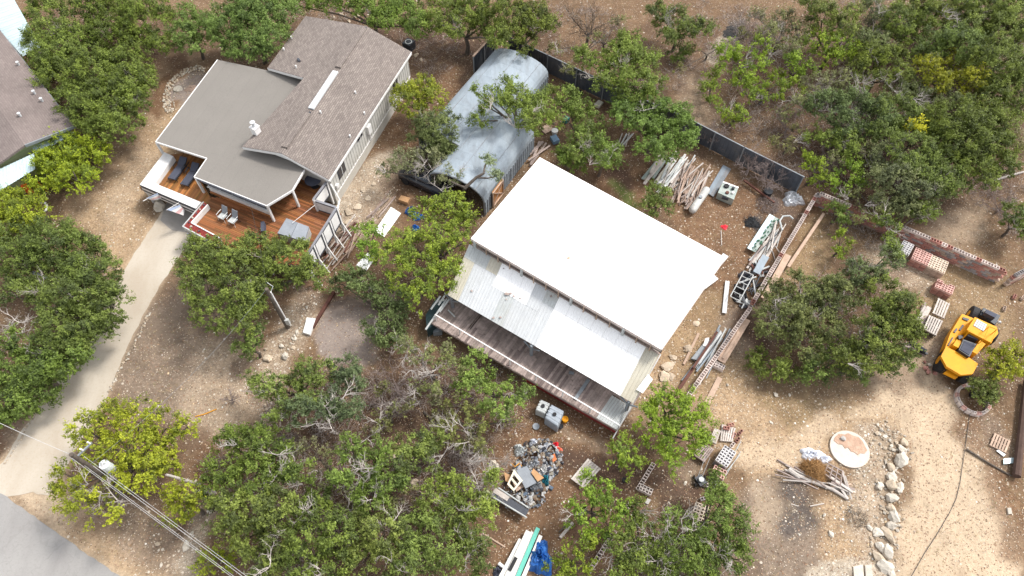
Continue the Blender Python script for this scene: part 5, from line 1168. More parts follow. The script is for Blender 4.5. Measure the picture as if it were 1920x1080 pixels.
heap('tarpaulin', (1012, 1048), .72, 1.0, .9, M_TARP, 'large blue tarpaulin bundle beside the white and teal boards', 'tarpaulin', 5)
heap('tarpaulin', (771, 398), .42, .42, .5, M_TARP, 'blue tarpaulin bundle at the edge of the bright oak', 'tarpaulin', 6)
heap('tarpaulin', (784, 407), .45, .35, .35, M_TARP, 'blue tarpaulin scrap under the bright oak leaves', 'tarpaulin', 7)
heap('tarpaulin', (779, 428), .3, .3, .3, M_TARP, 'lowest blue tarpaulin scrap under the bright oak', 'tarpaulin', 8)
heap('scrap_foil', (1486, 375), .8, .75, .6, mat('foil', (.50, .52, .55), .35, .4, .4, 4, (.2, .2, .22), .4, 4), 'crumpled silver sheeting beside the wall corner', 'sheeting', 9)
heap('ash_ring', (1410, 418), .55, .5, .14, mat('char', (.03, .03, .03), .95, 0, .5, 6), 'round black burnt patch in the yard', 'ash heap', 10)
heap('ash_heap', (1375, 60), 1.1, .9, .12, mat('char', (.03, .03, .03)), 'black burnt heap in the clearing at the top', 'ash heap', 12)
heap('soil_mound', (1556, 545 - 20), .6, .5, .3, M_LOG, 'low mound of brown twigs in the thicket', 'mound', 13)
def twigball(cpx, r, h, m_, n, lab, cat, name, seed):
    rr = random.Random(seed); c = P(*cpx, 0); mb = MB()
    for i in range(n):
        t = rr.uniform(0, 6.28); q = rr.random() ** .5 * r; p_ = c + Vector((q * math.cos(t), q * math.sin(t), h * rr.random() * (1 - (q / r) ** 2) + .03))
        d = Vector((rr.uniform(-1, 1), rr.uniform(-1, 1), rr.uniform(-.3, .6))).normalized() * rr.uniform(.15, .4)
        mb.tube([p_, p_ + d], [.012, .006], 3, False)
    return mb.build(name, m_, label=lab, cat=cat, recalc=False)
twigball((1524, 884), .75, .8, mat('rust_needles', (.34, .19, .075), .9, 0, .3, 4), 1600, 'rust coloured dry brush heap beside the lattice rack', 'brush', 'brush_heap', 1)
twigball((1410, 418), .6, .2, M_BMET, 200, 'tangle of burnt black wire in the yard', 'wire', 'burnt_wire', 2)
twigball((1605, 970), .6, .3, M_BARK, 120, 'dark dry branches beside the boulder row', 'branches', 'branch_heap', 3)
twigball((1440, 385), .9, .5, M_TWIG, 500, 'grey brush heap in front of the metal fence', 'brush', 'brush_heap', 4)
twigball((870, 862), 1.0, .5, M_TWIG, 500, 'grey brush heap left of the rubbish heap', 'brush', 'brush_heap', 5)
twigball((1860, 365), 1.8, .3, M_TWIG, 500, 'fallen grey branches on the slope at the right edge', 'branches', 'branch_heap', 8)
def log(pts, r, m_, lab, name='log', cat='log', group=None, z=None):
    return MB().tube([P(a, b, z if z is not None else r) for a, b in pts], [r, r * .95] if len(pts) == 2 else [r * (1 - .3 * i / (len(pts) - 1)) for i in range(len(pts))], 8).build(name, m_, label=lab, cat=cat, group=group)
log([(1489, 888), (1520, 902), (1560, 917), (1590, 936)], .13, M_DEAD, 'long weathered log below the rust coloured brush')
log([(1478, 880), (1500, 896)], .16, M_DEAD, 'short pale log at the left end of the brush heap')
log([(1556, 915), (1596, 908)], .06, M_PLANK, 'thin stick under the lattice rack', 'stick', 'stick')
log([(1519, 949), (1545, 944)], .035, M_PALW, 'thin pale stick on the burnt soil', 'stick', 'stick')
log([(1483, 945), (1497, 949)], .03, M_PALW, 'shorter pale stick left of the first on burnt soil', 'stick', 'stick')
log([(1906, 893), (1916, 800), (1924, 715)], .25, mat('dark_pole', (.075, .045, .035), .9, 0, .3, 3), 'thick dark brown pole lying along the right edge', 'fallen_pole', 'pole', z=.35)
log([(1812, 842), (1850, 866), (1896, 892)], .07, M_BARK, 'thin dark branch lying toward the thick brown pole')
log([(1850, 345), (1880, 333), (1920, 322)], .12, M_DEAD, 'pale fallen trunk at the right edge')
log([(1050, 1008), (1074, 980)], .10, M_DEAD, 'short grey log left of the bright juniper')
log([(1048, 998), (1070, 976)], .05, M_BARK, 'dark branch beside the short grey log')
log([(905, 1000), (947, 1026)], .05, M_PLANK, 'long thin stick on the bare path', 'stick', 'stick')
log([(795, 772), (822, 800)], .09, M_BARK, 'dark log in the bottom woodland')
log([(824, 810), (848, 824)], .09, M_BARK, 'second dark log right of the first in the woodland')
log([(812, 775), (835, 802)], .14, M_CREAMJ, 'pale cream log among the woodland branches')
log([(668, 765), (700, 758), (775, 748)], .05, M_BARK, 'thin brown branch below the bare brush')
log([(1300, 905), (1325, 912)], .1, M_BARK, 'dark log beside the mower')
log([(1352, 432), (1353, 460)], .035, M_PALW, 'thin white stick below the red object', 'stick', 'stick')
heap('red_sheet', (1358, 426), .28, .24, .12, M_REDP, 'small bright red plastic piece in the yard', 'plastic sheet', 15)

# ------------------------------------------------------------------ yard items: timber piles, tank, sheets
def bars(n, base, spread, dirpx, L, r, mats, lab, name, cat, seed, box_=False, zmax=.4, angj=.12, group=None):
    """a pile thing with every bar a part"""
    rr = random.Random(seed); c = P(*base); e = E(name + '_pile', c, lab, cat); d = (P(*dirpx) - c).normalized(); nr = Vector((-d.y, d.x, 0))
    for i in range(n):
        s = rr.uniform(-spread, spread); a = rr.gauss(0, angj); dd_ = Matrix.Rotation(a, 3, 'Z') @ d; l = L * rr.uniform(.6, 1); off = rr.uniform(-.2, .2) * L
        z = r + rr.random() * zmax; p_ = c + nr * s + d * off + Vector((0, 0, z)); dz = Vector((0, 0, rr.uniform(-.08, .08)))
        rr_ = r * rr.uniform(.6, 1.3); m_ = rr.choice(mats)
        mb = MB()
        if box_: mb.beam(p_ - dd_ * l / 2 - dz, p_ + dd_ * l / 2 + dz, rr_ * 2.6, rr_)
        else: mb.tube([p_ - dd_ * l / 2 - dz, p_ + dd_ * l / 2 + dz], rr_, 6)
        mb.build(name, m_, e)
    return e
bars(44, (1292, 345), 1.2, (1318, 300), 3.6, .06, [M_LOG, M_LOG, M_WOODG, M_DEAD], 'pile of brown cedar poles between white bars and metal sheets', 'cedar_pole', 'timber pile', 21, zmax=.5)
bars(26, (1283, 372), .9, (1300, 340), 2.0, .06, [M_LOG, M_WOODG], 'pile of short brown posts beside the gas tank', 'short_post', 'timber pile', 22, zmax=.3, angj=.2)
bars(26, (1262, 330), .8, (1292, 288), 4.6, .05, [M_WSHEET, M_PAINT, M_GSHEET, M_DEAD], 'pile of white bars and trims beside the cedar poles', 'white_bar', 'metal pile', 23, True, .35, .08)
bars(15, (1235, 322), .7, (1262, 285), 3.4, .08, [M_GSHEET, M_PALW, M_CREAM, M_GREENM], 'pile of flat pale boards left of the white bars', 'pale_board', 'board pile', 24, True, .3, .06)
bars(24, (648, 458), .8, (677, 420), 4.2, .05, [M_LOG, M_RUST, M_DEAD], 'pile of brown poles beside the white deck screen', 'brown_pole', 'timber pile', 25, zmax=.3)
bars(7, (712, 392), .5, (732, 365), 2.6, .05, [M_LOG, M_WOODG], 'small pile of brown sticks left of the white sheets', 'brown_stick', 'timber pile', 26, zmax=.15)
bars(6, (1172, 262), .4, (1180, 240), 1.8, .06, [M_DEAD, M_GSHEET], 'small pile of grey logs under the fence oak', 'grey_log', 'timber pile', 27, zmax=.2)
bars(5, (1005, 290), .3, (1018, 275), 2.8, .09, [M_PLANK, M_WOODG], 'small pile of tan boards beside the arched hut wall', 'tan_board', 'board pile', 28, True, .2, .1)
bars(12, (1330, 668), .55, (1365, 615), 4.6, .055, [M_GALV, M_GSHEET, M_WSHEET, M_GALV2], 'bundle of grey and white metal pipes beside the long wall', 'metal_pipe', 'pipe pile', 29, False, .3, .05)
bars(14, (1432, 478), .45, (1462, 430), 3.4, .055, [M_WOODG, M_PALW, M_DEAD, M_GSHEET], 'pile of grey boards along the upper long wall', 'grey_board', 'board pile', 30, True, .35, .06)
bars(10, (1408, 535), .45, (1425, 505), 2.2, .05, [M_GALV2, M_GSHEET, M_BMET, M_RUST], 'heap of bent metal bars at the wall', 'metal_bar', 'scrap pile', 31, False, .5, .5)
bars(9, (1355, 905 - 20), .28, (1378, 850), 3.8, .02, [M_GSHEET, M_GREENM], 'bundle of wire mesh rolls beside the grey blocks', 'mesh_roll', 'mesh pile', 32, False, .2, .05)
bars(8, (1725, 600), .25, (1740, 560), 2.6, .07, [M_WOODG, M_PALW], 'pile of grey timbers left of the pallets', 'timber', 'timber pile', 33, True, .3, .1)
bars(7, (1712, 655), .4, (1740, 665), 1.4, .06, [M_WOODG, M_BMET, M_PALW], 'small pile of dark timbers below the pallets', 'dark_timber', 'timber pile', 34, True, .15, .1)
bars(12, (1578, 915), .45, (1600, 930), 1.5, .05, [M_WOODG, M_PALW, M_DEAD], 'heap of short grey timbers below the lattice rack', 'short_timber', 'timber pile', 35, True, .25, .5)
bars(10, (1500, 897), .35, (1560, 922), 3.0, .05, [M_DEAD, M_WOODG], 'grey sticks and boards round the long weathered log', 'grey_stick', 'timber pile', 36, False, .15, .15)
bars(14, (1448, 452), .35, (1470, 415), 3.0, .04, [M_GALV2, M_PALW, M_BMET, M_DEAD, M_GSHEET], 'scrap rods and trims at the top of the junk row', 'scrap_rod', 'scrap pile', 37, False, .5, .25)
bars(12, (1422, 505), .4, (1440, 475), 1.6, .05, [M_RUST, M_GSHEET, M_BMET, M_PAINT], 'short scrap pieces in the middle of the junk row', 'scrap_piece', 'scrap pile', 38, True, .5, .9)
bars(12, (1392, 572), .4, (1405, 550), 1.2, .04, [M_BMET, M_GSHEET, M_DPAINT], 'dark scrap pieces at the lower end of the junk row', 'scrap_piece', 'scrap pile', 39, True, .5, .9)
def plank(a, b, w_, lab, m_=M_PLANK, z=.08, name='plank', h=.05): return MB().beam(P(*a, z), P(*b, z), w_, h).build(name, m_, label=lab, cat='plank')
plank((1545, 400), (1478, 500), .22, 'long tan plank leaning along the upper long wall', z=.5)
plank((1478, 478), (1432, 560), .45, 'wide pinkish plank against the upper long wall', z=.6)
plank((1495, 415 + 15), (1400, 585), .2, 'narrow tan plank behind the wide one', z=.25)
plank((1400, 598), (1352, 678), .55, 'wide tan plank against the lower long wall', z=.45)
plank((1386, 622), (1356, 672), .18, 'narrow plank on top of the wide lower one', z=.6)
plank((1350, 708), (1325, 757), .34, 'single tan plank lying free right of the lower wall')
plank((1310, 625), (1282, 683), .16, 'thin tan plank over a flat stone beside the workshop')
plank((1345, 622), (1300, 690), .16, 'dark red steel strip across the pipe bundle', M_RUST, .55)
plank((1300, 690), (1270, 735), .2, 'dark red steel strip end near the bright juniper', M_RUST, .3)
plank((586, 614), (626, 548), .22, 'long rusty brown beam beside the grey clearing', M_RUST, .12, 'steel_beam', .2)
plank((1452, 365 + 15), (1395, 338), .14, 'rusty black pipe in front of the fence', M_RUST, .3, 'rusty_pipe', .14)
c = P(1437, 366); MB().disc(c + Vector((0, 0, .1)), .35, .45, 16).build('burn_barrel', M_BMET, label='charred black drum in front of the grey fence', cat='drum')
def sheets(quad, n, ribs, m_, lab, z=.12, name='roofing_sheet', cat='metal sheet', mats=None, tilt=0):
    q = [P(a, b, z) for a, b in quad]; q[0].z += tilt; q[1].z += tilt; e = E(name, Vector((q[0].x, q[0].y, 0)), lab, cat)
    for k in range(n): MB().ribbed(lerp(q[3], q[2], k / n), lerp(q[3], q[2], (k + 1) / n - .004), lerp(q[0], q[1], (k + 1) / n - .004), lerp(q[0], q[1], k / n), ribs, .03).build('sheet', (mats or [m_])[k % len(mats or [m_])], e)
sheets([(733, 388), (752, 400), (721, 444), (702, 434)], 1, 3, M_WHITE, 'long white ribbed sheet beside the bright oak')
sheets([(688, 474), (706, 480), (688, 507), (668, 497)], 1, 3, M_WHITE, 'second white ribbed sheet below the small bright oak')
sheets([(1356, 309), (1371, 317), (1338, 369), (1325, 361)], 2, 3, M_GALV, 'long grey corrugated sheet beside the green generator', mats=[M_GALV, M_GALV2])
sheets([(1443, 401), (1463, 412), (1416, 473), (1401, 465)], 2, 3, M_GSHEET, 'long pale panel with flaking dark green paint', .35, mats=[M_AWN, M_GREENM])
gp_ = MB()
for i in range(40):
    t = R.random(); s = R.uniform(.45, .95); q = lerp(lerp(P(1443, 401, .42), P(1401, 465, .42), t), lerp(P(1463, 412, .42), P(1416, 473, .42), t), s)
    gp_.rock(q, R.uniform(.05, .14), R, 1, .12)
tag(gp_.build('moss_patches', mat('moss_green', (.03, .085, .05), .9, 0, .3, 5)), 'dark green flakes along the lower edge of the pale panel', 'paint flakes')
bpy.data.objects['moss_patches']['kind'] = 'stuff'
MB().prism(QP([(575, 595), (592, 597), (581, 627), (568, 623)], .25), .02).build('white_crate', M_PAINT, label='flat white box with a tan patch at the end of the rusty beam', cat='box')
MB().prism(QP([(752, 366), (769, 371), (764, 380), (747, 374)], .35), .02).build('cardboard_box', M_BOX, label='brown box on the ground above the blue tarpaulin', cat='box')
c = P(1040, 265); MB().box(c + Vector((0, 0, .2)), (.55, .7, .35), .4).build('storage_bin', mat('blue_bin', (.16, .26, .38), .5), label='blue grey lidded bin right of the arched hut', cat='bin')
c = P(1040, 250); MB().tube([c, c + Vector((0, 0, .35))], [.24, .28], 12).build('bucket', M_PAINT, label='white bucket above the blue grey bin', cat='bucket')
c = P(1061, 228); MB().box(c + Vector((0, 0, .2)), (.5, .4, .4), .9).build('storage_bin', mat('teal_bin', (.03, .18, .17), .5), label='dark teal bin under the light oak', cat='bin')
c = P(1025, 243); MB().box(c + Vector((0, 0, .1)), (.9, .8, .06), .6).build('board', M_PLANK, label='tan square board beside the hut under the oak', cat='board')
c = P(1085, 176); MB().tube([c + Vector((.28 * math.cos(t * .5), .28 * math.sin(t * .5), .12)) for t in range(14)], .1, 8).build('old_tyre', M_BLACK, label='old tyre lying beside the metal fence', cat='tyre')
c = P(1122, 198); MB().box(c + Vector((0, 0, .15)), (.7, .5, .25), .9).build('feed_trough', M_CREAM, label='pale open box under the fence oak', cat='box')
# gas tank
a, b = P(1299, 393, .42), P(1324, 357, .42); d = (b - a).normalized()
tk = E('gas_tank', (a + b) / 2 - Vector((0, 0, .42)), 'long grey white gas tank lying beside the pole piles', 'tank')
rr_ = .30; pts = []; rs = []
for t in (0, .15, .35, .6, .85, 1): pts.append(a - d * rr_ + d * rr_ * t); rs.append(max(.02, rr_ * math.sqrt(1 - (1 - t) ** 2)))
pts.append(b); rs.append(rr_)
for t in (.15, .4, .65, .85, 1): pts.append(b + d * rr_ * t); rs.append(max(.02, rr_ * math.sqrt(1 - t * t)))
MB().tube(pts, rs, 20).build('tank_shell', mat('tank_paint', (.52, .52, .50), .6, 0, .15, 3, (.22, .19, .17), .6, 2), tk, smooth=True)
m_ = (a + b) / 2; MB().tube([m_ + Vector((0, 0, .26)), m_ + Vector((0, 0, .42))], .13, 12).build('valve_dome', M_GALV2, tk)
for s in (.2, .8): q = lerp(a, b, s); MB().box(q - Vector((0, 0, .32)), (.12, .5, .2), math.atan2(d.y, d.x)).build('foot', M_GALV2, tk)
# generator / cooker
q = QP([(1356, 340), (1385, 351), (1376, 374), (1346, 361)], .75); ge = E('generator', Vector((q[0].x, q[0].y, 0)), 'pale green machine box with round fittings on top', 'generator')
MB().prism(q, .05).build('case', M_GREENM, ge)
for s, t, r_, m_, h in ((.3, .3, .2, M_BLACK, .12), (.72, .3, .12, M_BMET, .2), (.8, .62, .1, M_PAINT, .15), (.5, .75, .14, M_RUST, .1)):
    c = lerp(lerp(q[0], q[1], s), lerp(q[3], q[2], s), t); MB().tube([c, c + Vector((0, 0, h))], r_, 14).build('fitting', m_, ge)
MB().slab([p_ + Vector((0, 0, .03)) for p_ in (q[0], q[1], lerp(q[1], q[2], .12), lerp(q[0], q[3], .12))], .03).build('lid_edge', M_PAINT, ge)
c = lerp(lerp(q[3], q[2], .5), q[0], .02); MB().box(c + Vector((.0, -.05, -.25)), (.5, .1, .25), -.4).build('vent_grille', M_DPAINT, ge)
# chair frame by the wall
c = P(1478, 418, .5); MB().tube([c + Vector((-.6, -.7, 0)), c + Vector((-.6, .2, 0)), c + Vector((-.3, .6, .05)), c + Vector((.2, .6, .1)), c + Vector((.4, .3, .1))], .07, 8).build('bent_tube', M_GSHEET, label='bent pale tube frame at the top of the junk row', cat='tube frame')
# wheeled metal frame
a, b = P(1404, 512, .8), P(1378, 560, .6); e = E('hand_cart', Vector((b.x, b.y, 0)), 'pale welded metal cart frame on black bags', 'cart frame')
d = (b - a).normalized(); nr = Vector((-d.y, d.x, 0))
for s in (-.35, .35): MB().tube([a + nr * s, b + nr * s], .04, 6).build('side_rail', M_GSHEET, e)
for k in range(6): t = lerp(a, b, k / 5); MB().tube([t - nr * .35, t + nr * .35], .035, 6).build('rung', M_GSHEET, e)
heap('black_bag', (1386, 552), .55, .8, .5, M_BLACK, 'black plastic bag heap under the cart frame', 'bag', 17); heap('black_bag', (1398, 525), .5, .7, .5, M_DPAINT, 'upper black bag heap under the cart frame', 'bag', 18)
MB().beam(P(1436, 480, .7), P(1418, 512, .7), .5, .06).build('blue_board', M_GALV, label='grey blue board on top of the junk row', cat='board')
# flat sheets beside pipes
MB().prism(QP([(1322, 640), (1332, 637), (1308, 675), (1296, 672)], .3), .1).build('glass_panel', M_GALV2, label='blue grey flat panel beside the pipe bundle', cat='panel')
MB().prism(QP([(1323, 634), (1330, 633), (1326, 650), (1318, 648)], .35), .1).build('white_sheet', M_PAINT, label='small white panel on the pipe bundle', cat='panel')
# mower / black thing near stacks
c = P(1312, 903); e = E('push_mower', c, 'small black and grey push mower between the block stacks', 'mower')
MB().box(c + Vector((0, 0, .22)), (.5, .6, .2), .5).build('mower_deck', M_BMET, e); MB().tube([c + Vector((0, 0, .3)), c + Vector((0, 0, .48))], .16, 12).build('engine', M_GSHEET, e)
for s in (-1, 1):
    for t in (-1, 1): MB().tube([c + Vector((.3 * s, .25 * t, .12)), c + Vector((.35 * s, .25 * t, .12))], .12, 12).build('wheel', M_BLACK, e)
MB().tube([c + Vector((.1, .2, .3)), c + Vector((.6, 1.2, .9)), c + Vector((.35, 1.3, .9)), c + Vector((-.1, .3, .3))], .015, 6).build('handle', M_GSHEET, e)
MB().prism(QP([(1214, 934), (1221, 937), (1215, 946), (1209, 942)], .12), 0).build('paving_slab', M_CONC, label='square grey slab beside the pale block pile', cat='slab')
# bumper right
c = P(1722, 648, .3); MB().tube([P(1706, 640, .3), P(1722, 651, .3), P(1736, 660, .35)], .17, 8).build('bumper', M_BMET, label='black curved bumper lying below the pallet pile', cat='bumper')
for i, (x, y, r_) in enumerate(((1734, 679, .16), (1736, 690, .2), (1742, 683, .2), (1741, 697, .22), (1752, 699, .22), (1750, 691, .15))):
    MB().rock(P(x, y, r_ * .5), r_, R, 1, .8).build('boulder', M_BR if i != 2 else M_STONEW, label=('reddish' if i != 2 else 'whitish') + ' rock, ' + ORD[i] + ' in the small pile left of the machine', cat='rock', group='rocks beside the machine')

# ------------------------------------------------------------------ yellow machine
ym = E('construction_machine', P(1812, 655, 0), 'yellow wheeled construction machine with black rear end parked on dry grass', 'machine')
def pz(pts, z1, z0, name, m_, par=ym, lab=None, bev=0):
    mb = MB().prism(QP(pts, z1), z0); o = mb.build(name, m_, par, lab)
    return o
pz([(1764.5, 668), (1774, 649.5), (1796, 660.5), (1818, 671), (1834, 682), (1824, 701), (1802, 703), (1775, 687)], 1.75, 1.55, 'front_plate', M_YEL, lab='octagonal yellow plate')
pz([(1779, 692), (1800, 702), (1795, 708), (1772, 697)], 1.3, 1.0, 'step', M_YEL)
pz([(1777, 653), (1824, 676), (1816, 692), (1780, 680)], 1.5, .7, 'front_chassis', M_YEL)
pz([(1804, 588.5), (1826, 597), (1812, 622), (1790, 652), (1772, 652), (1782, 625)], 1.45, .75, 'side_body', M_YEL, lab='long side body with slots')
for q in ([(1793, 615), (1796, 617), (1791, 624), (1788, 622)], [(1805, 608), (1808, 610), (1801, 620), (1798, 618)], [(1786, 632), (1788, 633), (1779, 648), (1777, 647)]):
    pz(q, 1.52, 1.40, 'slot', M_DPAINT)
pz([(1806, 594), (1818, 598), (1815, 602), (1805, 598)], 1.53, 1.42, 'slot', M_BMET)
eng = pz([(1828, 594.5), (1869, 613), (1872, 625), (1857, 642), (1813, 618)], 2.15, .9, 'engine_cover', M_YEL)
gq = QP([(1832, 598), (1851, 608.5), (1845, 621.5), (1825, 610)], 2.19)
for k in range(5):
    t0, t1 = k / 5 + .02, (k + 1) / 5 - .02
    MB().slab([lerp(gq[0], gq[1], t0), lerp(gq[0], gq[1], t1), lerp(gq[3], gq[2], t1), lerp(gq[3], gq[2], t0)], .05).build('grille_bar', M_GSHEET, eng)
MB().slab([p_ - Vector((0, 0, .025)) for p_ in gq], .03).build('grille_back', M_DPAINT, eng)
rail = [P(*q, 2.75) for q in ((1855, 612), (1869, 618), (1858, 643), (1845, 636))]
for p_ in rail: MB().tube([p_, Vector((p_.x, p_.y, 2.1))], .03, 6).build('rail_post', M_YEL, ym)
MB().tube([rail[0], rail[1], rail[2], rail[3], rail[0]], .03, 6).tube([P(1816, 621, 2.6), P(1845, 636, 2.7)], .03, 6).tube([P(1804, 636, 1.9), P(1816, 622, 2.6)], .03, 6).build('guard_rail', M_YEL, ym)
pz([(1796, 628), (1835, 648), (1822, 672), (1790, 655)], 1.2, .8, 'cab_floor', M_YEL)
pz([(1806, 636), (1831, 645), (1818, 669), (1798, 656)], 2.0, 1.3, 'seat_console', M_BMET)
pz([(1809, 639), (1828, 646), (1817, 665), (1801, 655)], 2.04, 2.0, 'console_top', M_SLATE)
pz([(1794, 636), (1803, 641), (1797, 652), (1787, 647)], 1.9, 1.2, 'side_box', M_YEL, lab='yellow box left of the seat')
pz([(1838, 638), (1848, 645), (1832, 664), (1823, 659)], 2.0, 1.2, 'side_box', M_YEL, lab='yellow box right of the seat')
pz([(1818, 625), (1836, 634), (1833, 638), (1814, 629)], 1.9, 1.3, 'dash', M_DPAINT)
pz([(1797, 629), (1805, 628), (1806, 633), (1798, 636)], 1.7, 1.3, 'lever_box', M_BMET)
pz([(1844, 577), (1876, 591.5), (1866.5, 609), (1838, 590)], 1.5, .7, 'rear_bumper', M_BMET)
pz([(1850, 580), (1870, 590), (1866, 596), (1847, 586)], 1.85, 1.5, 'rear_engine', M_SLATE)
for q in ((1873, 603), (1846, 583)): c = P(*q, 1.6); MB().tube([c, c + Vector((0, -.12, 0))], .12, 12).build('headlight', M_GSHEET, ym)
for q, r_ in (((1766, 678), .75), ((1810, 700), .7), ((1822, 592), .68), ((1858, 630), .6)):
    c = P(*q, r_); axd = (P(1876, 591, 0) - P(1844, 577, 0)).normalized()
    o = MB().tube([c - axd * .24, c - axd * .2, c + axd * .2, c + axd * .24], [r_ * .86, r_, r_, r_ * .86], 28).build('wheel', M_BLACK, ym)
    MB().tube([c - axd * .26, c + axd * .26], r_ * .42, 16).build('rim', M_YEL, o)

# ------------------------------------------------------------------ dark vehicle under the gnarled tree
dc_ = P(800, 345, 0); e = E('parked_car', dc_, 'black car parked under the gnarled oak beside the arched hut', 'car')
dl = Vector((.86, -.5, 0)).normalized(); dn_ = Vector((-dl.y, dl.x, 0))
Lc = lambda x, y, z: dc_ + dl * x + dn_ * y + Vector((0, 0, z))
M_CAR = mat('car_black', (.015, .017, .024), .2, 0, .1, 1, bump=0, spec=.6)
def loft(secs, name, m_):
    mb = MB(); K = len(secs[0]); vs = [p_ for s in secs for p_ in s]
    fs = [(i * K + j, i * K + (j + 1) % K, (i + 1) * K + (j + 1) % K, (i + 1) * K + j) for i in range(len(secs) - 1) for j in range(K)]
    fs += [tuple(range(K))[::-1], tuple((len(secs) - 1) * K + j for j in range(K))]
    mb.add(vs, fs); return mb.build(name, m_, e, smooth=True)
sec = lambda x, w_, z0, z1, t: [Lc(x, -w_, z0), Lc(x, -w_, (z0 + z1) / 2), Lc(x, -w_ * t, z1), Lc(x, w_ * t, z1), Lc(x, w_, (z0 + z1) / 2), Lc(x, w_, z0)]
loft([sec(-2.2, .7, .4, .75, .8), sec(-2.0, .85, .3, .9, .9), sec(-.8, .9, .25, 1.0, .92), sec(.9, .9, .25, 1.0, .92), sec(2.0, .85, .3, .95, .9), sec(2.25, .7, .4, .8, .8)], 'body', M_CAR)
loft([sec(-1.7, .7, .95, 1.0, .8), sec(-1.0, .75, .95, 1.42, .82), sec(.4, .75, .95, 1.45, .82), sec(1.1, .7, .95, 1.0, .8)], 'cabin', M_GLASS)
MB().slab([Lc(-.95, -.6, 1.47), Lc(.35, -.6, 1.49), Lc(.35, .6, 1.49), Lc(-.95, .6, 1.47)], .03).build('roof', M_CAR, e)
for x in (-1.4, 1.4):
    for s in (-1, 1): MB().tube([Lc(x, s * .72, .33), Lc(x, s * .92, .33)], .33, 18).build('wheel', M_BLACK, e)

# ------------------------------------------------------------------ rubbish heap & boards
def debris(seed, cpx, rx, ry, n):
    rr = random.Random(seed); c = P(*cpx); Vv = []; Ff = []; Cc_ = []
    pal = [(.40, .40, .40), (.50, .50, .52), (.10, .11, .13), (.04, .04, .05), (.20, .22, .26), (.30, .24, .18), (.16, .10, .07), (.12, .16, .22), (.36, .33, .27), (.13, .09, .07), (.28, .29, .31), (.52, .51, .50), (.06, .06, .08), (.20, .15, .11), (.08, .07, .06)]
    mb = MB(); cols_ = []
    for i in range(n):
        t = rr.uniform(0, 6.28); q = rr.random() ** .6
        x, y = rx * q * math.cos(t), ry * q * math.sin(t); z = .45 * (1 - q * q) + rr.uniform(0, .12)
        s = rr.uniform(.04, .17); k = len(mb.f)
        m_ = Matrix.Rotation(rr.uniform(0, 6), 3, 'Z') @ Matrix.Rotation(rr.uniform(-.7, .7), 3, 'X')
        if rr.random() < .5: mb.box(c + Vector((x, y, z)), (s * 2, s * rr.uniform(.6, 1.5), s * rr.uniform(.1, .6)), 0, m_)
        else: mb.rock(c + Vector((x, y, z)), s, rr, 1, .5)
        cc = tuple(v * .72 for v in rr.choice(pal)); cols_ += [cc] * (len(mb.f) - k)
    o = mb.build('loose_rubbish', M_BITS, label='scattered mixed rubbish of bags, cans and scraps', cat='rubbish', kind='stuff', recalc=False)
    at = o.data.attributes.new('tone', 'FLOAT_COLOR', 'FACE'); at.data.foreach_set('color', np.array([(*c_, 1) for c_ in cols_], np.float32).ravel())
debris(5, (1012, 862), 1.45, 1.35, 380); debris(6, (988, 905), 1.5, 1.5, 230); debris(7, (978, 940), 1.4, .6, 120)
def item(quad, z, th, m_, name, lab, cat): return MB().slab(QP(quad, z), th).build(name, m_, label=lab, cat=cat)
item([(968, 882), (988, 873), (1006, 905), (985, 916)], .75, .08, M_GTUB, 'grey_mat', 'dark grey mat on top of the rubbish heap', 'mat')
item([(1000, 878), (1020, 896), (1008, 903), (996, 886)], .85, .05, M_BOX, 'brown_board', 'brown board beside the dark grey mat on the rubbish', 'board')
cab = E('cabinet_frame', P(966, 910, 0), 'cream cabinet front with square openings on the rubbish heap', 'cabinet')
cq = QP([(964, 880), (980, 901), (963, 921), (951, 908)], .8)
for a, b in ((0, .22), (.45, .6), (.85, 1.)): MB().slab([lerp(cq[0], cq[3], a), lerp(cq[1], cq[2], a), lerp(cq[1], cq[2], b), lerp(cq[0], cq[3], b)], .05).build('rail', M_CREAMJ, cab)
for a, b in ((0, .15), (.85, 1.)): MB().slab([lerp(cq[0], cq[1], a) + Vector((0, 0, .01)), lerp(cq[0], cq[1], b) + Vector((0, 0, .01)), lerp(cq[3], cq[2], b) + Vector((0, 0, .01)), lerp(cq[3], cq[2], a) + Vector((0, 0, .01))], .05).build('stile', M_CREAMJ, cab)
item([(945, 885), (955, 890), (957, 906), (948, 902)], .4, .05, M_BOX, 'cardboard_sheet', 'tan cardboard at the left of the rubbish heap', 'cardboard')
item([(962, 905), (976, 898), (983, 912), (968, 922)], .5, .06, M_LOG, 'wicker_mat', 'brown wicker mat beside the cream cabinet front', 'mat')
heap('scrap_bag', (1006, 914), .42, .4, .7, mat('foil', ()), 'silver crumpled bag in the middle of the rubbish', 'bag', 41)
heap('teal_cloth', (1022, 902), .3, .35, .55, mat('teal_cloth', (.02, .20, .26), .7), 'teal cloth at the right of the rubbish heap', 'cloth', 42)
heap('white_bag', (993, 945), .3, .25, .5, M_PAINT, 'white bag at the bottom of the rubbish heap', 'bag', 43)
heap('white_bag', (1000, 832), .3, .28, .4, M_WTARP, 'white blue bag at the top of the rubbish heap', 'bag', 44)
heap('wire_basket', (975, 845), .45, .4, .45, M_GSHEET, 'grey tangled basket at the top left of the rubbish', 'basket', 45)
heap('red_cloth', (1042, 834), .2, .18, .25, M_REDP, 'red cloth right of the rubbish heap', 'cloth', 46)
heap('orange_cloth', (1047, 843), .24, .18, .2, mat('coral', (.75, .16, .10), .6), 'coral cloth just below the red cloth', 'cloth', 47)
heap('grey_bag', (1002, 872), .6, .5, .6, mat('foil', ()), 'grey silver bag pile at the top of the rubbish', 'bag', 48)
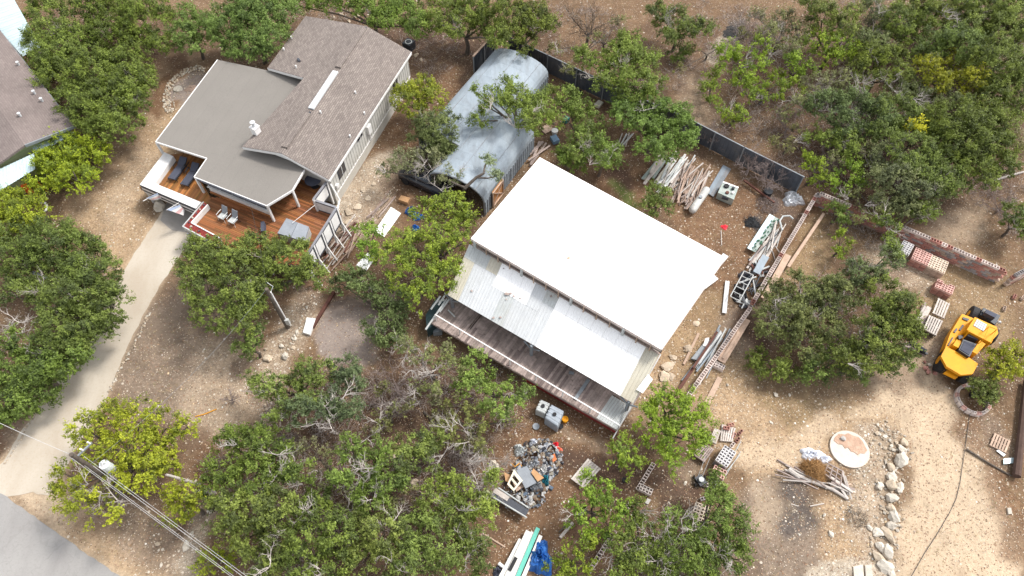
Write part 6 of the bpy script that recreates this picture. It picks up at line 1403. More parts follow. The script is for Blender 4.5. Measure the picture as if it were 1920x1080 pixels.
heap('grey_bag', (1020, 880), .5, .4, .5, M_PAINT, 'whitish bag pile right of the silver bags', 'bag', 49)
heap('white_sack', (925, 872), .35, .3, .3, M_STONEW, 'pale sack in the grass left of the rubbish', 'sack', 50)
MB().tube([P(958, 868, .6), P(966, 875, .8), P(974, 868, .6), P(978, 874, .8)], .03, 6).build('yellow_hose', M_YEL, label='yellow bent hose beside the grey basket', cat='hose')
item([(1033, 855), (1040, 850), (1044, 862), (1037, 866)], .4, .06, mat('orange_box', (.45, .13, .04), .7), 'orange_box', 'rusty orange flat box at the right of the rubbish', 'box')
# dumped trailer side
a, b = P(925, 925, .6), P(988, 963, .6); tb = E('trailer_side', Vector((a.x, a.y, 0)), 'long white and black trailer side lying below the rubbish', 'trailer side')
MB().beam(a, b, .5, .1).build('panel', M_DPAINT, tb); MB().beam(a + Vector((.05, .18, .07)), lerp(a, b, .45) + Vector((0, .18, .07)), .3, .05).build('white_board', M_PALW, tb)
MB().tube([a + Vector((0, -.25, .06)), b + Vector((0, -.25, .06))], .05, 6).build('rail', M_GSHEET, tb); MB().tube([a + Vector((.3, .3, .1)), b + Vector((.1, .3, .1))], .05, 6).build('rail', M_GSHEET, tb)
sheets([(910, 916), (928, 928), (915, 938), (898, 928)], 1, 4, mat('olive_sheet', (.42, .45, .24), .6, 0, .1, 3), 'small olive ribbed sheet at the edge of the woodland', .3)
# long boards bottom
M_B1 = mat('white_board_old', (.68, .66, .62), .6, 0, .12, 3, (.35, .33, .30), .4, 2)
for i, (a, b, w_, m_, z, lab) in enumerate((((978, 1012), (934, 1095), .34, M_B1, .3, 'white long board, outermost left of the stack'), ((992, 996), (946, 1095), .36, M_B1, .42, 'white long board left of the teal one'), ((1000, 998), (958, 1095), .26, M_B1, .38, 'white long board with black patch beside the teal one'),
      ((1009, 990), (965, 1095), .24, M_TEAL, .5, 'bright teal long board'), ((1014, 1004), (976, 1095), .22, M_B1, .46, 'white long board, outermost right beside the tarpaulin'))):
    MB().beam(P(*a, z), P(*b, z), w_, .08).build('long_board', m_, label=lab, cat='board', group='long boards at the bottom edge')
MB().beam(P(968, 1045, .5), P(955, 1070, .5), .2, .02).build('black_cloth', M_BLACK, label='black cloth strip over the long white boards', cat='cloth')
MB().tube([P(935, 1056, .2), P(945, 1064, .2)], .1, 8).build('white_pipe', M_PAINT, label='short white pipe left of the long boards', cat='pipe')
heap('dark_sack', (934, 1073), .35, .3, .3, M_SLATE, 'dark slate sack left of the long boards', 'sack', 60)
# plastic tanks below the old deck
def ptank(quad, z, lab, m_=M_PTANK):
    q = QP(quad, z); e = E('plastic_tank', Vector(((q[0].x + q[2].x) / 2, (q[0].y + q[2].y) / 2, 0)), lab, 'tank'); c = sum(q, Vector()) / 4
    mb = MB(); K = []
    for zz, s in ((.02, .92), (.1, 1), (z - .12, 1), (z - .03, .93), (z, .8)):
        ring = []
        for i in range(4):
            p0, p1, p2 = q[i - 1], q[i], q[(i + 1) % 4]
            for t in (.14, .04): ring.append(lerp(p1, p0, t))
            ring.append(lerp(p1, p2, .04)); ring.append(lerp(p1, p2, .14))
        K.append([Vector((c.x + (r_.x - c.x) * s, c.y + (r_.y - c.y) * s, zz)) for r_ in ring])
    n_ = 16; vs = [p_ for k in K for p_ in k]
    fs = [(i * n_ + j, i * n_ + (j + 1) % n_, (i + 1) * n_ + (j + 1) % n_, (i + 1) * n_ + j) for i in range(4) for j in range(n_)] + [tuple(range(n_))[::-1], tuple(4 * n_ + j for j in range(n_))]
    mb.add(vs, fs); mb.build('tank_body', m_, e)
    for t in (.25, .5, .75): MB().beam(lerp(q[0], q[3], t) + Vector((0, 0, .0)), lerp(q[1], q[2], t) + Vector((0, 0, .0)), .07, .05).build('rib', m_, e)
    MB().tube([c + Vector((0, 0, -.02)), c + Vector((0, 0, .1))], .12, 14).build('filler_cap', M_BLACK, e)
ptank([(1034, 757), (1058, 770), (1046, 800), (1021, 783)], 1.1, 'grey ribbed plastic tank with black cap below the old deck')
ptank([(1014, 748), (1032, 756), (1022, 776), (1004, 768)], .9, 'paler plastic tank half hidden by the oak beside the ribbed one', M_GSHEET)
c = P(1005, 800); MB().disc(c + Vector((0, 0, .03)), .22, .05, 20).build('round_plate', M_GTUB, label='flat round grey lid above the rubbish heap', cat='lid')
c = P(1059, 789); MB().tube([c + Vector((.17 * math.cos(t * .52), .17 * math.sin(t * .52), .3)) for t in range(13)], .05, 6).tube([c, c + Vector((0, 0, .28))], .17, 12).build('drum', M_YEL, label='small drum with yellow rim right of the ribbed tank', cat='drum')
for x, y, lab in ((1051, 802, 'black pot below the yellow rimmed drum'), (1170, 902, 'black pot under the small bright juniper')):
    c = P(x, y); MB().tube([c + Vector((.14 * math.cos(t * .52), .14 * math.sin(t * .52), .25)) for t in range(13)], .035, 6).tube([c, c + Vector((0, 0, .24))], .12, 12).build('flower_pot', M_BLACK, label=lab, cat='pot')

# ------------------------------------------------------------------ rocks
def boulders(lst, lab, group, m_=None, flat=.6, f=1.0):
    for i, (x, y, r_) in enumerate(lst):
        s = r_ * f / 30.; mm = m_ or (M_STONEW if i % 3 else M_STONE)
        MB().rock(P(x, y, s * flat * .45), s, R, 2 if r_ > 6 else 1, flat).build('boulder', mm, label=lab % ORD[i], cat='rock', group=group)
boulders([(1696, 829, 8), (1693, 843, 9), (1688, 862, 13), (1671, 877, 8), (1673, 893, 9), (1651, 910, 8), (1671, 911, 10), (1688, 915, 8), (1671, 931, 9), (1669, 952, 8), (1677, 968, 11), (1671, 984, 9), (1663, 998, 9), (1647, 998, 8), (1630, 990, 6), (1671, 1011, 9), (1651, 1027, 8), (1663, 1033, 9), (1647, 1043, 7), (1663, 1064, 10), (1669, 1074, 6)],
         '%s limestone boulder from the top of the row edging the dirt lot', 'boulders edging the dirt lot', f=1.35)
boulders([(1645, 812, 6), (1652, 806, 5), (1660, 818, 6), (1640, 825, 5), (1668, 825, 5), (1672, 836, 5), (1660, 840, 5), (1650, 832, 4), (1677, 845, 4), (1664, 800, 4), (1646, 796, 4)], '%s small white rock of the pile right of the round slab', 'rocks right of the round slab')
boulders([(503, 673, 10), (535, 667, 10), (527, 648, 8), (550, 652, 6), (553, 635, 6), (556, 622, 5), (498, 655, 5), (545, 610, 4), (575, 575, 5), (583, 560, 4), (566, 592, 4)], '%s limestone rock of the line between pole and grey clearing', 'rocks along the grey clearing')
boulders([(500, 767, 6), (492, 778, 5), (503, 782, 5), (497, 760, 4)], '%s pale stone left of the twiggy oak', 'stones left of the twiggy oak')
boulders([(653, 398, 13), (680, 356, 11), (670, 388, 11), (657, 418, 12), (668, 425, 9), (700, 345, 8), (690, 372, 8), (640, 425, 6), (622, 470, 6), (618, 480, 5), (712, 330, 6)], '%s flat limestone slab along the side wall of the house', 'slabs along the house', M_STONE, .3, 1.0)
boulders([(1253, 688, 13), (1243, 706, 14), (1258, 705, 9), (1262, 670, 8), (1289, 655, 11), (1305, 605, 9)], '%s flat limestone slab beside the right wall of the workshop', 'slabs beside the workshop', M_STONE, .3, 1.15)
boulders([(742, 858, 9), (776, 905, 10)], '%s brown flat stone in a gap of the bottom woodland', 'brown stones in the woodland', M_STONE, .4)
boulders([(1454, 740, 6), (1481, 741, 5), (1446, 822 - 30, 4), (1364, 722, 5), (1285, 905, 5), (1496, 474, 5), (1330, 330, 4), (1558, 1000, 6), (1545, 925 + 40, 5)], '%s loose pale rock on the bare yard', 'loose rocks in the yard', M_STONEW)
boulders([(205, 30, 8), (180, 45, 8), (175, 75, 7), (190, 20, 7), (140, 55, 7), (150, 8, 6), (195, 60, 7)], '%s grey rock in the gap between the oaks top left', 'rocks in the top left gap', M_STONE)
boulders([(640, 28, 8), (668, 30, 9), (680, 20, 8), (625, 32, 6), (655, 40, 7), (780, 103, 9), (790, 112, 6), (795, 150, 6), (715, 48, 5)], '%s pale rock behind the brown roof', 'rocks behind the house', M_STONE)
boulders([(380, 985, 5), (395, 960, 6), (347, 1025, 7), (296, 1020, 6), (360, 1000, 5), (302, 1060, 5), (314, 1062, 5), (385, 940, 4)], '%s pale stone between the junipers and wires', 'stones under the wires')
boulders([(85, 365, 4), (75, 372, 4), (78, 380, 4), (70, 365, 3), (90, 372, 3)], '%s small stone of the bed beside the orange chairs', 'stones beside the orange chairs')
def flatstone(q, lab): MB().prism(QP(q, .12), 0).build('stone_slab', M_STONEW, label=lab, cat='slab')
flatstone([(1600, 1062), (1618, 1058), (1620, 1082), (1602, 1085)], 'left pale concrete slab at the bottom edge'); flatstone([(1622, 1060), (1634, 1058), (1637, 1082), (1624, 1084)], 'right pale concrete slab at the bottom edge')
flatstone([(1889, 952), (1896, 952), (1898, 963), (1891, 964)], 'small pale slab near the right edge of the dirt lot')
c = P(335, 168); MB().rock(c + Vector((0, 0, .1)), .42, R, 2, .35).build('boulder', M_STONEW, label='flat pale rock inside the stone ringed bed', cat='rock')
heap('rusty_leaves', (359, 166), .6, .45, .1, M_LOG, 'rust brown leaf pile beside the flat rock in the bed', 'leaf pile', 61)
# rings and edgings: every stone a part
SM = []
for k in range(8):
    mb = MB().rock((0, 0, 0), 1, R, 1, .6); me = bpy.data.meshes.new('stone'); me.from_pydata(mb.v, [], mb.f); me.materials.append((M_STONE, M_STONEW, M_STONE)[k % 3]); SM.append(me)
def edging(px, step, r_, wid, lab, cat='stone edging', maxn=290):
    pts = [P(a, b) for a, b in px]; e = E('stone_edging', pts[0], lab, cat); cnt = 0
    for a, b in zip(pts, pts[1:]):
        n = max(1, int((b - a).length / step)); d = (b - a).normalized(); nr = Vector((-d.y, d.x, 0))
        for k in range(n):
            if cnt >= maxn: return e
            q = lerp(a, b, (k + R.uniform(-.2, .2)) / n) + nr * R.uniform(-wid, wid); s = r_ * R.uniform(.7, 1.3); cnt += 1
            share('stone', R.choice(SM), e, (q.x, q.y, s * .3), R.uniform(0, 6), sc=(s, s, s))
    return e
edging([(385, 130), (362, 128), (340, 138), (322, 155), (312, 178), (312, 198), (320, 212)], .036, .125, .34, 'broad curved border of cream stones round the gravel bed')
edging([(384, 140), (362, 140), (342, 152), (330, 168), (324, 188), (330, 208)], .2, .09, .02, 'dark inner edge stones of the gravel bed')
edging([(279, 588), (268, 615), (250, 650), (232, 685), (215, 710), (205, 738)], .11, .1, .12, 'cream stone edging along the right side of the driveway')
edging([(108, 722), (92, 742), (70, 772), (45, 810), (25, 845), (6, 872)], .14, .09, .1, 'cream stone edging along the left side of the driveway')
edging([(607, 520), (590, 552), (572, 588), (553, 635), (540, 660)], .2, .1, .15, 'line of pale stones from deck screen to clearing')
edging([(1650, 800), (1690, 835), (1680, 880), (1662, 920), (1676, 960), (1660, 1000), (1655, 1040), (1662, 1075)], .055, .12, .75, 'loose pale rubble strewn along the boulder row', 'rubble')
edging([(1560, 935), (1600, 905), (1625, 860), (1640, 830)], .07, .08, 1.2, 'small pale rubble right of the lattice rack', 'rubble')
edging([(738, 352), (722, 375), (700, 410), (690, 425)], .12, .09, .1, 'row of pale stones between the slabs and brown sticks')
edging([(138, 345), (118, 385), (98, 425)], .25, .07, .04, 'thin stone line at the lower left edge of the lawn')

# ------------------------------------------------------------------ poles and wires
def catenary(a, b, sag, n=12): return [lerp(a, b, t / n) - Vector((0, 0, sag * 4 * (t / n) * (1 - t / n))) for t in range(n + 1)]
pb = P(540, 614, 0); H1 = 5.0
up = E('utility_pole', pb, 'dark wooden service pole with white conduit between deck oak and clearing', 'utility pole')
MB().tube([pb, pb + Vector((0, 0, H1))], [.16, .12], 12).build('pole', M_BARK, up)
MB().tube([pb + Vector((.17, .02, .3)), pb + Vector((.14, .02, H1 - .4))], .05, 8).build('conduit', M_PAINT, up)
MB().box(pb + Vector((.22, -.05, .9)), (.25, .2, .6)).build('meter_box', M_GSHEET, up)
MB().tube([pb + Vector((.1, 0, H1 - .5)), pb + Vector((.3, .3, H1 - .2)), pb + Vector((.0, .4, H1 + .1))], .025, 6).build('weatherhead', M_GSHEET, up)
H2 = 7.0; p2 = P(133, 852, H2); p2.z = 0
u2 = E('utility_pole', p2, 'wooden utility pole with white transformer beside the road junction', 'utility pole')
MB().tube([p2, p2 + Vector((0, 0, H2))], [.16, .12], 12).build('pole', M_BARK, u2)
T = p2 + Vector((0, 0, H2)); wv = (P(440, 1080, 6.5) - P(200, 870, 6.5)).normalized(); wp = Vector((-wv.y, wv.x, 0))
tf = MB().tube([p2 + Vector((.38, .3, 3.6)), p2 + Vector((.38, .3, 4.5))], .27, 18).build('transformer', mat('transformer_paint', (.72, .76, .80), .4), u2)
for s in (-.1, .1): MB().tube([p2 + Vector((.38 + s, .3, 4.5)), p2 + Vector((.38 + s, .3, 4.75))], .04, 8).build('bushing', M_GSHEET, tf)
MB().tube([p2 + Vector((.38, .3, 4.5)), p2 + Vector((.38, .3, 4.58))], [.2, .1], 14).build('lid', M_PAINT, tf)
MB().beam(T - Vector((0, 0, .5)) - wp * .2, T - Vector((0, 0, .5)) + wp * 1.0, .08, .1).build('crossarm', M_GALV2, u2)
for k in (-.1, .45, .9): MB().tube([T + wp * k - Vector((0, 0, .45)), T + wp * k - Vector((0, 0, .2))], .05, 8).build('insulator', M_PAINT, u2)
far = P(448, 1086, 6.6); fd2 = (far - T); fd2.z = 0; fe = T + fd2.normalized() * 26
for i, (k, z) in enumerate(((-.12, -.15), (.25, -.9), (-.1, -1.4), (.1, -2.0))):
    s = T + wp * k + Vector((0, 0, z)); MB().tube(catenary(s, fe + wp * k + Vector((0, 0, z)), .6, 16), .009, 5).build('power_wire', M_WIRE, label='power wire running to the bottom edge, %s from the top of the pole' % ORD[i], cat='wire', group='power wires')
lefte = P(-60, 765, 7.0); MB().tube(catenary(T + Vector((0, 0, -.1)), lefte, .5, 12), .012, 5).build('power_wire', M_WIRE, label='power wire crossing above the driveway to the left edge', cat='wire', group='power wires')
MB().tube(catenary(p2 + Vector((.1, 0, H2 - 1.7)), pb + Vector((0, 0, H1)), .8, 20), .007, 5).build('service_wire', M_GALV2, label='pale service wire between the two utility poles', cat='wire')
MB().tube(catenary(pb + Vector((0, .1, H1)), P(470, 385, 3.4), .3, 14), .01, 5).build('service_wire', M_CABLE, label='dark service wire from wooden pole to the grey roof', cat='wire')
MB().tube([P(548, 418, DZ + 1.0), P(590, 385, DZ + 1.4)], .02, 5).build('string_light_cord', M_PAINT, label='thin white cord above the hot tub', cat='cord')
pp = P(404, 926, 0); tp_ = E('guy_pole', pp, 'grey weathered pole leaning out of the small dark juniper', 'pole')
MB().tube([P(402, 924, .1), P(372, 908, 1.5), P(312, 890, 3.6)], [.14, .12, .07], 10).build('pole', M_DEAD, tp_)
MB().tube([P(402, 924, .1), P(360, 920, .6)], [.12, .1], 10).build('lower_pole', M_DEAD, tp_)
cab_ = [(1818, 776), (1815, 800), (1808, 850), (1800, 905), (1793, 935), (1780, 962), (1755, 1005), (1735, 1035), (1708, 1082)]
MB().tube([P(a, b, .04) for a, b in cab_], .016, 5).build('cable', M_CABLE, label='thin dark cable running from the ring planter across the dirt lot', cat='cable')
MB().tube([P(366, 781, .05), P(385, 776, .05), P(406, 767, .05)], .03, 6).build('rope', M_YEL, label='short yellow cord on the bare ground above the big juniper', cat='cord')
# sheet metal bits at right
item([(1868, 845), (1872, 843), (1886, 852), (1882, 856)], .1, .03, M_WSHEET, 'metal_scrap', 'small silver scrap beside the tan pallet', 'scrap')
item([(1882, 860), (1902, 858), (1902, 868), (1882, 870)], .15, .05, M_AWN, 'metal_scrap', 'pale blue scrap sheet beside the thick brown pole', 'scrap')

# ------------------------------------------------------------------ trees
PAL = {'o': [(.13, .168, .024), (.23, .285, .040), (.060, .078, .020)], 'd': [(.13, .155, .040), (.215, .245, .065), (.065, .08, .028)], 'l': [(.16, .215, .03), (.25, .325, .05), (.085, .115, .024)],
       'j': [(.25, .27, .014), (.37, .38, .02), (.09, .11, .018)], 'y': [(.195, .265, .02), (.31, .40, .03), (.095, .14, .02)], 'b': [(.175, .18, .05), (.25, .255, .06), (.14, .10, .06)],
       'g': [(.20, .215, .095), (.28, .30, .14), (.11, .13, .055)], 'Y': [(.50, .46, .02), (.60, .53, .02), (.34, .34, .02)]}
def branch(mb, rr, p, d, L, r, depth, up=.1, sides=4):
    n = 4 if depth > 1 else 3; pts = [p]; rs = [r]; q = p.copy(); dd = d.copy()
    for i in range(n):
        dd = (dd + Vector((rr.uniform(-1, 1), rr.uniform(-1, 1), rr.uniform(-1, 1))) * .33 + Vector((0, 0, up))).normalized()
        q = q + dd * L / n; pts.append(q.copy()); rs.append(r * (1 - .75 * (i + 1) / n))
    mb.tube(pts, rs, sides, False)
    if depth > 0:
        for i in range(1, n + 1):
            for _ in range(rr.choice((1, 2)) if depth > 1 else 1):
                nd_ = (dd + Vector((rr.uniform(-1, 1), rr.uniform(-1, 1), rr.uniform(-.6, .8)))).normalized()
                branch(mb, rr, pts[i], nd_, L * rr.uniform(.4, .65), rs[i] * .75 + .003, depth - 1, up, 3)
NTRI = [0]
def leaves(blobs, kind, rs, dens):
    """blobs: list of (centre vec, radius m)"""
    cen = []; tone = []; nrm = []; rad_ = []
    pal = np.array(PAL[kind]) * np.array([.92 + .16 * rs.rand(), 1.0 + .08 * rs.rand(), 1.1 + .6 * rs.rand()]) * (1.04 + .2 * rs.rand())
    jun = kind in 'jyY'
    for c, r in blobs:
        n_sub = max(7, int((r / .30) ** 2 * 2.45))
        u = rs.rand(n_sub); th = rs.rand(n_sub) * 6.283
        cz = 1 - u * 1.4; sr = np.sqrt(np.clip(1 - cz * cz, 0, 1)); k = .45 + .62 * rs.rand(n_sub) ** .8
        d = np.stack([sr * np.cos(th), sr * np.sin(th), cz], 1)
        pc = np.array(c) + d * (k * r)[:, None] * np.array([1, 1, .72])
        sr_ = (.15 + .22 * rs.rand(n_sub)) * (1.0 if not jun else .9)
        nl = (dens * (sr_ / .28) ** 2 * (.55 + .9 * rs.rand(n_sub))).astype(int)
        tb = rs.rand(n_sub)
        for i in range(n_sub):
            m_ = nl[i]
            q = max(3, m_ // 9)                                        # leaf sprays along short twigs
            v = rs.randn(q, 3) * (.8 if not jun else .45) + d[i] * .9 + np.array([0, 0, .25]); v /= np.linalg.norm(v, axis=1)[:, None] + 1e-9
            org = rs.randn(q, 3) * .42 * sr_[i]; g_ = rs.randint(0, q, m_); t_ = rs.rand(m_)[:, None]
            ln_ = ((.75 + .75 * rs.rand(q)) * sr_[i] * (1.25 if jun else 1.0))[g_][:, None]
            jit_ = rs.randn(m_, 3) * (.045 if not jun else .03)
            pts = pc[i] + org[g_] + v[g_] * ln_ * t_ + jit_
            cen.append(pts); nrm.append(v[g_] * .35 + d[i] * .5 + np.array([0, 0, .45]) + rs.randn(m_, 3) * .6)
            tt = tb[i] * .75 + rs.rand(m_) * .25
            w1 = np.clip(tt * 2 - 1, 0, 1)[:, None]; w2 = np.clip(1 - tt * 2, 0, 1)[:, None]
            tone.append((.82 + .3 * t_) * (pal[0] * (1 - w1 - w2) + pal[1] * w1 + pal[2] * w2) * (.8 + .4 * rs.rand(m_))[:, None])
    cen = np.concatenate(cen); nrm = np.concatenate(nrm); tone = np.concatenate(tone)
    nrm /= np.linalg.norm(nrm, axis=1)[:, None] + 1e-9; N = len(cen)
    t = rs.randn(N, 3); t -= nrm * (t * nrm).sum(1)[:, None]; t /= np.linalg.norm(t, axis=1)[:, None] + 1e-9
    b = np.cross(nrm, t); L = (.040 + .045 * rs.rand(N))[:, None]; W = L * (.55 if jun else .62)
    V = np.empty((N, 3, 3)); V[:, 0] = cen + t * L; V[:, 1] = cen - t * L * .7 + b * W; V[:, 2] = cen - t * L * .7 - b * W
    NTRI[0] += N
    return V.reshape(-1, 3), np.arange(N * 3).reshape(-1, 3), tone
DENS = 112
for ti, (lab, kind, zc, blobs, dead) in enumerate(TREES):
    rs = np.random.RandomState(100 + ti); rr = random.Random(200 + ti)
    low = zc < 1.7
    bl = []
    for (x, y, r) in blobs:
        z = zc * rr.uniform(.74, 1.2); c = P(x, y, z); dep = (c - Vector((0, 0, CAM_H))).length
        bl.append((c, r * dep / FPX * 1.0))
    cx = sum(b[0].x * b[1] for b in bl) / sum(b[1] for b in bl); cy = sum(b[0].y * b[1] for b in bl) / sum(b[1] for b in bl)
    nm = {'j': 'juniper', 'y': 'juniper'}.get(kind, 'oak_tree' if not low else 'shrub')
    e = E(nm, (cx, cy, 0), lab, 'shrub' if low else 'tree', 'trees and shrubs around the yard')
    V, F, tone = leaves(bl, kind, rs, DENS * (.62 if kind in 'gb' else 1))
    fast_mesh('crown', V, F, M_LEAF, faceattr=tone, loc=Vector((cx, cy, 0)), parent=e)
    tk = MB(); nst = 2 if len(bl) > 6 else 1
    fork = Vector((cx + rr.uniform(-.2, .2), cy, zc * .45)); r0 = .05 + .035 * math.sqrt(sum(b[1] ** 2 for b in bl))
    tk.tube([Vector((cx, cy, -.05)), Vector((cx + .1, cy + .05, zc * .22)), fork], [r0 * 1.3, r0, r0 * .85], 8)
    for c, r in bl:
        mid = lerp(fork, c, .5) + Vector((rr.uniform(-.25, .25), rr.uniform(-.25, .25), rr.uniform(-.1, .3)))
        tk.tube([fork, mid, c + Vector((0, 0, -.2 * r)), c + Vector((rr.uniform(-.3, .3), rr.uniform(-.3, .3), .5 * r))], [r0 * .6, r0 * .42, r0 * .22, .012], 5, False)
        for _ in range(3):
            t = rr.uniform(0, 6.28); branch(tk, rr, c - Vector((0, 0, .3 * r)), Vector((math.cos(t), math.sin(t), .5)), r * 1.0, .02, 0, .1, 3)
    tk.build('trunk', M_BARK, e, recalc=False)
    if kind in 'odbgl' and not low:
        dead = list(dead) + [(b[0] + rr.uniform(-.4, .4) * b[2], b[1] + rr.uniform(-.4, .4) * b[2]) for b in blobs if rr.random() < (.3 if kind != 'l' else .12)]
    if dead:
        for x, y in dead:
            db = MB()
            c = P(x, y, zc * 1.12)
            for _ in range(3):
                t = rr.uniform(0, 6.28); branch(db, rr, c - Vector((0, 0, .3)), Vector((math.cos(t), math.sin(t), .35)), rr.uniform(.55, 1.15), .034, 2, .06, 3)
            db.build('dead_branch', M_DEAD, e, recalc=False)
# limb tree reaching over the hut
lt = E('oak_tree', P(872, 372, 0), 'bare twisted oak limbs with two small leaf tufts over the hut roof', 'tree', 'trees and shrubs around the yard')
b0 = P(872, 352, 3.2); t1, t2 = P(914, 300, 3.9), P(934, 329, 3.8)
MB().tube([P(872, 372, 0), P(870, 360, 1.8), b0, P(893, 333, 3.7), P(907, 325, 3.9), P(909, 312, 3.9), t1], [.2, .17, .14, .11, .09, .07, .03], 8).tube([P(893, 333, 3.7), P(915, 334, 3.8), P(925, 332, 3.8), t2], [.07, .06, .05, .03], 7).tube([b0, P(855, 345, 3.2), P(845, 340, 3.3)], [.1, .07, .04], 6).build('trunk', M_BARK, lt)
V, F, tone = leaves([(t1, .42), (t2, .36)], 'g', np.random.RandomState(5), DENS * 1.3); fast_mesh('crown', V, F, M_LEAF, faceattr=tone, loc=lt.location.copy(), parent=lt)
# shrub in ring planter
c = P(1845, 728, 0); sh = E('shrub', P(1825, 742, .3), 'leafy green shrub leaning out of the ring planter', 'shrub')
V, F, tone = leaves([(P(1840, 738, 1.1), .55), (P(1856, 728, 1.1), .5), (P(1835, 722, 1.2), .45), (P(1858, 738, 1.0), .35)], 'o', np.random.RandomState(6), DENS); fast_mesh('crown', V, F, M_LEAF, faceattr=tone, loc=sh.location.copy(), parent=sh)
MB().tube([P(1824, 743, .35), P(1840, 734, 1.0)], [.05, .02], 6).build('trunk', M_BARK, sh)
# leafless shrubs and dead trees
BARE = [((1105, 35), 'leafless grey tree with dark trunk at the top middle', 4.0, 1.7, M_BARK, 3), ((1135, 60), 'leafless dark sapling right of the grey tree', 3.0, 1.2, M_BARK, 2), ((1420, 60), 'leafless grey brown tree beside the burnt heap', 3.2, 1.6, M_TWIG, 3),
        ((1455, 75), 'leaning dead tree trunk with pale bark', 3.6, 1.5, M_DEAD, 2), ((1625, 50), 'dark bare tree among the top right oaks', 3.6, 1.6, M_BARK, 3), ((1640, 75), 'second dark bare tree among the top right oaks', 3.4, 1.4, M_BARK, 2),
        ((1410, 300), 'leafless grey shrub leaning on the metal fence', 2.2, 1.0, M_TWIG, 3), ((1450, 330), 'leafless dark shrub at the right end of the fence', 2.0, 1.0, M_TWIG, 3), ((1585, 160), 'bare twiggy shrub in the right woodland', 2.2, 1.2, M_TWIG, 3),
        ((740, 720), 'bare grey brush in the clearing above the bottom woodland', 2.2, 1.2, M_TWIG, 3), ((730, 760), 'second bare grey brush lower in the clearing', 2.0, 1.0, M_TWIG, 3), ((1240, 1035), 'tangle of pale bare branches at the bottom', 1.6, 1.1, M_DEAD, 3),
        ((1610, 640), 'bare twiggy tree inside the thicket', 2.4, 1.2, M_TWIG, 3), ((1880, 385), 'low bare shrub on the slope at the right edge', 1.2, 1.2, M_TWIG, 3), ((190, 915), 'bare grey fan of branches in the big juniper', 3.4, 1.3, M_TWIG, 3),
        ((1600, 225), 'pale bare branches over the right woodland', 3.4, 1.0, M_DEAD, 3), ((910, 880), 'pale bare branches left of the rubbish', 2.0, 1.2, M_DEAD, 3), ((1870, 30), 'pale bare branches at the top right', 4.4, 1.2, M_DEAD, 3), ((1510, 560), 'bare pale branches on the left oak of the thicket', 3.5, 1.0, M_TWIG, 2),
        ((1010, 20), 'bare twigs left of the grey tree', 2.6, 1.2, M_TWIG, 2), ((430, 745), 'small bare twig bush above the stones', 1.0, .6, M_TWIG, 2), ((1340, 250), 'small bare shrub behind the fence', 1.6, .9, M_TWIG, 3), ((1560, 300), 'bare shrub in the dark gap of the woodland', 1.8, 1.1, M_TWIG, 3), ((1480, 230), 'bare shrub in the dry clearing above the fence', 1.6, 1.2, M_TWIG, 3)]
for i, ((x, y), lab, h, r, m_, dp) in enumerate(BARE):
    rr = random.Random(500 + i); c = P(x, y, h * .75); c.z = 0; e = E('bare_tree' if h > 2.5 else 'bare_shrub', c, lab, 'tree' if h > 2.5 else 'shrub')
    tk = MB(); tk.tube([c, c + Vector((rr.uniform(-.15, .15), rr.uniform(-.15, .15), h * .35))], [.04 + .03 * h, .03 + .02 * h], 7)
    tk.build('trunk', m_, e, recalc=False); top = c + Vector((0, 0, h * .3)); db = MB()
    for k in range(8):
        t = k * .785 + rr.uniform(-.3, .3); branch(db, rr, top, Vector((math.cos(t), math.sin(t), h * .35 / r)).normalized(), math.hypot(r, h * .4), .022 + .012 * h / 3, dp, .05, 3)
    db.build('branches', m_, e, recalc=False)

# ------------------------------------------------------------------ ground cover: stones, litter, dry grass (nobody could count them)
def scatter(n, seed, keep):
    rs = np.random.RandomState(seed); y = 6 + 60 * rs.rand(n) ** .9; x = (rs.rand(n) * 2 - 1) * (24 + .62 * y)
    col, st, fl = paint(x, y); k = keep(x, y, col, st, fl, rs)
    return x[k], y[k], col[k], st[k], fl[k], rs
def scatter_mesh(name, V, F, tone, lab, cat):
    o = fast_mesh(name, V, F, M_BITS, faceattr=tone); return tag(o, lab, cat, kind='stuff')
x, y, col, st, fl, rs = scatter(60000, 31, lambda x, y, c, s, f, rs: (rs.rand(len(x)) < .03 + s ** 2 * .75) & (f < .6))
base_v = np.array([v[:] for v in ICO[1][0]]); base_f = np.array(ICO[1][1]); octv = np.array([(1, 0, 0), (-.3, .9, 0), (-.6, -.7, 0), (.4, -.8, .1), (.1, .1, .8), (.5, .5, .5)], float)
octf = np.array([(0, 5, 4), (5, 1, 4), (1, 2, 4), (2, 3, 4), (3, 0, 4), (0, 1, 5)])
N = len(x); s = .028 + .075 * rs.rand(N) ** 3.2; th = rs.rand(N) * 6.28; z = gz(x, y, fl)
Vb = octv[None] * (s[:, None, None]) * np.array([1, .8, .7]) * (.7 + .6 * rs.rand(N, 6, 1))
cs, sn = np.cos(th)[:, None], np.sin(th)[:, None]
Vr = np.stack([Vb[..., 0] * cs - Vb[..., 1] * sn + x[:, None], Vb[..., 0] * sn + Vb[..., 1] * cs + y[:, None], Vb[..., 2] + z[:, None]], -1)
Fr = (octf[None] + (np.arange(N) * 6)[:, None, None]).reshape(-1, 3)
tn = np.array([(.62, .57, .49), (.52, .44, .34), (.70, .67, .62), (.42, .35, .28), (.58, .44, .28)])[rs.randint(0, 5, N)] * (.75 + .4 * rs.rand(N, 1))
scatter_mesh('gravel', Vr.reshape(-1, 3), Fr, np.repeat(tn, 6, 0), 'small pale stones scattered over the bare ground', 'gravel')
x, y, col, st, fl, rs = scatter(130000, 33, lambda x, y, c, s, f, rs: (f < .3) & (c.mean(1) < .36))
N = len(x); z = gz(x, y, fl) + .015; th = rs.rand(N) * 6.28; s = .03 + .04 * rs.rand(N); tl = rs.randn(N) * .4
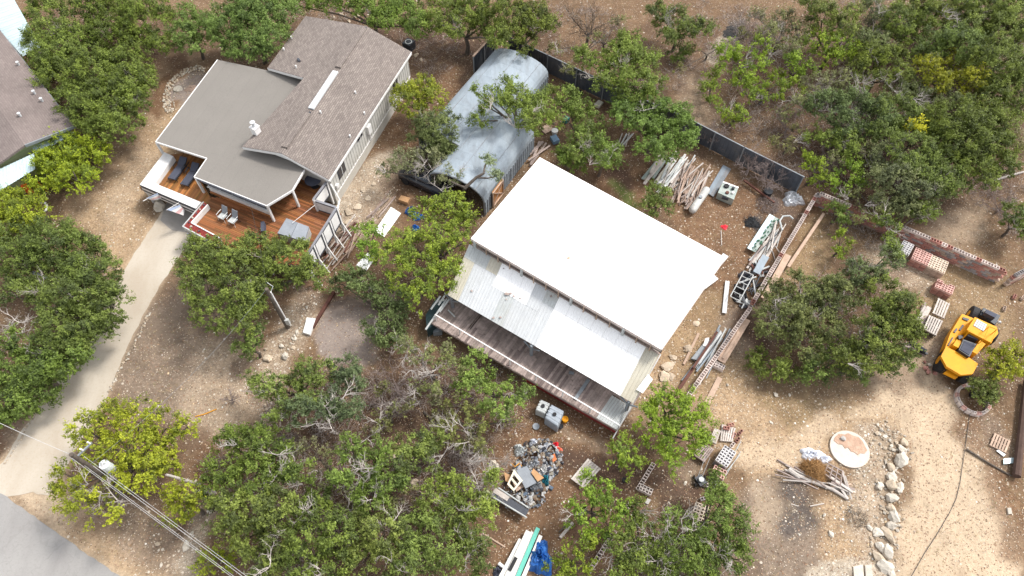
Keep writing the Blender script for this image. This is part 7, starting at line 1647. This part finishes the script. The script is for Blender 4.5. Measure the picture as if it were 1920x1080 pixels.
dx, dy = np.cos(th) * s, np.sin(th) * s
V3 = np.stack([np.stack([x + dx, y + dy, z + .01], 1), np.stack([x - dy * .6, y + dx * .6, z + tl * .03], 1), np.stack([x + dy * .6 - dx, y - dx * .6 - dy, z], 1)], 1)
tn = np.array([(.22, .12, .07), (.36, .24, .15), (.14, .09, .06), (.44, .34, .24), (.28, .17, .12), (.50, .42, .33)])[rs.randint(0, 6, N)] * (.75 + .5 * rs.rand(N, 1))
scatter_mesh('leaf_litter', V3.reshape(-1, 3), np.arange(N * 3).reshape(-1, 3), tn, 'dry brown leaf litter over the ground', 'leaf litter')
def kg(x, y, c, s, f, rs): return (fbm(x * .35 + 9, y * .35) > .46) & (f < .2)
x, y, col, st, fl, rs = scatter(26000, 35, kg)
N = len(x); K = 4; X_ = np.repeat(x, K) + rs.randn(N * K) * .04; Y_ = np.repeat(y, K) + rs.randn(N * K) * .04; z = gz(X_, Y_, np.repeat(fl, K)); th = rs.rand(N * K) * 6.28; h = .07 + .10 * rs.rand(N * K)
dx, dy = np.cos(th), np.sin(th); ln = rs.rand(N * K) * .12 + .02
V3 = np.stack([np.stack([X_ - dy * .008, Y_ + dx * .008, z], 1), np.stack([X_ + dy * .008, Y_ - dx * .008, z], 1), np.stack([X_ + dx * ln, Y_ + dy * ln, z + h], 1)], 1)
tn = np.repeat(np.array([(.44, .34, .17), (.36, .27, .13), (.50, .42, .26), (.22, .22, .08)])[rs.randint(0, 4, N)], K, 0) * (.8 + .4 * rs.rand(N * K, 1))
scatter_mesh('dry_grass', V3.reshape(-1, 3), np.arange(N * K * 3).reshape(-1, 3), tn, 'thin dry grass tufts over the yard', 'grass')

def twigs(n, seed, keep, lab, name):
    x, y, col, st, fl, rs = scatter(n, seed, keep); N = len(x); K = 7
    X0 = np.repeat(x, K); Y0 = np.repeat(y, K); M_ = N * K; th = rs.rand(M_) * 6.28; L = .35 + .6 * rs.rand(M_); up = .15 + .9 * rs.rand(M_)
    d = np.stack([np.cos(th), np.sin(th), up], 1); d /= np.linalg.norm(d, axis=1)[:, None]; o = np.stack([X0, Y0, np.zeros(M_)], 1) + d * (rs.rand(M_) * .4)[:, None]
    e_ = o + d * L[:, None]; t = np.stack([-np.sin(th), np.cos(th), np.zeros(M_)], 1); b = np.cross(d, t); w_ = (.007 + .010 * rs.rand(M_))[:, None]
    V = np.stack([o + t * w_, o - t * w_ * .5 + b * w_ * .87, o - t * w_ * .5 - b * w_ * .87, e_], 1).reshape(-1, 3)
    F = (np.array([(0, 1, 3), (1, 2, 3), (2, 0, 3)])[None] + (np.arange(M_) * 4)[:, None, None]).reshape(-1, 3)
    tn = np.array([(.30, .25, .23), (.42, .38, .36), (.20, .15, .13), (.34, .27, .22)])[rs.randint(0, 4, M_)]
    scatter_mesh(name, V, F, np.repeat(tn, 3, 0), lab, 'brush')
def kw(x, y, c, s, f, rs):
    px, py = JJ(x, y); m = np.zeros(len(x), bool)
    for a, b, r_ in ((1350, 60, 110), (1230, 130, 70), (1450, 200, 110), (800, 100, 60), (600, 20, 60), (1040, 60, 60), (1900, 440, 50), (1600, 430, 50), (430, 960, 40), (1700, 150, 230), (1560, 260, 120), (1400, 130, 90), (1110, 60, 60), (640, 900, 260), (860, 760, 120), (1240, 1030, 90), (1560, 600, 110), (740, 730, 50), (1860, 360, 60), (150, 60, 60)): m |= np.hypot((px - a), (py - b) * 1.25) < r_
    return m & (rs.rand(len(x)) < .8) & (fbm(x * .6, y * .6) > .40)
twigs(34000, 41, kw, 'bare grey twiggy undergrowth between the trees', 'undergrowth')
